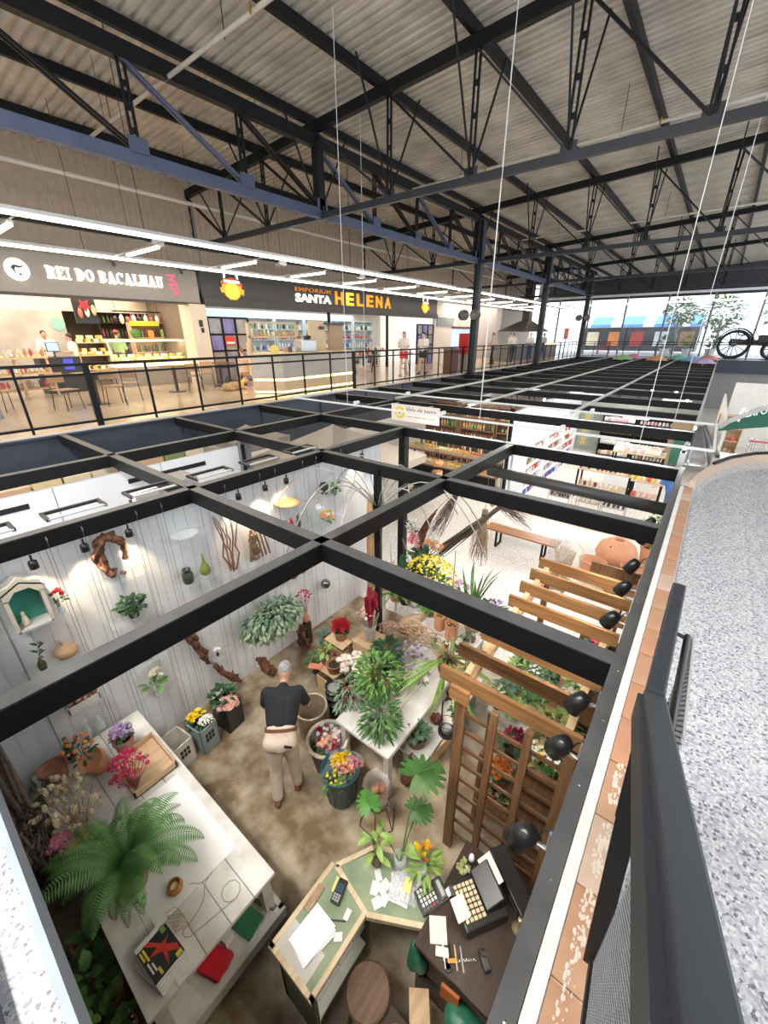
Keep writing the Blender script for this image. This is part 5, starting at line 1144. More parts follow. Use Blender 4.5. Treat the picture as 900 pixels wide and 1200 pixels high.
MB().bb(-1.44,-1.1,.62,1.16,-2.72,-2.70).build('shelf', white, t, world=True); MB().bb(-1.44,-1.1,.62,1.16,-3.0,-2.98).build('shelf', white, t, world=True)
t = thing('corner_desk','angled green corner desk littered with receipts','desk',(-1.0,1.4,G)); poly = [(-1.44,1.2),(-1.27,1.5),(-.84,1.70),(-.6,1.37),(-1.05,1.12)]
MB().prism(poly,'z',-2.43,-2.40).build('top', green_paint, t, world=True)
m = MB()
for (a,b) in zip(poly,poly[1:]+poly[:1]): m.bar((*a,-2.41),(*b,-2.41),.035,.045)
m.build('edge_trim', creamedge, t, world=True)
m = MB(); m.bar((-1.25,1.48,-2.8),(-.84,1.67,-2.8),.02,.75); m.build('back_panel', M('grey_panel',(.26,.24,.21),.7,var=.2), t, world=True)
for p in ((-1.38,1.22),(-.66,1.38),(-.85,1.64)): MB().bb(p[0]-.02,p[0]+.02,p[1]-.02,p[1]+.02,G,-2.43).build('leg', brownwood, t, world=True)
tag(MB().box((-1.02,1.52,-2.66),(.26,.012,.16),rz=radians(25)).build('notice_sheet', M('notice',(.5,.47,.45),.7,var=.5,scale=40,stretch=(1,1,20))),'printed notice sheet pinned under the corner desk','notice')
SZ = -2.397
for k in range(3): tag(MB().box((-1.29+.006*k,.80-.004*k,SZ+.002+.008*(2-k)),(.2,.27,.007),rz=radians(-3-4*k)).build('paper_pad', M('white_paper',(.84,.85,.9),.6,var=.02)),['clean white paper pad, topmost on the green desk','white paper sheets under the pad on the green desk','lowest pale sheet on the green desk'][k],'paper')
tag(MB().bb(-1.46,-1.14,.6,.78,SZ,SZ+.001).build('desk_pad', M('pale_blotter',(.5,.5,.46),.6)),'pale blotter sheet under the paper pad','blotter')
tag(MB().box((-1.43,.95,SZ+.004),(.06,.18,.008),rz=.05).build('kraft_note', M('kraft')),'narrow brown card beside the paper pad','card')
t = thing('card_terminal','black card payment terminal lying on the green desk','card reader',(-1.3,1.09,SZ+.003),radians(15)); MB().bb(-.037,.037,-.08,.08,0,.03).build('body', plas_black, t, bevel=.006); MB().bb(-.028,.028,-.01,.045,.03,.032).build('screen', M('dim_screen',(.05,.08,.14),.1,var=0), t)
for i in range(3):
    for j in range(3): MB().bb(-.026+i*.019,-.012+i*.019,-.068+j*.017,-.056+j*.017,.03,.033).build('key', M('grey_key',(.35,.35,.36),.5,var=0), t)
tag(MB().box((-1.33,1.12,SZ),(.09,.1,.002),rz=.3).build('yellow_note', M('sticky_yellow',(.8,.7,.25),.7)),'yellow note under the card terminal','note')
t = thing('ballpoint_pen','black ballpoint pen lying on the green desk','pen',(-1.2,.96,SZ+.007),.6); MB().tube([(-.07,0,0),(.07,0,0)],.005,8).build('barrel', plas_black, t); MB().tube([(.07,0,0),(.082,0,0)],[.004,.001],6).build('tip', chrome, t)
for k,(x,y,w_,h,r) in enumerate(((-1.1,1.28,.06,.09,.4),(-1.05,1.33,.07,.1,-.2),(-1.13,1.36,.05,.08,.9),(-1.0,1.27,.06,.08,.1),(-1.03,1.22,.07,.07,-.5),(-.93,1.38,.16,.16,.3),(-.98,1.44,.12,.1,.8),(-1.16,1.03,.04,.07,.2),(-1.13,.9,.06,.05,.7))):
    tag(MB().box((x,y,SZ+.003+.0015*k),(w_,h,.0015),rz=r,rx=rnd(-.03,.03)).build('receipt', M('receipt_paper',(.74,.74,.76),.7,var=.2,scale=30,stretch=(1,12,1))),'small printed receipt scattered on the green corner desk','receipt','receipts on the corner desk')
m = MB(); N = 12; random.seed(77)
m.add([((i/N-.5)*.22+rnd(-.006,.006),(j/N-.5)*.2+rnd(-.006,.006),abs(rnd(-.02,.02))+.012*(i%2)) for i in range(N+1) for j in range(N+1)],[(i*(N+1)+j,i*(N+1)+j+1,(i+1)*(N+1)+j+1,(i+1)*(N+1)+j) for i in range(N) for j in range(N)])
o = m.build('plastic_sheet', glass('clear_film',(.72,.75,.8),.42,.2)); o.location = (-.92,1.42,SZ+.004); o.rotation_euler = (0,0,.4); tag(o,'crumpled clear plastic film on the corner desk','film')
tag(MB().box((-.9,1.44,SZ+.04),(.06,.09,.003),rz=.3,rx=.15).build('yellow_slip', M('sticky_yellow')),'yellow slip lying on the crumpled film','note')
tag(MB().ball((-.83,1.52,SZ+.02),.022,10,7).build('porcelain_ball', white, None, True),'small white round knob on the corner desk','knob')
t = thing('desk_calculator','large grey black desk calculator with tilted display','calculator',(-.72,1.50,SZ+.03),radians(-28)); 
MB().box((0,0,0),(.16,.23,.035),rx=.12).build('body', M('graphite',(.03,.032,.036),.45,var=0), t, bevel=.006); dh = MB().box((0,.075,.032),(.13,.05,.02),rx=.35).build('display_hood', M('graphite'), t); MB().box((0,.075,.044),(.105,.026,.004),rx=.35).build('lcd', M('lcd',(.35,.38,.33),.2,var=0), dh)
kw = M('key_white',(.75,.75,.76),.5,var=0); kr = M('key_red',(.5,.03,.03),.5,var=0); kg = M('key_dark',(.12,.12,.13),.5,var=0)
for i in range(5):
    for j in range(5): MB().box((-.058+i*.029,-.088+j*.026,.024+(-.088+j*.026)*.12),(.019,.016,.01),rx=.12).build('key', kr if (i==4 and j==3) else (kg if i==4 else kw), t)
MB().box((.045,.14,.05),(.05,.08,.002),rx=.5).build('paper_roll', M('white_paper'), t)
# plants on the corner desk: monstera etc in glass
def monstera_leaf(r, mat):
    m = MB(); n = 54; out = []
    for i in range(n):
        a = -pi+2*pi*(i+.5)/n; base = r*(1-.25*abs(cos(a/2))**6+.12*cos(a))
        k = 1.
        if .35 < abs(a) < 2.5 and i%3 == 1: k = .55
        heart = 1-.55*max(0,abs(a)-2.6)/.54
        rr = base*k*heart; out.append(Vector(((rr*cos(a)+.1*r)*(1.35 if cos(a) > 0 else 1.), rr*sin(a)*.82, -.25*r*(rr/r)**2+.04*abs(sin(a))*r)))
    c = Vector((-.25*r,0,.04*r)); P = [c]+out; m.add(P,[(0,1+i,1+(i+1)%n) for i in range(n-1)])
    m.tube([c,(.35*r,0,.02*r),(.95*r,0,-.14*r)],.004,4); return mesh(m,'leaf',mat)
mg = M('monstera_green',(.05,.135,.035),.4,var=.35,scale=14,col2=(.025,.08,.02)); ml = monstera_leaf(.17,mg); ml2 = monstera_leaf(.12,M('bright_leaf',(.07,.22,.035),.4,var=.3))
t = thing('monstera_vase','cut monstera leaves standing in a clear glass vase on the corner desk','monstera',(-1.03,1.52,SZ)); MB().lathe([(.04,0),(.05,.02),(.05,.16),(.046,.16),(.045,.02),(.001,.015)],(0,0,0),14).build('vase', glb, t, True)
for (dx,dy,dz,rot,me,s) in ((.0,.24,.86,(.15,.35,1.25),ml,1.25),(-.3,-.02,.52,(-.1,.25,2.6),ml2,1.1),(.03,.18,.52,(.2,.45,1.1),ml,.8)):
    inst(me,'leaf',(dx,dy,dz),t,rot,s,world=False); MB().tube([(0,0,.03),(dx*.5,dy*.4,dz*.55),(dx,dy,dz)],.006,5).build('petiole', greens[0], t)
t = thing('pothos_jar','pale green cutting in a brown glass jar on the corner desk','cutting',(-1.2,1.42,SZ)); MB().lathe([(.04,0),(.05,.03),(.05,.08),(.03,.11),(.035,.12)],(0,0,0),12).build('jar', M('brown_glass',(.12,.07,.03),.15,var=0), t, True)
m = MB()
for k in range(9): a = k*2.4; z = .12+.035*k; m.tube([(0,0,.08),(.04*cos(a),.04*sin(a),z)],.004,4); m.leaf((.04*cos(a),.04*sin(a),z),(cos(a),sin(a),.6),(0,0,1),.12,.05,.8)
m.build('leaves', greens[3], t)
t = thing('yellow_flower_jar','yellow lilies and fern leaf in a glass jar beside the calculator','vase',(-.86,1.58,SZ)); MB().lathe([(.035,0),(.04,.1),(.036,.1),(.001,.01)],(0,0,0),12).build('jar', glb, t, True); put_flowers(t,7,[('tulip',.045,yellow),('tulip',.035,orange)],(0,.02,.24),(.06,.06,.08)); foliage(46,(.02,0,.16),(.1,.1,.08),.1,.03).build('foliage', greens[3], t)
# dark counter with register
t = thing('dark_counter','dark brown wooden counter with open cubbies under the cash register','counter',(-.35,1.6,G)); dk = wood('dark_counter_wood',(.045,.025,.016),(.025,.014,.009),.4,1)
MB().bb(-.68,-.02,1.2,2.0,-2.4,-2.36).build('top', dk, t, world=True); m = MB(); m.bb(-.68,-.02,1.97,2.0,G,-2.4); m.bb(-.05,-.02,1.2,2.0,G,-2.4); m.bb(-.68,-.65,1.25,1.97,G,-2.4); m.build('carcass', dk, t, world=True)
for z in (-2.7,-3.0): MB().bb(-.66,-.04,1.22,1.98,z,z+.02).build('shelf', dk, t, world=True)
CZ = -2.358
t = thing('cash_register','black cash register with rows of beige keys and a paper','cash register',(-.42,1.66,CZ),radians(-35)); MB().box((0,0,.05),(.3,.34,.1)).build('base', plas_black, t, bevel=.01); MB().box((-.03,.1,.13),(.26,.16,.1),rx=.5).build('hood', plas_black, t, bevel=.01)
kb = M('beige_key',(.62,.50,.33),.5,var=.1)
for i in range(7):
    for j in range(5): MB().box((-.1+i*.033,-.14+j*.033,.108),(.024,.024,.022),rx=.2).build('key', kb, t)
MB().box((.02,-.16,.125),(.14,.1,.002),rx=.3).build('till_paper', M('cream_paper',(.78,.74,.64),.6), t); MB().box((-.09,.14,.19),(.2,.12,.003),rx=.6).build('receipt_slip', M('cream_paper'), t)
t = thing('printer','long black receipt printer box behind the register','printer',(-.27,1.93,CZ),radians(-35)); MB().bb(-.22,.22,-.07,.07,0,.11).build('body', plas_black, t, bevel=.01)
for k in range(3): MB().bb(.08+k*.035,.1+k*.035,-.072,-.07,.03,.07).build('port', M('port_grey',(.12,.12,.12),.4), t)
t = thing('brass_holder','brass candle stick with flat round foot on the dark counter','candlestick',(-.13,1.72,CZ)); MB().lathe([(.045,0),(.045,.008),(.02,.014),(.014,.03),(.014,.12),(.018,.13),(.012,.135)],(0,0,0),16).build('stick', M('old_brass',(.62,.50,.30),.3,.7,.2), t, True)
for k,(x,y,w_,h,r) in enumerate(((-.58,1.36,.12,.15,.6),(-.5,1.28,.09,.05,.5))): tag(MB().box((x,y,CZ+.006),(w_,h,.008),rz=r).build('note_pad', M('cream_paper')),['cream note pad on the near corner of the dark counter','small slip beside the note pad on the dark counter'][k],'paper')
t = thing('scissors','black scissors with orange handle inset lying on the counter','scissors',(-.4,1.3,CZ+.01),radians(-50)); MB().box((0,.05,0),(.015,.16,.006)).build('blade', chrome, t); MB().lathe([(.035,0),(.035,.012),(.02,.012),(.02,0)],(.02,-.06,-.005),14).build('handle', plas_black, t); MB().box((.0,-.03,.008),(.022,.06,.006)).build('handle_inset', orange, t)
for k in range(4): tag(MB().tube([(-.52+.035*k,1.32+.02*k,CZ+.012),(-.44+.035*k,1.22+.02*k,CZ+.012)],.006,6).build('marker_pen', [white,plas_black,palewood,brushed][k]),['white marker pen on the dark counter edge','black marker pen on the dark counter edge','wooden pencil on the dark counter edge','silver pen on the dark counter edge'][k],'pen')
t = thing('black_stapler','black tape dispenser at the end of the dark counter','dispenser',(-.25,1.42,CZ),-.7); MB().box((0,0,.02),(.12,.05,.04)).build('body', plas_black, t, bevel=.008); MB().lathe([(.025,-.015),(.025,.015),(.012,.015),(.012,-.015)],(-.03,0,.045),12).build('roll', plas_black, t)
potted('herb_jar','tiny green herb in a jar beside the register','potted plant',(-.6,1.78,CZ),.025,.05,white,(20,(.03,.03,.03),.04,.025,5,.07)); tag(MB().lathe([(.02,0),(.025,.05),(.02,.08),(.012,.09)],(-.58,1.88,CZ),10).build('white_bottle', white, None, True),'small white bottle with rounded shoulder by the register','bottle')
t = thing('green_cloth','dark green cloth bag hanging at the corner desk','cloth bag',(-.68,1.22,-2.72)); m = MB(); capsule(m,(0,0,.28),(0,-.01,.05),.035,.055); capsule(m,(.03,-.02,.2),(.06,0,.08),.03,.05); place(voxel_mesh(m,.018,2),'cloth',M('green_plastic',(.04,.20,.12),.4,var=.3,scale=20),t)
tag(MB().box((-.38,1.2,-2.58),(.13,.02,.16),rz=.1).build('orange_folder', M('orange_card',(.55,.16,.03),.6)),'orange card hanging below the dark counter','card')
m = MB(); ellip(m,(0,0,0),(.14,.1,.09)); ellip(m,(.08,.03,-.03),(.1,.08,.07)); o = place(voxel_mesh(m,.03,1),'green_bag',M('green_plastic')); o.location = (-.26,1.17,-2.68); tag(o,'crumpled green plastic bag under the dark counter edge','bag')
t = thing('round_stool','round dark wooden stool beside the green desk','stool',(-.86,.9,G)); MB().lathe([(.001,.5),(.15,.5),(.16,.49),(.16,.465),(.001,.46)],(0,0,0),28).build('seat', wood('stool_wood',(.15,.085,.05),(.09,.05,.03),.45,1), t)
for k in range(4): a = pi/4+pi/2*k; MB().tube([(.1*cos(a),.1*sin(a),.47),(.15*cos(a),.15*sin(a),0)],.016,8).build('leg', brownwood, t)
tag(MB().box((-.47,.98,-2.78),(.14,.42,.025),rz=radians(35)).build('pale_plank', palewood),'pale plank shelf below the dark counter','plank')
t = thing('tan_cloth','crumpled tan cloth hat heaped at the bottom of the desk corner','cloth',(-.5,.82,-2.74)); m = MB(); ellip(m,(0,0,.03),(.12,.1,.07)); ellip(m,(.08,.05,.02),(.09,.07,.06)); ellip(m,(-.07,.04,.0),(.09,.07,.05)); place(voxel_mesh(m,.02,1),'cloth',M('tan_cotton',(.55,.38,.25),.9,var=.3,scale=14,bump=.5),t)
MB().bb(-.2,.2,-.12,.14,-.46,-.0).build('box', M('dark_stand',(.05,.03,.02),.7), t)
for k,(x,y,z,d,c) in enumerate(((-1.25,.75,-2.685,(.2,.14,.03),plas_black),(-1.2,.95,-2.685,(.16,.2,.04),M('paper')),(-1.18,1.05,-2.63,(.12,.12,.1),M('jar_yellow',(.5,.45,.1),.5)))): tag(MB().box((x,y,z),d,rz=.2*k).build('desk_item', c),['black laptop pouch on the green desk shelf','stack of papers on the green desk shelf','yellow leaflet stand on the green desk shelf'][k],['pouch','papers','leaflets'][k])

# ================================================================== TRELLIS AND WOODEN PERGOLA
random.seed(9)
honeyX = wood('honey_slat',(.34,.18,.075),(.22,.105,.04),.45,0); trelX = wood('trellis_slat',(.17,.09,.042),(.10,.05,.024),.5,0)
t = thing('wooden_trellis','brown wooden trellis screen of four uprights and cross slats','trellis',(-.55,2.3,G))
for x,w_ in ((-.97,.09),(-.69,.06),(-.42,.06),(-.13,.08)): MB().bb(x-w_/2,x+w_/2,2.25,2.29,G,-1.12).build('upright', brownwood, t, world=True, bevel=.004)
for k in range(9): MB().bb(-.95,-.12,2.288,2.306,-1.34-.205*k-.018,-1.34-.205*k+.018).build('slat', trelX, t, world=True)
MB().bb(-1.05,-.89,2.19,2.23,-1.13,-1.0).build('end_block', honeyX, t, world=True)
t = thing('slat_pergola','honey coloured wooden pergola of upright boards over the plant shelves','pergola',(-.6,3.5,-1.2))
for k in range(8):
    y = 2.35+.33*k; x0 = -1.22 if k < 2 else -1.15
    MB().bb(x0,-.09,y-.019,y+.019,-1.14,-1.0).build('board', honeyX, t, world=True, bevel=.003)
MB().bb(-.62,-.09,4.95,4.99,-1.14,-1.0).build('board', brownwood, t, world=True)
for x in (-1.02,-.2): MB().bb(x-.03,x+.03,2.33,4.75,-1.21,-1.14).build('rail', palewood, t, world=True)
for (x,y) in ((-1.02,4.7),(-.2,4.7)): MB().bb(x-.035,x+.035,y-.035,y+.035,G,-1.2).build('post', brownwood, t, world=True)
for k in range(7): m = MB(); m.box((-1.02,2.35+.33*k+.16,-1.10),(.05,.1,.12),rx=.35); m.build('notch_block', palewood, t, world=True)
# shelf case behind the trellis
t = thing('plant_case','brown wooden shelf case against the wall behind the trellis','shelf',(-.3,3.4,G))
for z in (.08,.5,.92,1.34): MB().bb(-.5,-.02,2.45,4.5,G+z-.015,G+z+.015).build('shelf', brownwood, t, world=True)
for y in (2.45,3.15,3.85,4.5): MB().bb(-.5,-.02,y-.015,y+.015,G,G+1.5).build('side', brownwood, t, world=True)
m = MB(); m.bb(-.03,-.005,2.45,4.5,G,G+1.5); m.build('back', honeyX, t, world=True)
lf = [(2,plas_black,'dark'),(1,terracotta,'fresh green'),(4,terracotta2,'grey green'),(3,white,'lime green'),(0,terracotta,'mid green')]
k = 0
for z in (.5,.92,1.34):
    for y in (2.62,2.88,3.05,3.35,3.62,4.05,4.3):
        g,pm_,nm = lf[k%5]; k += 1
        fl = None
        if k%3 == 0: fl = (10,[('daisy',.03,[orange,magenta,whitep,yellow][k%4])],(0,0,.2),(.08,.08,.04))
        potted('shelf_plant','%s plant in a small pot inside the brown shelf case%s'%(nm,' with blooms' if fl else ''),'potted plant',(-.32+rnd(-.05,.05),y,G+z+.016),.05,.09,pm_,(34,(.1,.1,.06),.09,.05,g,.14),fl,group='plants in the brown shelf case')
potted('marigold_pot','orange marigolds seen through the trellis','potted plant',(-.68,2.62,G+.82),.07,.12,terracotta2,(30,(.1,.1,.05),.07,.04,2,.15),(14,[('pompon',.045,orange)],(0,0,.2),(.1,.1,.05)))
potted('red_cyclamen','deep red cyclamen seen through the top of the trellis','potted plant',(-.62,2.75,G+1.12),.07,.12,plas_black,(30,(.11,.11,.05),.08,.06,2,.15),(14,[('tulip',.035,magenta)],(0,0,.22),(.1,.1,.05)))
potted('white_daisies','small white daisies with cream plumes behind the trellis','potted plant',(-.32,2.6,G+1.36),.08,.12,white,(20,(.11,.11,.05),.09,.03,5,.15),(34,[('daisy',.03,whitep),('ball',.018,cream)],(0,0,.2),(.14,.13,.06)))
potted('zz_plant','dark palm like plant with paired leaflets under the pergola','potted plant',(-.34,2.85,G+1.36),.07,.12,terracotta2,(60,(.14,.14,.12),.13,.03,M('olive_leaf',(.22,.24,.07),.4,var=.4),.3))
st = thing('plant_stand','wooden step stand carrying pots behind the trellis','stand',(-.68,2.7,G)); 
for z in (.4,.78,1.08): MB().bb(-.2,.2,-.12 if z < 1 else .0,.16,z,z+.03).build('step', brownwood, st)
for sx in (-.18,.18): MB().bb(sx-.02,sx+.02,-.1,.14,0,1.08).build('side', brownwood, st)
for k in range(4): potted('clay_saucer_pot','brown clay pot with dry twigs low behind the trellis','potted plant',(-.84+.11*k,2.72,G+.432),.045,.09,terracotta2,(12,(.05,.05,.04),.06,.02,[4,5,2,5][k],.12),group='clay pots low behind the trellis')
# plant bench under the pergola
t = thing('plant_bench','white tray bench of young plants under the wooden pergola','bench',(-.8,4.0,G)); MB().bb(-.3,.22,-.7,.75,.82,.86).build('top', offwhite, t)
for sx in (-.26,.18):
    for sy in (-.65,.7): MB().bb(sx-.025,sx+.025,sy-.025,sy+.025,0,.82).build('leg', brownwood, t)
for i in range(3):
    for j in range(7):
        g = [1,4,0,3,2][(i*3+j)%5]
        potted('seedling_pot','young leafy plant%s in a small %s pot on the tray bench'%(' with white blooms' if (i+j)%4 == 0 else '','white' if (i+j)%3 else 'black'),'potted plant',(-1.02+.2*i,3.4+.2*j,G+.862),.05,.08,white if (i+j)%3 else plas_black,(60,(.1,.1,.06),.075,.035,g,.13),([8,[('daisy',.02,whitep)],(0,0,.2),(.08,.08,.03)] if (i+j)%4 == 0 else None),group='young plants on the tray bench')
potted('long_leaf_orchid','plant with long pale drooping leaves over the pergola end','potted plant',(-1.42,2.85,-1.6),.08,.12,terracotta2,(22,(.08,.08,.05),.55,.04,3,.15,-.2)); MB().tube([(0,0,.1),(0,0,1.4)],.003,4).build('cord', wireg, bpy.data.objects['long_leaf_orchid'])
for k,(x,y) in enumerate(((-1.0,4.95),(-.75,5.05),(-.9,5.3))):
    t = thing('price_card','small white price card stuck among the young plants','card',(x,y-.6,G+.865),group='price cards among young plants'); MB().box((0,0,.08),(.06,.003,.05),rz=.4).build('card', white, t); MB().bar((0,0,0),(0,0,.06),.005,.005).build('stick', palewood, t)
# wrapped bundle, bench, terracotta pots
t = thing('wrapped_bundle','bundle of dried stems wrapped in clear crinkled plastic above the pergola','bundle',(-.98,5.15,-1.7)); m = MB()
for i in range(2):
    N = 16; P = []
    for a,(r,z) in enumerate(((.03,.0),(.04,.2),(.13,.4),(.17,.58),(.13,.72),(.05,.78))):
        for j in range(N): rr = r*(1+.16*rnd(-1,1)); P.append((i*.14-.07+rr*cos(2*pi*j/N),rr*sin(2*pi*j/N)+.02*i,z+rnd(-.02,.02)))
    m.add(P,[(a*N+j,a*N+(j+1)%N,(a+1)*N+(j+1)%N,(a+1)*N+j) for a in range(5) for j in range(N)])
m.build('wrapper', glass('crinkled_plastic',(.8,.76,.74),.26,.25), t)
m = MB()
for k in range(50): a = rnd(0,6.28); m.tube([(rnd(-.09,.09),rnd(-.02,.02),0),(rnd(-.1,.1),rnd(-.03,.03),.3),(.14*cos(a),.1*sin(a),.65)],.004,4)
m.build('stems', straw, t)
for s in (-.07,.07): MB().tube([(s,0,.1),(s,0,.16)],.04,8).build('tie', twigpale, t)
t = thing('wooden_bench','brown wooden bench with black loop legs on the terrazzo','bench',(-2.65,8.68,G))
for i in range(3): MB().bb(-.85,.85,-.19+i*.128,-.067+i*.128,.42,.46).build('seat_plank', benchwood, t, bevel=.004)
for s in (-.55,.55):
    m = MB(); m.bar((s,-.15,0),(s,-.15,.42),.05,.02); m.bar((s,.15,0),(s,.15,.42),.05,.02); m.bar((s,-.15,.012),(s,.15,.012),.05,.02); m.build('leg_loop', black, t)
t = thing('terracotta_jar','big round terracotta jar with small holes on the terrazzo','jar',(-.72,9.2,G)); MB().lathe([(.18,0),(.36,.15),(.42,.36),(.36,.56),(.2,.68),(.1,.7),(.08,.68),(.15,.62)],(0,0,0),28).build('body', terracotta, t, True)
for k in range(3): MB().lathe([(.03,0),(.001,.005)],(0,0,0),10).build('hole', slot, t, loc=(-.1+.14*k,-.28,.6-.03*k)).rotation_euler = (.9,0,0)
for k,(x,y,r) in enumerate(((-1.05,8.55,.27),(-.55,8.2,.3),(-.3,8.75,.27))):
    t = thing('terracotta_bowl',['oval terracotta bowl beside the big round jar','wide open terracotta bowl in front of the round jar','terracotta bowl between the round jar and the edge beam'][k],'bowl',(x,y,G)); MB().lathe([(r*.55,0),(r*.9,.2),(r,.36),(r*1.04,.38),(r*.96,.4),(r*.82,.2),(.001,.03)],(0,0,0),26,1,.8).build('bowl', terracotta, t, True)
potted('white_flower_shrub','light green shrub with white flowers behind the terracotta bowls','potted plant',(-.15,9.95,G),.16,.4,terracotta,(120,(.3,.3,.35),.14,.08,3,.8),(30,[('daisy',.05,whitep)],(0,0,.85),(.3,.3,.3)))
# brick edging across the market floor
bk = structroot('trim_7','low brick edging across the market floor',(-2,11.1,G)); MB().bb(-4.2,.3,11.0,11.28,G,G+.1).build('mortar_bed', M('mortar'), bk, world=True)
bms = [mesh(MB().bb(.004,.206,-.008,.288,.0,.105),'brick',m_) for m_ in (tilecol,tilecol3,tilecol2)]
for i in range(21): inst(bms[(i*7)%3],'brick',(-4.2+i*.213,11.0,G),bk)
bm2 = [mesh(MB().bb(-.012,.288,.004,.1,.105,.17),'brick',m_) for m_ in (tilecol,tilecol2)]

# ================================================================== LOWER MARKET
random.seed(17)
prodcols = [M('pack_%d'%i,c,.45,var=.35,scale=9) for i,c in enumerate([(.62,.08,.06),(.75,.55,.1),(.1,.16,.5),(.75,.73,.7),(.16,.35,.12),(.5,.3,.16),(.08,.06,.05),(.7,.4,.42),(.8,.7,.5),(.35,.08,.1)])]
def bottle_me(mat): return mesh(MB().lathe([(.035,0),(.04,.01),(.04,.16),(.015,.22),(.015,.28),(.001,.28)],(0,0,0),10),'bottle',mat,True)
def jar_me(mat): return mesh(MB().lathe([(.045,0),(.05,.01),(.05,.1),(.04,.12),(.045,.12),(.045,.14),(.001,.14)],(0,0,0),10),'jar',mat,True)
def pack_me(mat): return mesh(MB().add([(-.06,-.02,0),(.06,-.02,0),(.06,.02,0),(-.06,.02,0),(-.065,-.035,.09),(.065,-.035,.09),(.065,.035,.09),(-.065,.035,.09),(-.06,-.004,.19),(.06,-.004,.19),(.06,.004,.19),(-.06,.004,.19)],[(3,2,1,0),(8,9,10,11)]+[(a+i,a+(i+1)%4,a+4+(i+1)%4,a+4+i) for a in (0,4) for i in range(4)]),'pack',mat)
def cart_me(mat): return mesh(MB().bb(-.055,.055,-.045,.045,0,.17).bb(-.04,.04,-.035,.035,.17,.178),'carton',mat)
PM = {}
def prod(kind, i):
    k = (kind,i)
    if k not in PM: PM[k] = {'bottle':bottle_me,'jar':jar_me,'pack':pack_me,'carton':cart_me}[kind](prodcols[i])
    return PM[k]
def products(label, cat, group, P0, d, n, kind, cols, sc=1., jit=.01, rz=0.):
    for i in range(n):
        kd = kind if isinstance(kind,str) else random.choice(kind)
        o = inst(prod(kd,random.choice(cols)), {'bottle':'bottle','jar':'jar','pack':'snack_pack','carton':'carton'}[kd], Vector(P0)+Vector(d)*i+Vector((rnd(-jit,jit),rnd(-jit,jit),0)), None, (0,0,rz+rnd(-.05,.05)), sc*rnd(.8,.93))
        tag(o, label, cat, group)
def shelf_unit(name, label, loc, w_, d, h, n, mat, rz=0, back=True):
    t = thing(name, label, 'shelf', loc, rz)
    for k in range(n+1): MB().bb(-w_/2,w_/2,-d/2,d/2,k*h/n,k*h/n+.025).build('board', mat, t)
    for s in (-1,1): MB().bb(s*w_/2-.015,s*w_/2+.015,-d/2,d/2,0,h+.02).build('side', mat, t)
    if back: MB().bb(-w_/2,w_/2,d/2-.01,d/2,0,h).build('back', mat, t)
    return t
# refrigerated wall running away on the left side of the aisle
struct('wall_market_left', MB().bb(-4.35,-4.25,11.45,19.5,G,-.5), M('cool_white',(.72,.77,.80),.5,var=.05), 'cool white wall along the market aisle')
tag(MB().bb(-4.3,-4.2,11.38,11.46,G,-.35).build('corner_post', black),'black corner post of the white market wall','post')
lw = M('light_wood',(.55,.42,.28),.5)
for u in range(3):
    y0 = 11.9+u*1.9
    t = shelf_unit('wall_shelf',['white wall shelf of snacks nearest the brick edging','white wall shelf of snacks in the middle of the aisle','white wall shelf of snacks at the aisle end'][u],(-4.02,y0+.85,G),1.75,.42,1.7,5,white,radians(90))
    for lv in range(5):
        products(['snack packet or carton on the market wall shelf by the brick edging','snack packet or carton on the middle market wall shelf','snack packet or carton on the far market wall shelf'][u],'product','products on the market wall shelves %d'%(u+1),(-3.92,y0+.08,G+lv*.34+.027),(0,.155,0),11,['pack','carton','bottle'],[[2,3,2,0],[2,3,8],[0,7,3],[4,3,0],[8,3,0]][lv],1.0,.012,radians(90))
# display islands of bottles and packs
def island(label, x, y, w_, d, h, rows, glabel, group, kinds, cols, wire=False, rz=0):
    t = thing('display_island', label, 'display', (x,y,G), rz)
    MB().bb(-w_/2,w_/2,-d/2,d/2,h-.04,h).build('top', lw, t); 
    for sx in (-1,1):
        for sy in (-1,1): MB().bb(sx*(w_/2-.04)-.025,sx*(w_/2-.04)+.025,sy*(d/2-.04)-.025,sy*(d/2-.04)+.025,0,h-.04).build('leg', black, t)
    MB().bb(-w_/2+.05,w_/2-.05,-d/2+.05,d/2-.05,h*.4,h*.4+.03).build('shelf', lw, t)
    n = int(w_/.125)
    for r in range(rows): products(glabel,'product',group,(x-w_/2+.07,y-d/2+.1+r*(d-.16)/max(1,rows-1),G+h),(.122,0,0),n,kinds,cols)
    products(glabel,'product',group,(x-w_/2+.12,y-d/2+.14,G+h*.4+.031),(.15,0,0),int(w_/.17),kinds,cols)
island('wooden island table of dark bottles beyond the brick edging',-1.9,13.6,1.5,.7,.95,4,'bottle standing on the near wooden island table','bottles on the near island',['bottle','bottle','jar'],[6,3,5,9,8])
island('wooden island table of yellow and red packs beside the bottles',-.75,13.5,.8,.7,.9,3,'coloured pack on the small island table','packs on the small island',['pack','carton','jar'],[1,0,1,7,8])
island('wooden island table of pale packages further along the aisle',-1.4,16.6,1.6,.8,.95,4,'pale package on the farther island table','packages on the farther island',['pack','carton'],[3,8,3,7])
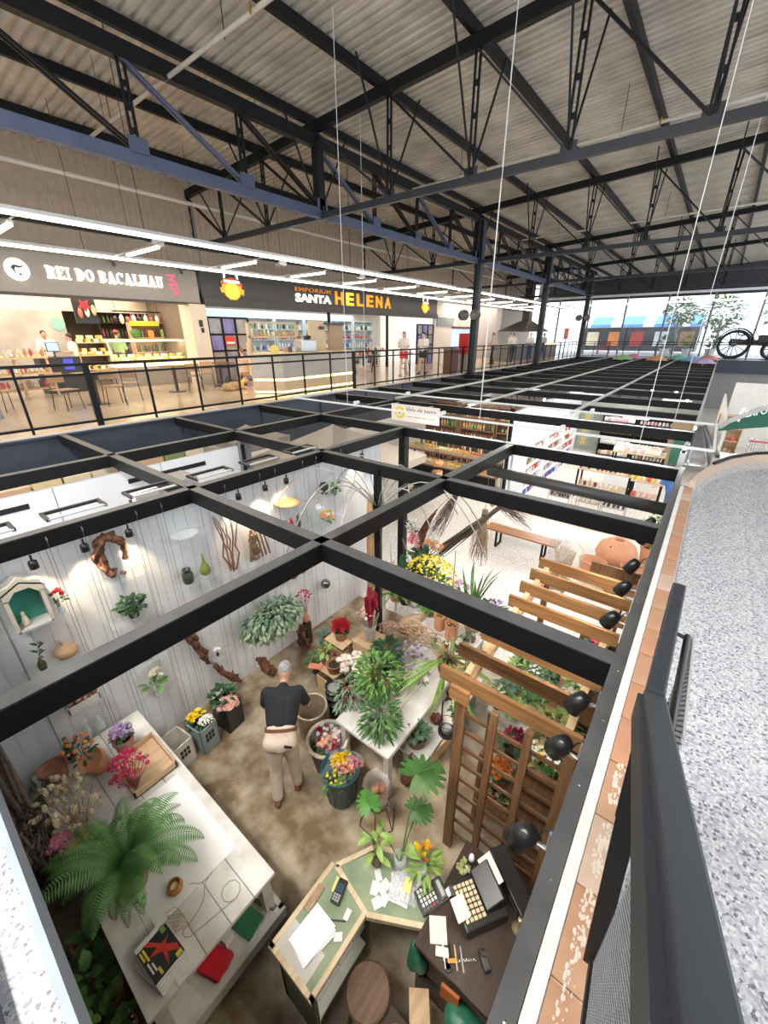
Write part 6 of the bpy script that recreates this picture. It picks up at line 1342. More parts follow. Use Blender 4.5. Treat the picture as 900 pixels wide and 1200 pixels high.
for k,x in enumerate((-2.75,-1.95,-1.3)):
    t = thing('wire_basket',['wire basket on legs of dark jars before the island tables','wire basket on legs of white jars before the island tables','wire basket on legs of black bottles before the small island'][k],'basket',(x,12.15,G)); m = MB()
    for z in (.35,.5,.65): m.tube([(-.3,-.2,z),(.3,-.2,z),(.3,.2,z),(-.3,.2,z),(-.3,-.2,z)],.008,4)
    for i in range(9): m.tube([(-.3+.075*i,-.2,.35),(-.3+.075*i,-.2,.65)],.005,4); m.tube([(-.3+.075*i,.2,.35),(-.3+.075*i,.2,.65)],.005,4)
    for sx in (-.3,.3):
        for sy in (-.2,.2): m.tube([(sx,sy,0),(sx,sy,.65)],.012,5)
    m.build('wire_frame', chrome, t); MB().bb(-.3,.3,-.2,.2,.35,.36).build('floor', brushed, t)
    for r in range(3): products(['dark jar in the first wire basket','white jar in the second wire basket','black bottle in the third wire basket'][k],'product','products in wire basket %d'%(k+1),(x-.24,12.02+.13*r,G+.362),(.12,0,0),5,['jar','jar','bottle'][k],[[6,5],[3,8],[6,4]][k])
# green end wall with vertical yellow sign, shelves
struct('wall_market_back', MB().bb(-4.3,-.15,19.6,19.75,G,-1.0), M('sage_wall',(.33,.36,.30),.7,var=.08), 'sage green wall at the end of the market aisle')
t = thing('vertical_sign','yellow vertical lettering running down the sage green wall','sign',(-3.9,19.58,-2.2)); yl = M('sign_yellow',(.75,.52,.08),.5,var=0)
MB().bb(-4.12,-3.68,19.56,19.59,-3.0,-1.25).build('panel', M('pale_sage',(.42,.45,.4),.6), t, world=True)

for k in range(9):
    z = -2.92+k*.185
    m = MB(); m.bar((-4.0,19.55,z),(-3.8,19.55,z+.03),.02,.045); m.bar((-4.0,19.55,z+.1),(-3.8,19.55,z+.07),.02,.045); m.bar((-3.98,19.55,z),(-3.98,19.55,z+.1),.02,.04); m.build('letter_mark', yl, t, world=True)
for k,(x,y,lab) in enumerate(((-2.6,19.3,'tall shelf of bread packs against the sage wall'),(-1.3,19.3,'tall shelf of jars against the sage wall'))):
    shelf_unit('tall_shelf',lab,(x,y,G),1.2,.4,1.9,4,black)
    for lv in range(4): products(['bread pack on the shelf at the sage wall','jar on the shelf at the sage wall'][k],'product','products at the sage wall %d'%k,(x-.5,y-.08,G+lv*.475+.03),(.125,0,0),9,['pack','jar'][k],[[8,5,3],[3,3,8],[1,5,1],[3,7]][lv],1.15)
tag(MB().bb(-.75,-.1,18.5,18.8,G,-1.3).build('wood_pillar', M('tan_panel',(.45,.33,.2),.5)),'tan wooden panel pillar at the aisle end','pillar')
tag(MB().bb(-.55,-.2,17.8,18.1,G,-1.6).build('green_cabinet', M('bottle_green_paint',(.04,.16,.11),.5)),'dark green cabinet beside the tan pillar','cabinet')
tag(MB().bb(-2.1,-1.1,14.9,15.3,G,G+.75).build('chest_freezer', white, None, bevel=.02),'white chest freezer between the island tables','freezer')
person('shopper in blue shirt and jeans leaning at the island tables',(-.1,12.55,G),radians(60),1.65,M('blue_shirt',(.06,.16,.42),.8),M('jeans',(.07,.1,.2),.85),M('dark_hair',(.03,.02,.015),.7),skin_b,plas_black,lean=.3,arms='reach')
# fruit and grocery shop on the left of the white wall
crate_me = MB()
for s in (-1,1): crate_me.bb(s*.28-.01,s*.28+.01,-.2,.2,0,.14); crate_me.bb(-.28,.28,s*.2-.01,s*.2+.01,0,.05); crate_me.bb(-.28,.28,s*.2-.01,s*.2+.01,.07,.13)
crate_me.bb(-.28,.28,-.2,.2,0,.012); crate_me = mesh(crate_me,'fruit_crate',palewood)
t = thing('fruit_stand','dark sloping fruit stand loaded with crates of fruit','stand',(-6.6,12.3,G)); 
MB().bb(-1.9,1.9,-.45,.45,.5,.54).build('lower_deck', brownwood, t); MB().bb(-1.9,1.9,-.05,.45,.86,.9).build('upper_deck', brownwood, t); MB().bb(-1.9,1.9,-.47,-.44,.2,.5).build('front_board', black, t)
for x in (-1.8,-.6,.6,1.8): MB().bb(x-.03,x+.03,-.4,-.34,0,.5).build('leg', black, t); MB().bb(x-.03,x+.03,.36,.42,0,.86).build('leg', black, t)
fruits = [('orange',(.85,.35,.04),.042),('lemon',(.85,.65,.08),.036),('lime',(.3,.42,.07),.034),('apple',(.55,.08,.05),.04),('mango',(.75,.45,.1),.05),('melon',(.5,.52,.25),.075)]
fme = {}
for nm,c,r in fruits: fme[nm] = mesh(MB().ball((0,0,0),r,8,6,1.05),nm,M('fruit_'+nm,c,.45,var=.2),True)
order = ['lime','melon','lemon','lemon','mango','orange','lime','mango','melon','orange','apple','orange']
for k in range(12):
    u = k%6; v = k//6; x = -6.6-1.55+u*.62; y = 12.3+(-.22 if v == 0 else .22); z = G+(.541 if v == 0 else .901); nm = order[k]
    o = inst(crate_me,'fruit_crate',(x,y,z)); tag(o,'pale slatted crate of fruit on the fruit stand','crate','crates on the fruit stand')
    r = dict((a,c) for a,b,c in fruits)[nm]
    for i in range(20 if nm != 'melon' else 8):
        cnt = 5 if nm != 'melon' else 4
        p = (x-.21+(i%cnt)*(.42/(cnt-1)), y-.12+((i//cnt)%3)*.12, z+.02+r+(r*2.3 if i >= 15 or (nm == 'melon' and i > 7) else 0))
        o = inst(fme[nm],nm,p,None,(rnd(0,3),rnd(0,3),0),rnd(.9,1.1)); tag(o,{'orange':'ripe orange in a crate on the fruit stand','lemon':'yellow lemon in a crate on the fruit stand','lime':'green lime in a crate on the fruit stand','apple':'red apple in a crate on the fruit stand','mango':'golden mango in a crate on the fruit stand','melon':'pale green melon in a crate on the fruit stand'}[nm],'fruit','fruit on the stand: '+nm)
for k in range(3): potted('pineapple','pineapple with spiky crown on the fruit stand','pineapple',(-8.05+.22*k,12.62,G+1.06),.05,.16,M('pineapple_skin',(.4,.25,.08),.7,var=.5,scale=30),(26,(.05,.05,.05),.16,.02,4,.2,.9),flare=1.0,group='pineapples on the stand',soilm=False)
brick_brown = M('walnut_board',(.20,.11,.06),.6,var=.3)
for k,(x,y,lab) in enumerate(((-8.3,14.6,'walnut shelf of bottles at the left of the grocery shop'),(-6.7,14.6,'walnut shelf of bottles in the middle of the grocery shop'),(-5.2,14.6,'walnut shelf of jars beside the black corner post'))):
    shelf_unit('walnut_shelf',lab,(x,y,G),1.4,.4,2.3,5,brick_brown)
    for lv in range(5): products(['bottle on the left walnut shelf','bottle on the middle walnut shelf','jar on the right walnut shelf'][k],'product','products on walnut shelf %d'%(k+1),(x-.6,y-.08,G+lv*.46+.03),(.12,0,0),11,['bottle','bottle','jar'][k],[[6,5,9],[8,5,6],[0,5,8],[6,4,5],[5,8,1]][lv],1.1)
for k,x in enumerate((-7.6,-5.9)):
    t = thing('orange_crate',['orange plastic crate stacked at the left of the stand','orange plastic crate stacked at the right of the stand'][k],'crate',(x,11.5,G+.0)); om = M('orange_plastic',(.7,.25,.05),.5)
    m = MB(); m.bb(-.28,.28,-.18,.18,0,.02)
    for s in (-1,1): m.bb(s*.28-.01,s*.28+.01,-.18,.18,0,.28); m.bb(-.28,.28,s*.18-.01,s*.18+.01,0,.28)
    m.build('crate', om, t)
for k,z in enumerate((-1.35,-1.62)): tag(MB().lathe([(.1,0),(.13,.04),(.13,.14),(.1,.14)],(-4.75,8.2,z),14).build('copper_lamp', M('copper_glow',(.62,.28,.12),.4,.3,.2), None, True),['upper copper pendant hanging by the black post','lower copper pendant hanging by the black post'][k],'lamp')
tag(MB().tube([(-4.75,8.2,-1.62),(-4.75,8.2,-.15)],.006,5).build('pendant_rod', black),'thin black rod carrying the copper pendants','rod')
# beige canopies behind the board wall
def canopy(label, cx, cy, w_, d, z0, z1):
    t = thing('beige_canopy', label, 'canopy', (cx,cy,G)); cv = M('canopy_cloth',(.33,.28,.225),.8,var=.06)
    MB().add([(-w_,-d,z0),(w_,-d,z0),(w_,d,z0),(-w_,d,z0),(0,0,z1),(-w_,-d,z0-.16),(w_,-d,z0-.16),(w_,d,z0-.16),(-w_,d,z0-.16)],[(0,1,4),(1,2,4),(2,3,4),(3,0,4),(0,5,6,1),(1,6,7,2),(2,7,8,3),(3,8,5,0)]).build('cloth', cv, t)
    MB().tube([(0,0,0),(0,0,z1)],.035,8).build('pole', brushed, t)
    for sx in (-1,1):
        for sy in (-1,1): MB().tube([(0,0,z1-.1),(sx*w_,sy*d,z0)],.012,5).build('rib', brushed, t)
    return t
canopy('beige market canopy with pointed top behind the board wall',-6.05,6.0,1.4,1.5,2.3,3.05)
canopy('smaller beige canopy beside the blue fascia',-8.15,5.3,.42,.9,2.55,2.9)
t = thing('grey_column','grey and black column beside the white partition','column',(-6.55,4.15,G)); MB().bb(-.09,.09,-.09,.09,0,2.95).build('shaft', M('mid_grey',(.16,.17,.19),.6), t); MB().bb(.09,.13,-.12,-.06,0,2.95).build('edge', black, t)
# shelf with cartons seen above the partition
t = shelf_unit('stock_shelf','long stock shelf of cartons behind the white partition',(-7.75,1.4,G),5.2,.5,2.45,3,palewood,radians(90))
cb_ = [M('carton_%d'%i,c,.7,var=.1) for i,c in enumerate([(.72,.58,.33),(.62,.42,.27),(.70,.60,.45),(.22,.3,.12)])]
for i in range(13):
    sz = rnd(.22,.34); o = MB().box((0,0,sz/2),(.3,.36,sz)).build('cardboard_box', cb_[[0,0,1,2,0,1,0,2,2,3,1,3,2][i]]); o.location = (-7.72,-.95+i*.39,G+2.475); tag(o,'carton standing on top of the stock shelf behind the partition','box','cartons on the stock shelf')
t = thing('book_box','small box with blue label resting on the partition beam','box',(-4.95,1.75,-.22)); MB().box((0,0,.06),(.12,.26,.13),rz=.1).build('box', offwhite, t); MB().box((.061,-.1,.06),(.003,.06,.1),rz=.1).build('label', M('teal_label',(.05,.2,.25),.5), t); MB().bb(-.15,.2,-.14,.14,-.03,-.005).build('ledge', black, t)
t = thing('vent_box','grey metal vent box behind the beam','vent',(-5.6,2.35,-.45)); MB().bb(-.2,.2,-.28,.28,0,.2).build('casing', brushed, t); 
for k in range(5): MB().bb(-.2+.08*k,-.16+.08*k,-.26,.26,.2,.21).build('fin', alu, t)
MB().bb(-.02,.02,-.02,.02,-2.75,0).build('support', brushed, t)
# ---- moving ramp down to the market
t = thing('moving_ramp','grey steel moving ramp sloping down to the market','moving ramp',(.25,6.4,-.1)); sl = lambda y: -.08-(y-6.6)*3.05/22.
m = MB().bar((.12,6.6,sl(6.6)),(.12,28.5,sl(28.5)),.3,.06); m.build('belt', M('ramp_belt',(.22,.22,.23),.5,.4,.4,60,stretch=(1,30,1)), t, world=True)
for x in (-.06,.3): MB().bar((x,6.6,sl(6.6)+.08),(x,28.5,sl(28.5)+.08),.07,.2).build('balustrade', brushed, t, world=True); MB().bar((x,6.6,sl(6.6)+.2),(x,28.5,sl(28.5)+.2),.04,.04).build('handrail', plas_black, t, world=True)
MB().bar((.02,6.6,sl(6.6)+.05),(.02,28.5,sl(28.5)+.05),.02,.05).build('skirt', alu, t, world=True); MB().bar((.22,6.6,sl(6.6)+.05),(.22,28.5,sl(28.5)+.05),.02,.05).build('skirt', alu, t, world=True)
# ---- green arch shop
t = thing('arch_sign','dark green curved shop sign with white lettering','sign',(1.6,15,-.6)); ga = M('arch_green',(.01,.10,.06),.45,var=.1)
top = []; bot = []
for i in range(25):
    u = i/24; x = .5+u*3.4; top.append((x,-.92+1.28*sin(min(1,u*1.05)*pi/2)**.75)); bot.append((x,-.97+.52*u+.1*sin(u*pi)))
m = MB(); n = 25; P = [(x,14.95,z) for x,z in top]+[(x,14.95,z) for x,z in bot]+[(x,15.1,z) for x,z in top]+[(x,15.1,z) for x,z in bot]
m.add(P,[(i,i+1,n+i+1,n+i) for i in range(n-1)]+[(2*n+i,3*n+i,3*n+i+1,2*n+i+1) for i in range(n-1)]+[(i,2*n+i,2*n+i+1,i+1) for i in range(n-1)]+[(n+i,n+i+1,3*n+i+1,3*n+i) for i in range(n-1)]); m.build('panel', ga, t, world=True)
MB().tube([(x,14.95,z+.05) for x,z in top],.07,8).build('arch_trim', M('light_trim',(.5,.5,.48),.5), t, True, True)
wl_ = M('letter_white',(.85,.88,.95),.4,var=0,emit=.4)
lettering('lettering','EMPORIO SIN',wl_,t,(.98,14.93,-.53),(1,0,.36),(-.3,0,1),1.05,.17,.01,.01,1,.1)
lettering('accent_mark',"'",wl_,t,(1.29,14.93,-.22),(1,0,.32),(-.3,0,1),.03,.05,.01,.01)
m = MB()
for k in range(4): a = k*.8; m.leaf((.87,14.92,-.66+.09*k),(.3 if k%2 else -.2,0,1),(0,-1,0),.12,.07)
m.build('leaf_emblem', wl_, t, world=True)
struct('wall_arch_shop', MB().bb(.9,6,24.5,24.6,G,-.4), offwhite, 'pale rear wall of the arch sign shop')
struct('wall_arch_side', MB().bb(.62,.7,15.1,24.5,G,-.9), offwhite, 'pale side wall of the arch sign shop')
shelf_unit('goods_shelf','narrow shelf of red and amber goods under the green arch',(1.0,20.6,G),.8,.4,1.9,4,palewood)
for lv in range(4): products('boxed good on the narrow shelf under the green arch','product','goods under the green arch',(.7,20.5,G+lv*.475+.03),(.13,0,0),5,['carton','jar'],[[5,6],[5,6],[0,0,9],[1,8]][lv],1.1)
tag(MB().bb(.75,1.5,19.85,20.3,G,G+.55).build('low_counter', white, None, bevel=.02),'low white counter before the narrow goods shelf','counter')
t = thing('shopping_cart','wire shopping cart with red handle inside the arch shop','cart',(2.0,21.0,G)); m = MB()
for z,w_ in ((.5,.22),(.75,.25),(1.0,.28)): m.tube([(-w_,-.4,z),(w_,-.4,z),(w_,.4,z),(-w_,.4,z),(-w_,-.4,z)],.012,5)
for i in range(7): x = -.22+.073*i; m.tube([(x,-.4,.5),(x*1.25,-.4,1.0)],.007,4); m.tube([(x,.4,.5),(x*1.25,.4,1.0)],.007,4)
m.build('basket', chrome, t); m = MB()
for sx in (-.2,.2): m.tube([(sx,-.38,.08),(sx,.3,.15),(sx,.38,.5)],.015,5)
m.build('chassis', chrome, t); MB().tube([(-.28,-.45,1.05),(.28,-.45,1.05)],.022,8).build('handle', red, t)
for sx in (-.2,.2):
    for sy in (-.35,.35): MB().lathe([(.001,-.015),(.06,-.015),(.06,.015),(.001,.015)],(0,0,0),12).build('wheel', plas_black, t, loc=(sx,sy,.06)).rotation_euler = (0,pi/2,0)
# warm pendants and small parasols at the far end of the market
wp_ = M('pendant_glow',(1,.78,.45),.5,var=0,emit=14.)
for k,(x,y) in enumerate(((-3.6,20.5),(-2.2,24.5),(-1.2,24.5),(-.6,21.5),(-5.4,18.0),(-5.0,13.2),(-7.0,13.2))):
    t = thing('pendant_lamp','small warm pendant bulb hanging over the market stalls','lamp',(x,y,-.95),group='warm pendant bulbs'); MB().ball((0,0,0),.06,10,7).build('bulb', wp_, t, True); MB().tube([(0,0,.06),(0,0,.75)],.006,5).build('cord', plas_black, t)
    l = bpy.data.lights.new('pendant_light','POINT'); l.energy = 22; l.color = (1,.8,.55); l.shadow_soft_size = .06; o = bpy.data.objects.new('pendant_light', l); COL.objects.link(o); o.parent = t; o.location = (0,0,-.1)
pc = [('pink',(.75,.3,.45)),('mint',(.2,.6,.4)),('orange',(.75,.35,.15)),('sky blue',(.2,.4,.7)),('green',(.3,.6,.25)),('coral',(.75,.25,.2)),('lilac',(.5,.4,.65))]
for k,(x,y) in enumerate(((-4.6,33.5),(-2.0,33.5),(-3.0,31.45),(-1.2,31.45),(-4.9,31.45),(-.5,33.5),(-.6,29.4))):
    nm,c = pc[k]; t = thing('paper_parasol','small %s paper parasol standing on the far black beams'%nm,'parasol',(x,y,.12)); N = 12
    MB().add([(.6*cos(2*pi*j/N),.6*sin(2*pi*j/N),(.0 if j%2 else .03)) for j in range(N)]+[(.32*cos(2*pi*j/N),.32*sin(2*pi*j/N),.2) for j in range(N)]+[(0,0,.3)],[(j,(j+1)%N,N+(j+1)%N,N+j) for j in range(N)]+[(N+j,N+(j+1)%N,2*N) for j in range(N)]).build('canopy', M('parasol_'+nm.replace(' ','_'),c,.7), t); MB().tube([(0,0,-.132),(0,0,.3)],.012,5).build('stick', palewood, t)
# further stalls below the far beams
for k in range(7):
    x = -7.9+1.15*(k%7); y = 22.5+(k%3)*3.2
    t = thing('market_stall',['white topped stall with pale goods under the far beams','cream stall with cartons under the far beams','orange fronted stall under the far beams','pale stall with produce boxes under the far beams','wooden stall with jars under the far beams','white stall with a flat roof under the far beams','grey stall with a lit top under the far beams'][k],'stall',(x,y,G)); mt = [white,offwhite,M('stall_orange',(.6,.25,.12),.6),white,palewood,white,M('stall_grey',(.45,.46,.47),.6)][k]
    MB().bb(-.5,.5,-.4,.4,0,.9).build('counter', mt, t); MB().bb(-.55,.55,-.5,.5,2.0,2.06).build('roof', white if k != 2 else mt, t)
    for sx in (-.48,.48):
        for sy in (-.4,.4): MB().bb(sx-.02,sx+.02,sy-.02,sy+.02,0,2.0).build('post', black, t)
    products(['pale good on the white topped stall','carton on the cream stall','good on the orange fronted stall','produce box on the pale stall','jar on the wooden stall','good on the flat roofed stall','good on the grey stall'][k],'product','goods on far stall %d'%(k+1),(x-.42,y-.25,G+.9),(.14,0,0),7,['carton','pack','jar'],[3,8,1,0,4],.95)
# market ceiling lamps: flat panels under the beam grid
lp = M('panel_glow',(1,.96,.9),.5,var=0,emit=5.)
for k,(x,y) in enumerate(((-3.2,12.3),(-1.3,12.3),(-3.2,15.5),(-1.3,15.5),(-6.6,13.2),(-2.3,18.4),(-5.6,17),(1.9,18.5),(-4.5,21.5),(-1.5,22))):
    t = thing('panel_light','flat white panel light hung under the black beams','light',(x,y,-.42),group='panel lights under the beams'); MB().bb(-.3,.3,-.1,.1,0,.03).build('housing', white, t); MB().bb(-.28,.28,-.08,.08,-.006,0).build('diffuser', lp, t)
    for s in (-.25,.25): MB().tube([(s,0,.03),(s,0,.3)],.004,4).build('rod', wireg, t)
    l = bpy.data.lights.new('panel_beam','AREA'); l.shape = 'RECTANGLE'; l.size = .56; l.size_y = .16; l.energy = 32; l.color = (1,.96,.9); o = bpy.data.objects.new('panel_beam', l); COL.objects.link(o); o.parent = t; o.location = (0,0,-.02)

# ================================================================== UPPER SHOPS
random.seed(23)
warmwall = M('warm_grey_wall',(.36,.32,.29),.7,var=.08)
# ---- fish shop with white letters
t = thing('shop_fascia','grey shop fascia with white serif lettering and round fish emblem','sign',(-14,3.5,2.55))
MB().bb(-14.2,-13.98,-3,8.05,2.55,3.46).build('panel', M('fascia_grey',(.30,.27,.245),.5,var=.06), t, world=True); MB().bb(-14.2,-13.95,-3,8.05,2.50,2.56).build('lower_edge', M('dark_edge',(.05,.045,.04),.5), t, world=True)
lw_ = M('letter_glow',(1,.96,.86),.5,var=0,emit=1.3)
def serif_text(txt, parent, y0, y1, z0, z1, mat, x):
    """heavy slab serif capitals built stroke by stroke"""
    G_ = {'R':6.2,'E':5.4,'I':3.2,' ':2.2,'D':6.2,'O':6.2,'B':5.9,'A':6.4,'C':5.8,'L':5.2,'H':6.6,'U':6.2}
    tot = sum(G_[c]+.9 for c in txt); u = (y1-y0)/tot; h = z1-z0; p = y0
    for c in txt:
        w_ = G_[c]*u
        if c != ' ':
            m = MB(); s = h*.27; th = h*.11
            def rect(a,b,zz0,zz1): m.bb(x,x+.035,p+a*w_,p+b*w_,z0+zz0*h,z0+zz1*h)
            sv = min(.36,s/w_)
            if c in 'REDBLHIU': pass
            def stem(a): rect(a,a+sv,0,1); 
            def foot(a,b,top=True,bot=True):
                if bot: rect(a,b,0,.12)
                if top: rect(a,b,.88,1)
            def ringp(cy,rz_,half=0):
                n = 18; P = []; R_ = w_*(.5 if not half else .62); 
                for i in range(n+1):
                    a = (-pi/2+pi*i/n) if half else (2*pi*i/n)
                    P.append(a)
                cx = p+(w_*.5 if not half else w_*.34)
                for a0,a1 in zip(P[:-1],P[1:]):
                    ri = .52
                    q = [(cx+R_*cos(a)*k, z0+cy*h+rz_*h*sin(a)*(.74 if k < 1 else 1)) for a,k in ((a0,1),(a1,1),(a1,ri),(a0,ri))]
                    m.prism(q,'x',x,x+.035)
            if c == 'I': rect(.3,.7,0,1); foot(.02,.98)
            elif c == 'E': stem(.1); foot(0,.95); rect(.1,.7,.44,.56); rect(.83,.97,.0,.3); rect(.83,.97,.7,1)
            elif c == 'L': stem(.1); rect(0,.62,.88,1); rect(0,.97,0,.12); rect(.83,.97,0,.34)
            elif c == 'H': stem(.08); stem(.92-sv); foot(0,.46); foot(.54,1); rect(.1,.9,.43,.57)
            elif c == 'D': stem(.1); foot(0,.45); ringp(.5,.5,1)
            elif c == 'B': stem(.1); foot(0,.45); ringp(.26,.26,1); ringp(.75,.25,1)
            elif c == 'R':
                stem(.1); foot(0,.45); ringp(.73,.27,1); m.prism([(p+.45*w_,z0+.48*h),(p+.75*w_,z0+.48*h),(p+w_,z0),(p+.68*w_,z0)],'x',x,x+.035)
            elif c == 'O': ringp(.5,.5)
            elif c == 'C':
                n = 20
                for i in range(n):
                    a0 = radians(50)+radians(260)*i/n; a1 = radians(50)+radians(260)*(i+1)/n
                    m.prism([(p+w_*.5+w_*.5*cos(a)*k, z0+.5*h+.5*h*sin(a)*(.8 if k < 1 else 1)) for a,k in ((a0,1),(a1,1),(a1,.5),(a0,.5))],'x',x,x+.035)
                rect(.8,.95,.66,.95)
            elif c == 'U': rect(.1,.38,.1,1); rect(.72,.86,.1,1); rect(0,.46,.89,1); rect(.62,.98,.89,1); rect(.17,.8,0,.15)
            elif c == 'A':
                m.prism([(p+.38*w_,z0+h),(p+.6*w_,z0+h),(p+.95*w_,z0),(p+.62*w_,z0)],'x',x,x+.035); m.prism([(p+.38*w_,z0+h),(p+.5*w_,z0+h),(p+.22*w_,z0),(p+.08*w_,z0)],'x',x,x+.035); rect(.2,.75,.28,.38); rect(-.02,.34,0,.1); rect(.54,1.03,0,.1)
            m.build('letter', mat, parent, world=True)
        p += w_+.9*u
serif_text('REI DO BACALHAU', t, 4.0, 6.95, 2.92, 3.2, lw_, -13.98)
o = MB().lathe([(.001,.03),(.24,.03),(.24,0)],(0,0,0),32).build('emblem_disc', lw_, t, loc=(.03,-.08,.5)); o.rotation_euler = (0,pi/2,0)
m = MB(); dkp = M('print_dark',(.05,.05,.05),.5,var=0)
m.prism([(-.12,.03),(-.08,.09),(.0,.1),(.06,.08),(.13,.1),(.1,.05),(.03,.03),(-.02,.05),(-.05,.0),(-.04,-.06),(.02,-.1),(-.06,-.08),(-.09,-.01)],'x',0,.012); m.build('fish_mark', dkp, t, loc=(.062,-.08,.5)); MB().prism([(.0,-.12),(.05,-.05),(.06,-.13)],'x',0,.012).build('fish_mark', dkp, t, loc=(.062,-.08,.5))
m = MB(); 
for k in range(14): a = k*2.4; m.lathe([(rnd(.03,.06),0),(.001,.01)],(0,0,0),6); 
m = MB()
for (a,b) in (((-.15,.22),(.12,.24)),((.12,.24),(-.05,.1)),((-.1,.12),(.14,.06)),((.14,.06),(.12,-.1)),((-.1,.0),(.12,-.02)),((-.1,.0),(-.02,-.16)),((-.05,-.14),(.15,-.16)),((.15,-.16),(.1,-.3)),((.0,-.22),(.1,-.3))): m.bar((.02,a[0],a[1]),(.02,b[0],b[1]),.03,.045)
m.build('red_crest', M('neon_pink',(.75,.12,.22),.5,var=.3,emit=.5), t, loc=(0,7.22-3.5,.5))
for y in (2.85,5.55,7.45): MB().lathe([(.04,-.06),(.045,.05),(.001,.05)],(0,0,0),10).build('fascia_spot', plas_black, t, loc=(.25,y-3.5,.83)); MB().tube([(.0,y-3.5,.9),(.25,y-3.5,.9)],.012,5).build('spot_arm', plas_black, t)
struct('wall_fish_pier', MB().bb(-14.6,-13.9,7.6,8.15,0,2.52), M('cream_pier',(.66,.57,.46),.6,var=.06), 'cream pier between the two upper shops')
t = thing('wall_speaker','pair of small black control boxes on the cream pier','switch box',(-13.89,7.9,1.85)); MB().bb(0,.03,-.07,.05,.0,.2).build('box', plas_black, t); MB().bb(0,.03,-.03,.06,-.18,-.04).build('box', plas_black, t)
struct('ceiling_fish_shop', MB().bb(-25.9,-14.2,-3,8.0,2.9,3.0), warmwall, 'ceiling of the fish shop')
struct('wall_fish_back', MB().bb(-19.6,-19.4,-3,9.0,0,2.9), M('brown_back_wall',(.17,.13,.10),.7,var=.1), 'brown rear wall of the fish shop')
struct('wall_fish_side', MB().bb(-19.4,-14.2,8.0,8.1,0,2.9), M('brown_back_wall'), 'brown side wall of the fish shop')
struct('trim_8', MB().bb(-18.0,-17.8,-3,8.0,2.35,2.9), M('cream_bulkhead',(.62,.55,.46),.6), 'cream bulkhead inside the fish shop')
struct('wall_fish_white', MB().bb(-17.9,-17.8,-3,5.2,0,2.35), M('grey_mural',(.44,.42,.40),.6,var=.3,scale=1.2), 'pale grey mural wall inside the fish shop')
o = MB().lathe([(.001,.02),(.2,.02),(.2,0)],(0,0,0),20).build('green_disc', M('mint_sign',(.25,.62,.45),.5)); o.location = (-17.8,5.0,1.95); o.rotation_euler = (0,pi/2,0); tag(o,'round mint green sign on the mural wall','sign')
def lit_area(loc, sx, sy, p, colr=(1,.9,.75)):
    l = bpy.data.lights.new('shop_light','AREA'); l.shape = 'RECTANGLE'; l.size = sx; l.size_y = sy; l.energy = p; l.color = colr; o = bpy.data.objects.new('shop_light', l); COL.objects.link(o); o.location = loc; return o
lit_area((-16.2,4.5,2.88),3,6,260,(1,.83,.6)); lit_area((-11.2,5.5,3.2),.3,9,120,(1,.85,.65)); lit_area((-17.0,15,2.7),3,11,260,(1,.98,.95)); lit_area((-14.5,28,3.4),3,8,170)
# cheese counter
t = thing('cheese_counter','glowing glass cheese display counter with stone front','display case',(-15.7,6.95,0),radians(-8)); 
MB().bb(-.4,.42,-1.35,1.35,0,.62).build('base', M('speckled_stone',(.45,.38,.32),.5,var=.3,scale=14), t); MB().bb(-.4,.4,-1.33,1.33,.62,.7).build('deck', M('cheese_light',(1,.82,.45),.5,var=0,emit=1.5), t); MB().bb(-.3,.1,-1.3,1.3,1.405,1.42).build('lamp_strip', M('cheese_lamp',(1,.85,.5),.5,var=0,emit=9.), t)  # the deck itself is given a painted-in glow; the strip above is the lamp
MB().add([(.42,-1.33,.7),(.42,1.33,.7),(.1,1.33,1.42),(.1,-1.33,1.42)],[(0,1,2,3)]).build('front_glass', gl, t); MB().bb(-.4,.12,-1.36,1.36,1.42,1.48).build('top', M('cream_steel',(.75,.68,.5),.4), t)
for s in (-1,1): m = MB(); m.bar((.43,s*1.34,.7),(.11,s*1.34,1.42),.05,.05); m.build('side_frame', M('cream_steel'), t)
chz = [M('cheese_%d'%i,c,.6,var=.15) for i,c in enumerate([(.78,.6,.28),(.85,.72,.42),(.7,.42,.15),(.8,.75,.6)])]; cm = [mesh(MB().lathe([(.1,0),(.11,.02),(.11,.07),(.1,.09),(.001,.09)],(0,0,0),14),'round_cheese',c,True) for c in chz]; cbm = [mesh(MB().bb(-.09,.09,-.06,.06,0,.09),'cheese_block',c) for c in chz]
for i in range(10):
    for j in range(2):
        me = (cm if (i+j)%2 else cbm)[(i*3+j)%4]; a = radians(-8); lx, ly = .14-.24*j, -1.2+i*.265; o = inst(me,me.name.split('.')[0],(-15.7+lx*cos(a)-ly*sin(a),6.95+lx*sin(a)+ly*cos(a),.802+.1*j)); tag(o,'cheese wheel or block inside the glowing display counter','cheese','cheeses in the display counter')
for j in range(2): MB().bb(.14-.22*j-.11,.14-.22*j+.11 if j == 0 else .0,-1.3,1.3,.7,.8 if j == 0 else .9).build('riser', M('cream_steel'), t)
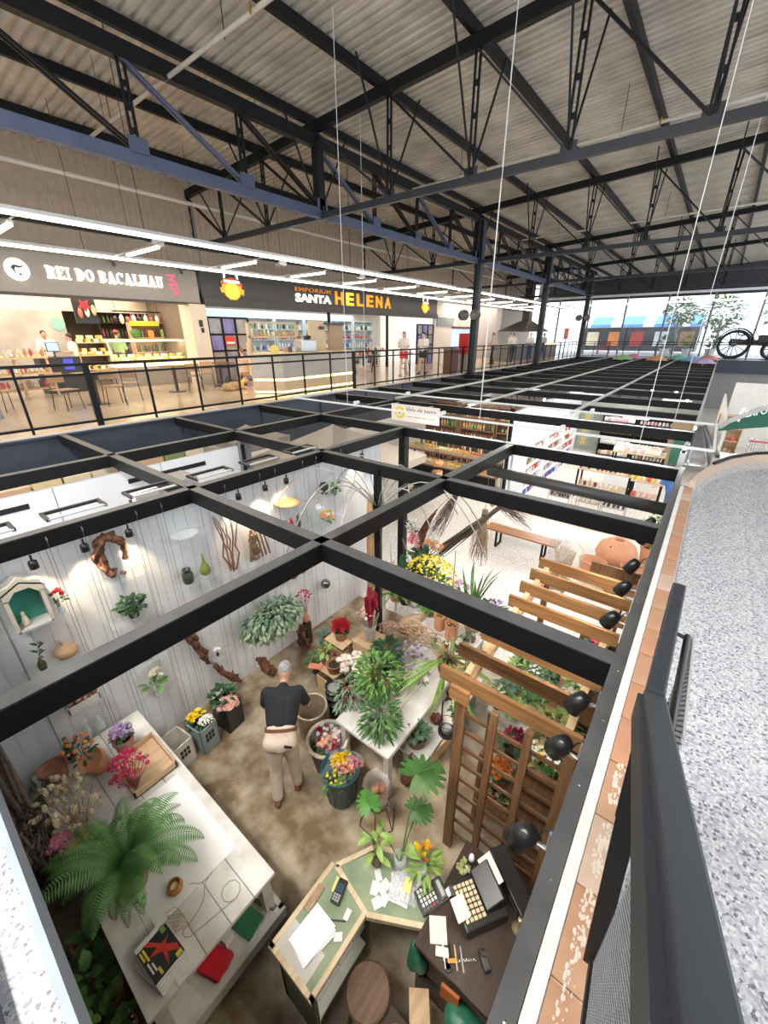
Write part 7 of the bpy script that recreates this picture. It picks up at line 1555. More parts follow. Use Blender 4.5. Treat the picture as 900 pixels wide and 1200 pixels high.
# tall cheese rack and back shelves
t = thing('cheese_rack','tall rack stacked with pale cheese wheels and boxes','shelf',(-17.0,5.55,0)); 
for z in (.5,.95,1.35): MB().bb(-.25,.25,-.5,.5,z,z+.03).build('board', palewood, t)
for sy in (-.5,.5): MB().bb(-.25,.25,sy-.02,sy+.02,0,1.4).build('side', palewood, t)
for z in (.53,.98,1.38):
    for i in range(4): me = (cm+cbm)[(i+int(z*10))%8]; o = inst(me,me.name.split('.')[0],(-16.9,5.2+i*.235,z+.001),None,None,1.15); tag(o,'pale cheese on the tall rack behind the counter','cheese','cheeses on the tall rack')
    for i in range(3): me = cbm[i%4]; o = inst(me,'cheese_block',(-16.92,5.25+i*.28,z+.107),None,None,1.2); tag(o,'pale cheese on the tall rack behind the counter','cheese','cheeses on the tall rack')
for k,(y,lab) in enumerate(((6.7,'dark wall shelf of wine bottles behind the counter'),(8.0-.75,'wooden cube shelf of bottles by the cream pier'))):
    shelf_unit('bottle_shelf',lab,(-18.3 if k == 0 else -16.9,y+(.3 if k == 0 else .25),0),1.3,.35,2.0,4,M('dark_stand') if k == 0 else palewood,radians(90))
    for lv in range(1,5): products(['wine bottle on the dark wall shelf of the fish shop','bottle on the cube shelf of the fish shop'][k],'bottle','bottles in the fish shop %d'%k,(-18.2 if k == 0 else -16.8,y-.25+(0 if k == 0 else -.05),lv*.5+.03),(0,.13,0),9,'bottle',[6,9,4,6],1.15)
t = thing('hanging_display','cluster of hams and jars hung over the counter','display',(-16.6,7.0,2.0)); MB().bar((0,-.7,.35),(0,.9,.35),.04,.04).build('rail', black, t)
for k in range(8): m = MB(); y = -.65+k*.2; m.tube([(0,y,.35),(0,y,.25)],.006,4); ellip(m,(0,y,.1),(.08,.07,.15 if k%2 else .1)); m.build('hung_item', [plas_black,cream,M('ham',(.35,.12,.08),.6),offwhite][k%4], t)
MB().bb(.05,.07,-.25,.75,-.1,.06).build('yellow_banner', M('print_yellow'), t); o = MB().lathe([(.001,.02),(.16,.02),(.16,0)],(0,0,0),16).build('green_badge', greens[0], t, loc=(.08,-.15,-.35)); o.rotation_euler = (0,pi/2,0); MB().bb(.05,.07,.75,.85,-.55,-.2).build('lime_tag', greens[3], t); MB().bb(.05,.07,.3,.5,-.5,-.25).build('orange_tag', orange, t)
for s in (-.6,.8): MB().tube([(0,s,.35),(0,s,.9)],.008,4).build('hanger', black, t)
t = thing('hanging_board','black menu board with hung hams over the cash desk','board',(-16.8,5.6,1.95)); MB().bb(-.03,.03,-.35,.3,0,.75).build('board', plas_black, t); 
for k in range(3): m = MB(); ellip(m,(.07,-.2+.2*k,.3+.05*k),(.05,.07,.16)); m.build('ham', [M('ham'),cream,straw][k], t)
MB().tube([(0,0,.75),(0,0,.95)],.01,4).build('hanger', black, t)
t = thing('star_ornament','red star ornament hanging inside the fish shop','ornament',(-16.2,5.4,2.45)); m = MB(); m.prism([((.2 if i%2 else .09)*sin(pi*i/5),(.2 if i%2 else .09)*cos(pi*i/5)) for i in range(10)],'x',-.02,.02); m.build('star', red, t); MB().tube([(0,0,.18),(0,0,.45)],.005,4).build('cord', plas_black, t)
# cash desk with screen
t = thing('cash_desk','dark cash desk with a blue lit monitor','desk',(-15.6,4.1,0)); MB().bb(-.3,.3,-.5,.5,0,1.0).build('body', M('black_counter',(.03,.028,.026),.5), t); MB().bb(.05,.08,-.2,.12,1.15,1.4).build('monitor', plas_black, t); MB().bb(.081,.085,-.18,.1,1.17,1.38).build('screen', M('blue_screen',(.25,.4,.85),.3,var=0,emit=1.2), t); MB().bb(.05,.08,-.06,-.02,1.0,1.15).build('stand', plas_black, t); MB().bb(.3,.31,.05,.3,.65,.95).build('blue_panel', M('blue_panel',(.05,.06,.5),.3,var=0,emit=.5), t)
person('worker in white shirt with dark hair at the cash desk',(-16.6,4.2,0),radians(-90),1.7,M('white_cotton',(.72,.68,.64),.8),plas_black,M('dark_hair',(.03,.02,.015),.7),skin_a,plas_black,arms='hold',sleeve='long')
person('worker in white shirt with black apron straps at the counter',(-16.2,4.75,0),radians(150),1.62,M('white_cotton'),M('jeans',(.07,.1,.2),.85),M('dark_hair'),skin_a,plas_black,arms='hold')
person('worker in red cap and green shirt behind the cheese rack',(-16.5,6.2,0),radians(40),1.72,M('green_shirt',(.16,.26,.10),.8),plas_black,M('dark_hair'),skin_a,plas_black,arms='hold',cap=M('red_cap',(.5,.06,.05),.7))
# wooden goods racks left
for k,(x,y) in enumerate(((-14.6,2.55),(-14.9,3.3))):
    t = thing('wooden_rack',['slanted wooden rack of packed goods at the shop edge','second wooden rack of dried goods beside the cash desk'][k],'rack',(x,y,0)); 
    for z in (.25,.65,1.05): MB().box((0,0,z),(.4,.75,.03),ry=.15).build('shelf', palewood, t)
    for sy in (-.37,.37): MB().bar((.2,sy,0),(-.1,sy,1.3),.05,.05).build('upright', palewood, t)
    for z in (.25,.65,1.05): products(['packed good on the slanted wooden rack','dried good on the second wooden rack'][k],'product','goods on wooden rack %d'%(k+1),(x+.02,y-.3,z+.025),(0,.12,0),6,['pack','jar','carton'],[5,8,3,6,0],1.1)
# cafe furniture
tan = wood('tan_ply',(.42,.26,.13),(.32,.19,.09),.5,1)
def chair_proto():
    t = thing('cafe_chair','tan plywood cafe chair with black wire legs','chair',(0,0,0),0,'cafe chairs'); MB().bb(-.2,.2,-.2,.2,.44,.46).build('seat', tan, t, bevel=.006); MB().box((0,-.2,.7),(.38,.018,.22),rx=.1).build('backrest', tan, t, bevel=.006)
    for sx in (-1,1):
        MB().tube([(sx*.17,.17,.44),(sx*.2,.2,0)],.01,6).build('leg', plas_black, t); MB().tube([(sx*.17,-.17,.44),(sx*.2,-.22,0)],.01,6).build('leg', plas_black, t); MB().tube([(sx*.17,-.18,.44),(sx*.17,-.215,.8)],.01,6).build('back_post', plas_black, t)
    return t
cp = chair_proto(); first = True
chs = [(-11.55,3.0,-1.2,'tan cafe chair alone on the tiles beside the low table'),(-11.5,3.95,-1.7,'tan cafe chair with its back to the railing'),(-11.95,4.55,1.2,'tan cafe chair turned sideways at the low table'),(-12.5,6.6,1.0,'tan cafe chair beside the cheese counter table'),(-12.75,7.15,-2.2,'tan cafe chair facing the seated woman'),(-12.35,8.35,2.6,'tan cafe chair holding the seated woman'),(-12.4,2.1,.4,'tan cafe chair beside the wooden goods rack')]
for i,(x,y,r,lab) in enumerate(chs):
    if i == 0: cp.location = (x,y,0); cp.rotation_euler = (0,0,r); cp['label'] = lab
    else: copy_tree(cp,(x,y,0),r,lab)
def cafe_table(label, x, y, rect=False):
    t = thing('cafe_table', label, 'table', (x,y,0)); 
    if rect: MB().bb(-.35,.35,-.35,.35,.72,.75).build('top', brownwood, t)
    else: MB().lathe([(.001,.72),(.38,.72),(.38,.75),(.001,.75)],(0,0,0),24).build('top', brownwood, t)
    MB().bb(-.035,.035,-.035,.035,.03,.72).build('pillar', M('brown_steel',(.08,.04,.03),.5), t); MB().lathe([(.001,0),(.25,0),(.25,.015),(.04,.035),(.001,.035)],(0,0,0),20).build('foot', plas_black, t)
cafe_table('square brown cafe table between the chairs by the railing',-12.0,3.75,True); cafe_table('round brown cafe table before the cheese counter',-12.9,6.2); cafe_table('brown cafe table with a black bag beside the seated woman',-13.1,7.85,True)
t = thing('grey_easel','grey metal easel stand at the shop edge','easel',(-11.6,1.75,0)); 
for a,b in (((-.2,0,0),(-.05,0,1.4)),((.25,0,0),(.05,0,1.4)),((.0,-.35,0),(0,0,1.3))): MB().bar(a,b,.06,.05).build('leg', M('easel_grey',(.25,.24,.23),.5), t)
pw = person('seated woman in pale patterned dress at the cafe table',(-12.4,8.3,0),radians(70),1.62,M('peach_dress',(.66,.45,.36),.85,var=.3,scale=20),M('peach_dress'),M('brown_hair',(.22,.09,.05),.7),skin_b,plas_black,sit=True,arms='hold')
t = thing('black_bag','black handbag slumped on the tiles beside the seated woman','bag',(-12.35,7.75,0)); m = MB(); ellip(m,(0,0,.12),(.22,.32,.14)); ellip(m,(0,-.12,.24),(.12,.12,.14)); place(voxel_mesh(m,.035,1),'body',plas_black,t)
t = thing('tan_dog','tan dog lying on the tiles beside the kiosk','dog',(-11.75,7.45,0)); m = MB(); ellip(m,(0,0,.13),(.13,.32,.13)); ellip(m,(0,-.28,.12),(.14,.15,.12)); capsule(m,(0,.25,.17),(.02,.36,.25),.08,.07); ellip(m,(.02,.4,.27),(.07,.09,.075)); capsule(m,(.02,.46,.25),(.03,.53,.235),.042,.03); 
for s in (-1,1): capsule(m,(s*.08,.22,.08),(s*.09,.42,.035),.045,.03); capsule(m,(s*.1,-.25,.07),(s*.14,-.08,.035),.05,.03); capsule(m,(.02+s*.05,.37,.34),(.02+s*.075,.36,.29),.025,.015)
capsule(m,(0,-.4,.1),(.12,-.55,.04),.03,.015); place(voxel_mesh(m,.02,3),'body',M('tan_fur',(.55,.38,.2),.9,var=.25,scale=14),t)
# ---- SANTA HELENA
t = thing('shop_fascia','black shop fascia with glowing amber lettering and emblems','sign',(-14,15.6,2.55))
MB().bb(-14.2,-13.98,8.15,23.1,2.72,3.62).build('panel', M('fascia_black',(.022,.02,.018),.4,var=.15), t, world=True); MB().bb(-14.2,-13.9,8.15,23.1,2.5,2.72).build('lower_band', M('fascia_brown',(.05,.042,.036),.5), t, world=True)
amb = M('amber_glow',(.9,.36,.03),.5,var=0,emit=.55); ambd = M('amber_dim',(.6,.24,.05),.5,var=0,emit=.25); yel = M('yellow_glow',(1,.68,.05),.5,var=0,emit=.75); whg = M('white_glow',(1,.95,.88),.5,var=0,emit=2.2)
lettering('lettering','SANTA',whg,t,(-13.96,12.15,2.83),(0,1,0),(0,0,1),2.0,.30,.03,.025)
lettering('lettering','EMPORIUM',ambd,t,(-13.96,12.15,3.21),(0,1,0),(0,0,1),2.0,.15,.03,.012,1.1)
yy = [14.42+.71*i for i in range(6)]
for i,c in enumerate('HELENA'): lettering('lettering',c,yel if i == 1 else amb,t,(-13.96,yy[i],2.83),(0,1,0),(0,0,1),.5,.52,.05,.03)
def crest(y, s):
    P = t; z = 3.14
    def pr_(poly, mat, x, nm): MB().prism([(y+a*s,z+b*s) for a,b in poly],'x',-13.97+x,-13.955+x).build(nm, mat, P, world=True)
    pr_([(-.42,.12),(-.3,-.3),(-.1,-.46),(.12,-.46),(.32,-.3),(.44,.1),(.3,.2),(0,.26),(-.3,.22)], amb, 0, 'crest_outline'); pr_([(.28*cos(2*pi*i/20),-.15+.26*sin(2*pi*i/20)) for i in range(20)], yel, .016, 'crest_fruit')
    pr_([(-.44,.02),(-.36,.2),(0,.28),(.36,.18),(.44,-.0),(.36,.02),(0,.1),(-.36,.06)], M('crest_red',(.5,.06,.05),.5,var=0,emit=.4), .032, 'crest_banner')
    lettering('crest_lettering','SANTA HELENA',whg,P,(-13.92,y-.32*s,z+.1*s),(0,1,0),(0,0,1),.64*s,.09*s,.01); pr_([(-.3,.25),(-.26,.48),(.26,.46),(.3,.25),(.24,.25),(.21,.42),(-.21,.43),(-.24,.25)], whg, .016, 'crest_crown'); pr_([(-.5,-.08),(-.36,-.02),(-.32,-.2),(-.44,-.24)], amb, .016, 'crest_ribbon'); pr_([(.5,-.1),(.36,-.04),(.32,-.22),(.46,-.28)], amb, .016, 'crest_ribbon')
crest(9.3,.95); crest(21.75,.85)
struct('wall_sh_back', MB().bb(-18.6,-18.4,8.1,23.2,0,3.3), M('cool_back',(.55,.56,.56),.6,var=.06), 'cool grey rear wall of the delicatessen')
struct('ceiling_sh', MB().bb(-18.5,-14.2,8.1,23.2,2.85,2.95), offwhite, 'ceiling of the delicatessen')
def window_grid(label, y0, y1, nx, nz, z0, z1, prints=True):
    t = thing('window_grid', label, 'window', (-14.1,(y0+y1)/2,z0)); 
    for i in range(nx+1): y = y0+(y1-y0)*i/nx; MB().bb(-14.14,-14.06,y-.035,y+.035,z0,z1).build('mullion', black, t, world=True)
    for j in range(nz+1): z = z0+(z1-z0)*j/nz; MB().bb(-14.13,-14.07,y0,y1,z-.03,z+.03).build('transom', black, t, world=True)
    pcs = [M('pane_%d'%k,c,.25,var=.35,scale=3) for k,c in enumerate([(.28,.24,.40),(.36,.35,.37),(.25,.22,.5),(.4,.37,.33),(.4,.34,.3),(.37,.36,.36)])]
    for i in range(nx):
        for j in range(nz): a = y0+(y1-y0)*i/nx; b = y0+(y1-y0)*(i+1)/nx; c = z0+(z1-z0)*j/nz; d = z0+(z1-z0)*(j+1)/nz; MB().bb(-14.105,-14.095,a+.035,b-.035,c+.03,d-.03).build('pane', pcs[(i+2*(nz-1-j)+ (j==nz-1))%6], t, world=True)
window_grid('black gridded window with dim panes beside the cream pier',8.25,9.85,3,4,.0,2.15); window_grid('black gridded window at the far end of the delicatessen',21.2,22.9,3,4,0,2.15)
tag(MB().bb(-14.12,-14.08,8.25,9.85,2.18,2.38).build('blue_transom', M('pale_blue_light',(.45,.62,.75),.4,var=.1,emit=.5)),'pale blue lit transom above the gridded window','transom light')
t = thing('red_poster','red and white poster hung inside the gridded window','poster',(-14.04,9.0,1.25)); MB().bb(0,.01,-.2,.2,.0,.3).build('sheet', M('print_red'), t); MB().bb(.011,.013,-.16,.16,.05,.12).build('strip', M('print_white'), t)
for k in range(6):
    y = 10.6+k*1.85; shelf_unit('deli_shelf',['tall white deli shelf nearest the gridded window','tall white deli shelf behind the kiosk','tall white deli shelf behind the kiosk board','tall white deli shelf left of the walking women','tall white deli shelf behind the walking women','tall white deli shelf near the far window grid'][k],(-17.2,y,0),1.7,.4,2.3,5,M('cool_shelf',(.6,.68,.70),.5),radians(90))
    for lv in range(5): products(['package on deli shelf nearest the gridded window','package on deli shelf behind the kiosk','package on deli shelf behind the kiosk board','package on deli shelf left of the women','package on deli shelf behind the women','package on deli shelf near the far grid'][k],'product','products on deli shelf %d'%(k+1),(-17.05,y-.72,lv*.46+.03),(0,.19,0),8,['bottle','carton','jar'],[[6,3],[0,5,8],[3,8,2],[5,9],[4,3,6]][lv],1.25)
for k in range(3):
    y = 12.5+k*3.2; t = thing('deli_table',['low deli display table with baskets behind the kiosk','low deli display table with baskets in mid shop','low deli display table with baskets by the women'][k],'display',(-15.4,y,0)); MB().bb(-.4,.4,-.7,.7,.75,.8).build('top', lw, t)
    for sx in (-.35,.35):
        for sy in (-.6,.6): MB().bb(sx-.03,sx+.03,sy-.03,sy+.03,0,.75).build('leg', black, t)
    for r in range(3): products(['jar or pack on the deli table behind the kiosk','jar or pack on the deli table in mid shop','jar or pack on the deli table by the women'][k],'product','goods on deli table %d'%(k+1),(-15.6+.2*r,y-.55,.8),(0,.2,0),6,['jar','pack','carton'],[6,0,3,5,8],1.2)
tag(MB().bb(-14.15,-14.05,14.05,14.15,0,2.5).build('shopfront_post', black),'black shopfront post behind the kiosk board','post'); tag(MB().bb(-14.15,-14.05,18.3,18.4,0,2.5).build('shopfront_post', black),'black shopfront post behind the walking women','post')
# ---- kiosk
t = thing('kiosk','light wood kiosk counter with a glowing strip and round emblem','kiosk',(-10.3,9.3,0)); ky = M('kiosk_wood',(.56,.42,.26),.5,var=.12,stretch=(1,1,6)); kst = M('kiosk_stone',(.42,.38,.34),.5,var=.1)
K = [(-10.45,7.25),(-9.75,7.8),(-9.85,11.0),(-11.1,11.4),(-11.6,8.0)]
def off(poly, d): c = Vector((sum(p[0] for p in poly)/len(poly),sum(p[1] for p in poly)/len(poly))); return [tuple(c+(Vector(p)-c)*d) for p in poly]
MB().prism(K,'z',.42,1.05).build('upper_body', kst, t, world=True); MB().prism(off(K,.96),'z',.36,.42).build('light_strip', M('amber_strip',(1,.7,.2),.5,var=0,emit=6.), t, world=True); MB().prism(off(K,.985),'z',.08,.36).build('lower_body', ky, t, world=True); MB().prism(off(K,.96),'z',.03,.08).build('light_strip', M('amber_strip'), t, world=True); MB().prism(off(K,.99),'z',0,.03).build('plinth', kst, t, world=True); MB().prism(off(K,1.02),'z',1.05,1.1).build('top', ky, t, world=True)
MB().bar((-10.43,7.27,.95),(-10.9,7.5,.95),.05,.9).build('end_panel', ky, t, world=True); MB().bb(-10.75,-10.65,9.75,10.45,1.1,2.0).build('tall_panel', ky, t, world=True); MB().bb(-10.75,-10.65,10.65,11.3,1.1,1.9).build('tall_panel', M('kiosk_brown',(.34,.22,.12),.5), t, world=True); MB().bb(-10.6,-10.58,10.15,10.35,1.75,1.85).build('panel_mark', plas_black, t, world=True); MB().bb(-10.8,-10.6,10.4,11.35,1.9,1.96).build('canopy_board', plas_black, t, world=True)
o = MB().lathe([(.001,.01),(.13,.01),(.13,0)],(0,0,0),24).build('emblem', M('emblem_cream',(.62,.47,.12),.5,var=0,emit=.1), t, loc=(.62-.0,-1.78,1.2)); o.rotation_euler = (0,pi/2,-.6)
MB().bb(-11.0,-10.9,7.6,9.5,1.5,1.56).build('shelf', ky, t, world=True); MB().bb(-11.0,-10.9,7.6,7.66,1.1,1.95).build('shelf_post', ky, t, world=True); MB().bb(-11.0,-10.9,9.44,9.5,1.1,1.95).build('shelf_post', ky, t, world=True); MB().bb(-11.0,-10.9,7.6,9.5,1.9,1.95).build('shelf', ky, t, world=True)
products('jar displayed on the kiosk shelf','product','jars on the kiosk shelf',(-10.95,7.75,1.561),(0,.15,0),11,['jar','bottle'],[1,8,5,3],1.0); products('jar displayed on the kiosk top','product','jars on the kiosk top',(-10.4,8.5,1.101),(0,.16,0),6,['jar','carton'],[6,3,5],1.0)
t = thing('espresso_machine','grey espresso machine on the kiosk top','coffee machine',(-10.3,9.2,1.1)); m = MB(); m.bb(-.2,.2,-.3,.3,0,.35); m.build('body', brushed, t, bevel=.03); MB().lathe([(.1,.35),(.13,.45),(.001,.5)],(0,.1,0),12).build('hopper', plas_black, t)
# ---- walking women etc
person('woman in white top and red shorts walking past the deli',(-10.44,14.75,0),radians(195),1.68,M('white_top',(.75,.66,.6),.8),M('red_shorts',(.62,.04,.05),.8),M('brown_hair'),skin_b,M('sandal',(.5,.35,.25),.6),shorts=True,longhair=True,arms='hold',stride=.14)
person('woman in white shirt and black shorts beside the red shorts',(-10.26,15.95,0),radians(185),1.66,M('white_shirt',(.78,.74,.72),.8),plas_black,M('dark_hair'),skin_b,plas_black,shorts=True,arms='hold',stride=.14)
for k in range(5):
    t = thing('bar_stool','tall wooden bar stool along the deli front','stool',(-12.3-.2*(k%2),12.4+k*1.35 if k < 3 else 14.2+k*1.2,0),0,'bar stools before the deli'); MB().lathe([(.001,.72),(.17,.72),(.17,.76),(.001,.76)],(0,0,0),16).build('seat', tan, t)
    for j in range(4): a = pi/4+pi/2*j; MB().tube([(.1*cos(a),.1*sin(a),.72),(.2*cos(a),.2*sin(a),0)],.015,6).build('leg', [palewood,plas_black][k%2], t)
    MB().tube([(.16*cos(a*.35),.16*sin(a*.35),.28) for a in range(19)],.01,5).build('foot_ring', plas_black, t)
for k,y in enumerate((12.9,15.6,18.4)): cafe_table(['high round table before the deli post','high round table behind the red shorts','high round table beside the far grid window'][k],-12.9,y)
t = thing('brown_planter','tall brown box planter beside the railing','planter',(-9.5,17.1,0)); MB().bb(-.2,.2,-.35,.35,0,1.0).build('box', M('dark_brown_panel',(.13,.06,.035),.5), t); MB().bb(-.22,.22,-.37,.37,1.0,1.04).build('cap', M('grey_panel'), t)
t = thing('red_bin','bright red cabinet standing behind the steel column','cabinet',(-9.7,18.9,0)); MB().bb(-.25,.25,-.35,.35,.75,1.65).build('body', M('signal_red',(.5,.015,.02),.45), t, bevel=.02); MB().bb(-.2,.2,-.3,.3,.0,.75).build('frame', M('grey_panel'), t); MB().bb(.251,.256,-.3,.3,1.15,1.18).build('seam', M('dark_red',(.2,.01,.01),.5), t)
# ---- third shop and food court beyond
struct('wall_third_shop', MB().bb(-14.25,-14.1,23.1,33.0,0,3.9), M('pinkish_white',(.70,.62,.57),.6,var=.05), 'pale front wall of the third shop')
tag(MB().bb(-14.1,-14.05,23.3,26.4,2.1,2.6).build('grey_band', M('slate_band',(.24,.27,.29),.6)),'slate grey band across the third shop front','panel')
t = thing('arch_emblems','pair of pale arched signs over the third shop window','sign',(-14.1,27,2.1)); 
for y in (25.9,27.6): MB().prism([(.6*cos(pi*i/14),.62*sin(pi*i/14)) for i in range(15)],'x',0,.06).build('arch', M('arch_cream',(.75,.72,.66),.5), t, loc=(0,y-27,0)); MB().prism([(.42*cos(pi*i/14),.45*sin(pi*i/14)) for i in range(15)],'x',.06,.08).build('arch_inner', M('arch_pale_green',(.55,.62,.55),.5), t, loc=(0,y-27,0))
MB().bb(0,.2,-1.8,1.4,-.1,0).build('shelf', M('dark_brown_panel'), t)
tag(MB().bb(-14.1,-14.04,25.2,28.8,.3,1.95).build('lit_window', M('window_blue',(.5,.62,.85),.3,var=.2,emit=.5)),'blue white lit window of the third shop','window')
for k,y in enumerate((25.0,27.8)): lit_area((-13.6,y,3.3),.3,.3,22,(1,.8,.5))
t = thing('extractor_hood','dark pyramid extractor hood over the food counter','hood',(-13,35.5,1.85)); MB().add([(-1.2,-3,0),(1.0,-3,0),(1.0,3,0),(-1.2,3,0),(-.3,-.4,.8),(.3,-.4,.8),(.3,.4,.8),(-.3,.4,.8)],[(3,2,1,0),(4,5,6,7),(0,1,5,4),(1,2,6,5),(2,3,7,6),(3,0,4,7)]).build('hood', M('hood_brown',(.07,.05,.04),.5), t); MB().bb(-.28,.28,-.35,.35,.8,4.2).build('flue', M('flue_dark',(.04,.035,.03),.5), t)
struct('wall_food_court', MB().bb(-16.6,-16.4,33,46,0,5.0), M('tan_wall',(.46,.38,.30),.6,var=.1), 'tan wall behind the food court')
t = thing('food_counter','long food counter with yellow lit edge in the food court','counter',(-11.3,31.5,0)); MB().bb(-.5,.5,-4.5,5.5,0,.95).build('body', M('grey_counter',(.2,.19,.18),.5), t); MB().bb(-.55,.55,-4.5,5.5,.95,1.02).build('top', M('counter_top',(.55,.55,.55),.3), t); MB().bb(.55,.57,1.5,5.5,.93,1.03).build('light_edge', M('amber_strip'), t)
cols_ = [M('white_cotton'),M('white_cotton'),M('peach_dress'),M('grey_tee',(.4,.4,.42),.8),M('white_top')]
labs = ['diner in white at the food counter by the column','diner in a white shirt further along the food counter','diner in a peach top standing past the column','diner in grey beyond the food counter','cook in white behind the food counter']
for k,(x,y) in enumerate(((-10.4,26.5),(-10.2,29.0),(-10.6,24.0),(-10.3,32.0),(-12.2,30.5))): person(labs[k],(x,y,0),rnd(0,6),1.68,cols_[k],[plas_black,M('jeans')][k%2],M('dark_hair') if k%2 else M('brown_hair'),skin_b,plas_black,arms='hold',fine=.032)
t = thing('red_sign_board','red and orange menu sign at the end of the food counter','sign',(-9.8,35.6,1.3)); MB().bb(-.03,.03,-.5,.5,0,.75).build('board', M('sign_red',(.62,.09,.04),.5,var=.2,emit=.2), t); MB().bb(.031,.04,-.3,.3,.25,.5).build('print', orange, t); MB().bb(-.02,.02,-.04,.04,-1.3,0).build('post', black, t)

# ================================================================== FAR END: GLAZING, STREET, CARRIAGE
random.seed(31)
t = structroot('window_1','tall glazed front with dark mullions at the far end',(-3,42,0))
for x in (-12.5,-9.9,-7.1,-4.2,-1.3,1.6,4.5,7.4): MB().bb(x-.06,x+.06,41.95,42.05,0,4.7).build('mullion', M('pale_mullion',(.22,.24,.27),.5), t, world=True)
MB().bb(-13,8,41.95,42.05,3.9,4.0).build('transom', M('white_transom',(.7,.7,.7),.4), t, world=True); MB().bb(-13,8,41.9,42.1,4.6,4.8).build('head', black, t, world=True)
pg_ = glass('facade_glass',(.8,.9,1.0),.07)
for i in range(7): MB().bb(-12.4+2.9*i-.02,-12.4+2.9*i+2.75,41.99,42.01,.05,3.88).build('pane', pg_, t, world=True)
struct('ground_street', MB().bb(-30,25,60,110,-.5,-.3), M('street',(.45,.46,.47),.8), 'pale street outside the far glazing')
tag(MB().bb(-13,8,36.9,37.0,4.15,4.3).build('light_trunking', white),'white light trunking across the far end of the hall','trunking'); tag(MB().bb(-11,6,39.5,39.62,3.75,3.85).build('light_trunking', M('trunk_glow',(1,.95,.9),.5,var=0,emit=2.)),'glowing pink white strip light before the far glazing','light')
t = thing('street_house','low white house with blue awnings across the street','house',(-6,54,-.3)); MB().bb(-9,5,0,6,0,5.0).build('wall', M('bright_wall',(.8,.82,.85),.6), t); MB().bb(-7,4,-.05,.05,.3,2.6).build('shop_window', M('dark_glass',(.05,.05,.06),.15), t)
aw = M('blue_awning',(.12,.32,.72),.6,var=.3,scale=4); aw2 = M('white_awning',(.75,.8,.9),.6)
for k in range(11): MB().add([(-7+k,-.0,3.7),(-6+k,-.0,3.7),(-6+k,-1.4,2.9),(-7+k,-1.4,2.9),(-6+k,-1.4,2.65),(-7+k,-1.4,2.65)],[(0,1,2,3),(3,2,4,5)]).build('awning_panel', aw if k%3 else aw2, t)
for k in range(5): MB().bb(-6.5+2.2*k,-5.3+2.2*k,-.08,-.05,.8,2.2).build('shop_display', [cream,orange,prodcols[0],white,honey][k], t)
MB().bb(-7.6,-7.2,-.2,.1,0,4.6).build('pier', white, t); MB().bb(4,4.4,-.2,.1,0,4.6).build('pier', white, t)
def tree(label, x, y, h, r, g):
    t = thing('street_tree', label, 'tree', (x,y,-.3)); MB().tube([(0,0,0),(.05,.1,h*.4),(-.1,0,h*.7)],[.16,.12,.06],8).build('trunk', M('pale_bark',(.4,.38,.34),.9,var=.3), t)
    for k in range(4): a = k*1.6; MB().tube([(0,0,h*.45),(r*.6*cos(a),r*.6*sin(a),h*.8)],[.06,.02],6).build('branch', M('pale_bark'), t)
    foliage(420,(0,0,h*.8),(r,r,r*.9),.38,.2,.2,.5,None,.3).build('crown', greens[g], t)
tree('slim street tree in front of the blue awnings',-3.6,47.5,4.6,1.2,3); tree('bushy street tree right of the blue awnings',-.6,48.5,4.4,1.6,1); tree('street tree behind the far carriage',3.6,49.5,4.6,1.7,4)
for k,(x,y) in enumerate(((-3.9,44.4),(-2.3,45),(-.7,44.8))): potted('street_shrub',['left green shrub in a planter outside the glazing','middle green shrub in a planter outside the glazing','right green shrub in a planter outside the glazing'][k],'shrub',(x,y,0),.3,.5,white,(120,(.5,.5,.45),.3,.14,[1,3,0][k],1.0))
t = thing('red_bench','red slatted chair outside the far glazing','chair',(-8.4,43.2,0)); 
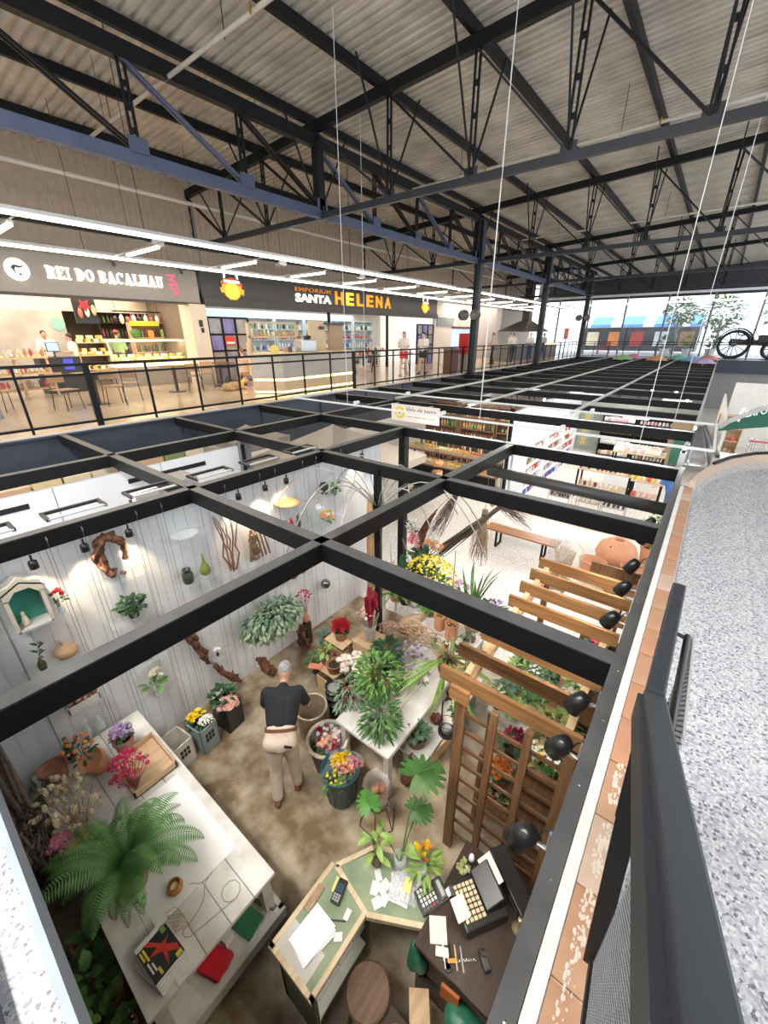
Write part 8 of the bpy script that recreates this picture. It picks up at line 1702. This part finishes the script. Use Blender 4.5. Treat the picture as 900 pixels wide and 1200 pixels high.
for k in range(5): MB().bb(-.5,.5,-.02,.02,.45+.12*k,.53+.12*k).build('slat', M('dark_red_paint',(.35,.05,.04),.6), t)
MB().bb(-.5,.5,-.5,0,.4,.44).build('seat', M('dark_red_paint'), t)
for sx in (-.45,.45):
    for sy in (-.45,-.02): MB().bb(sx-.03,sx+.03,sy-.03,sy+.03,0,.44).build('leg', M('dark_red_paint'), t)
# old carriage with spoked wheels
t = thing('old_tractor','antique black tractor with big spoked wheels on display','tractor',(1.6,39,0))
def wheel(x, y, r, nm='wheel'):
    w = MB(); N = 32; w.tube([(r*cos(2*pi*j/N),0,r*sin(2*pi*j/N)) for j in range(N+1)],.09,8); o = w.build(nm, plas_black, t, True, loc=(x,y,r+.09))
    s = MB()
    for j in range(12): a = 2*pi*j/12; s.tube([(.08*cos(a),0,.08*sin(a)),((r-.05)*cos(a),0,(r-.05)*sin(a))],.022,5)
    s.tube([(0,-.12,0),(0,.12,0)],.12,10); s.build('spokes', M('grey_iron',(.18,.18,.19),.5), o)
wheel(-1.0,-.6,.85); wheel(-1.0,.6,.85); wheel(1.15,-.5,.55); wheel(1.15,.5,.55)
m = MB(); m.bar((-1.3,0,1.15),(1.4,0,1.0),.35,.35); m.bb(.2,1.5,-.28,.28,1.0,1.55); m.build('chassis', M('iron_black',(.03,.03,.032),.5), t); MB().tube([(.9,0,1.5),(.9,0,2.35)],.07,8).build('chimney', plas_black, t); MB().bb(-.9,-.4,-.25,.25,1.5,1.58).build('seat', plas_black, t); MB().bar((-.9,0,1.55),(-1.0,0,2.0),.4,.05).build('seat_back', plas_black, t)
MB().tube([(-.1+.25*cos(a*.4),.25*sin(a*.4),1.9) for a in range(17)],.02,6).build('steering_wheel', plas_black, t); MB().tube([(.2,0,1.4),(-.1,0,1.9)],.02,5).build('steering_column', plas_black, t)
for y in (-.6,.6): MB().prism([(-1.0+1.05*cos(pi*i/12),.95+1.05*sin(pi*i/12)) for i in range(13)]+[(-1.0+.98*cos(pi*(12-i)/12),.95+.98*sin(pi*(12-i)/12)) for i in range(13)],'y',y-.14,y+.14).build('fender', M('iron_black'), t)
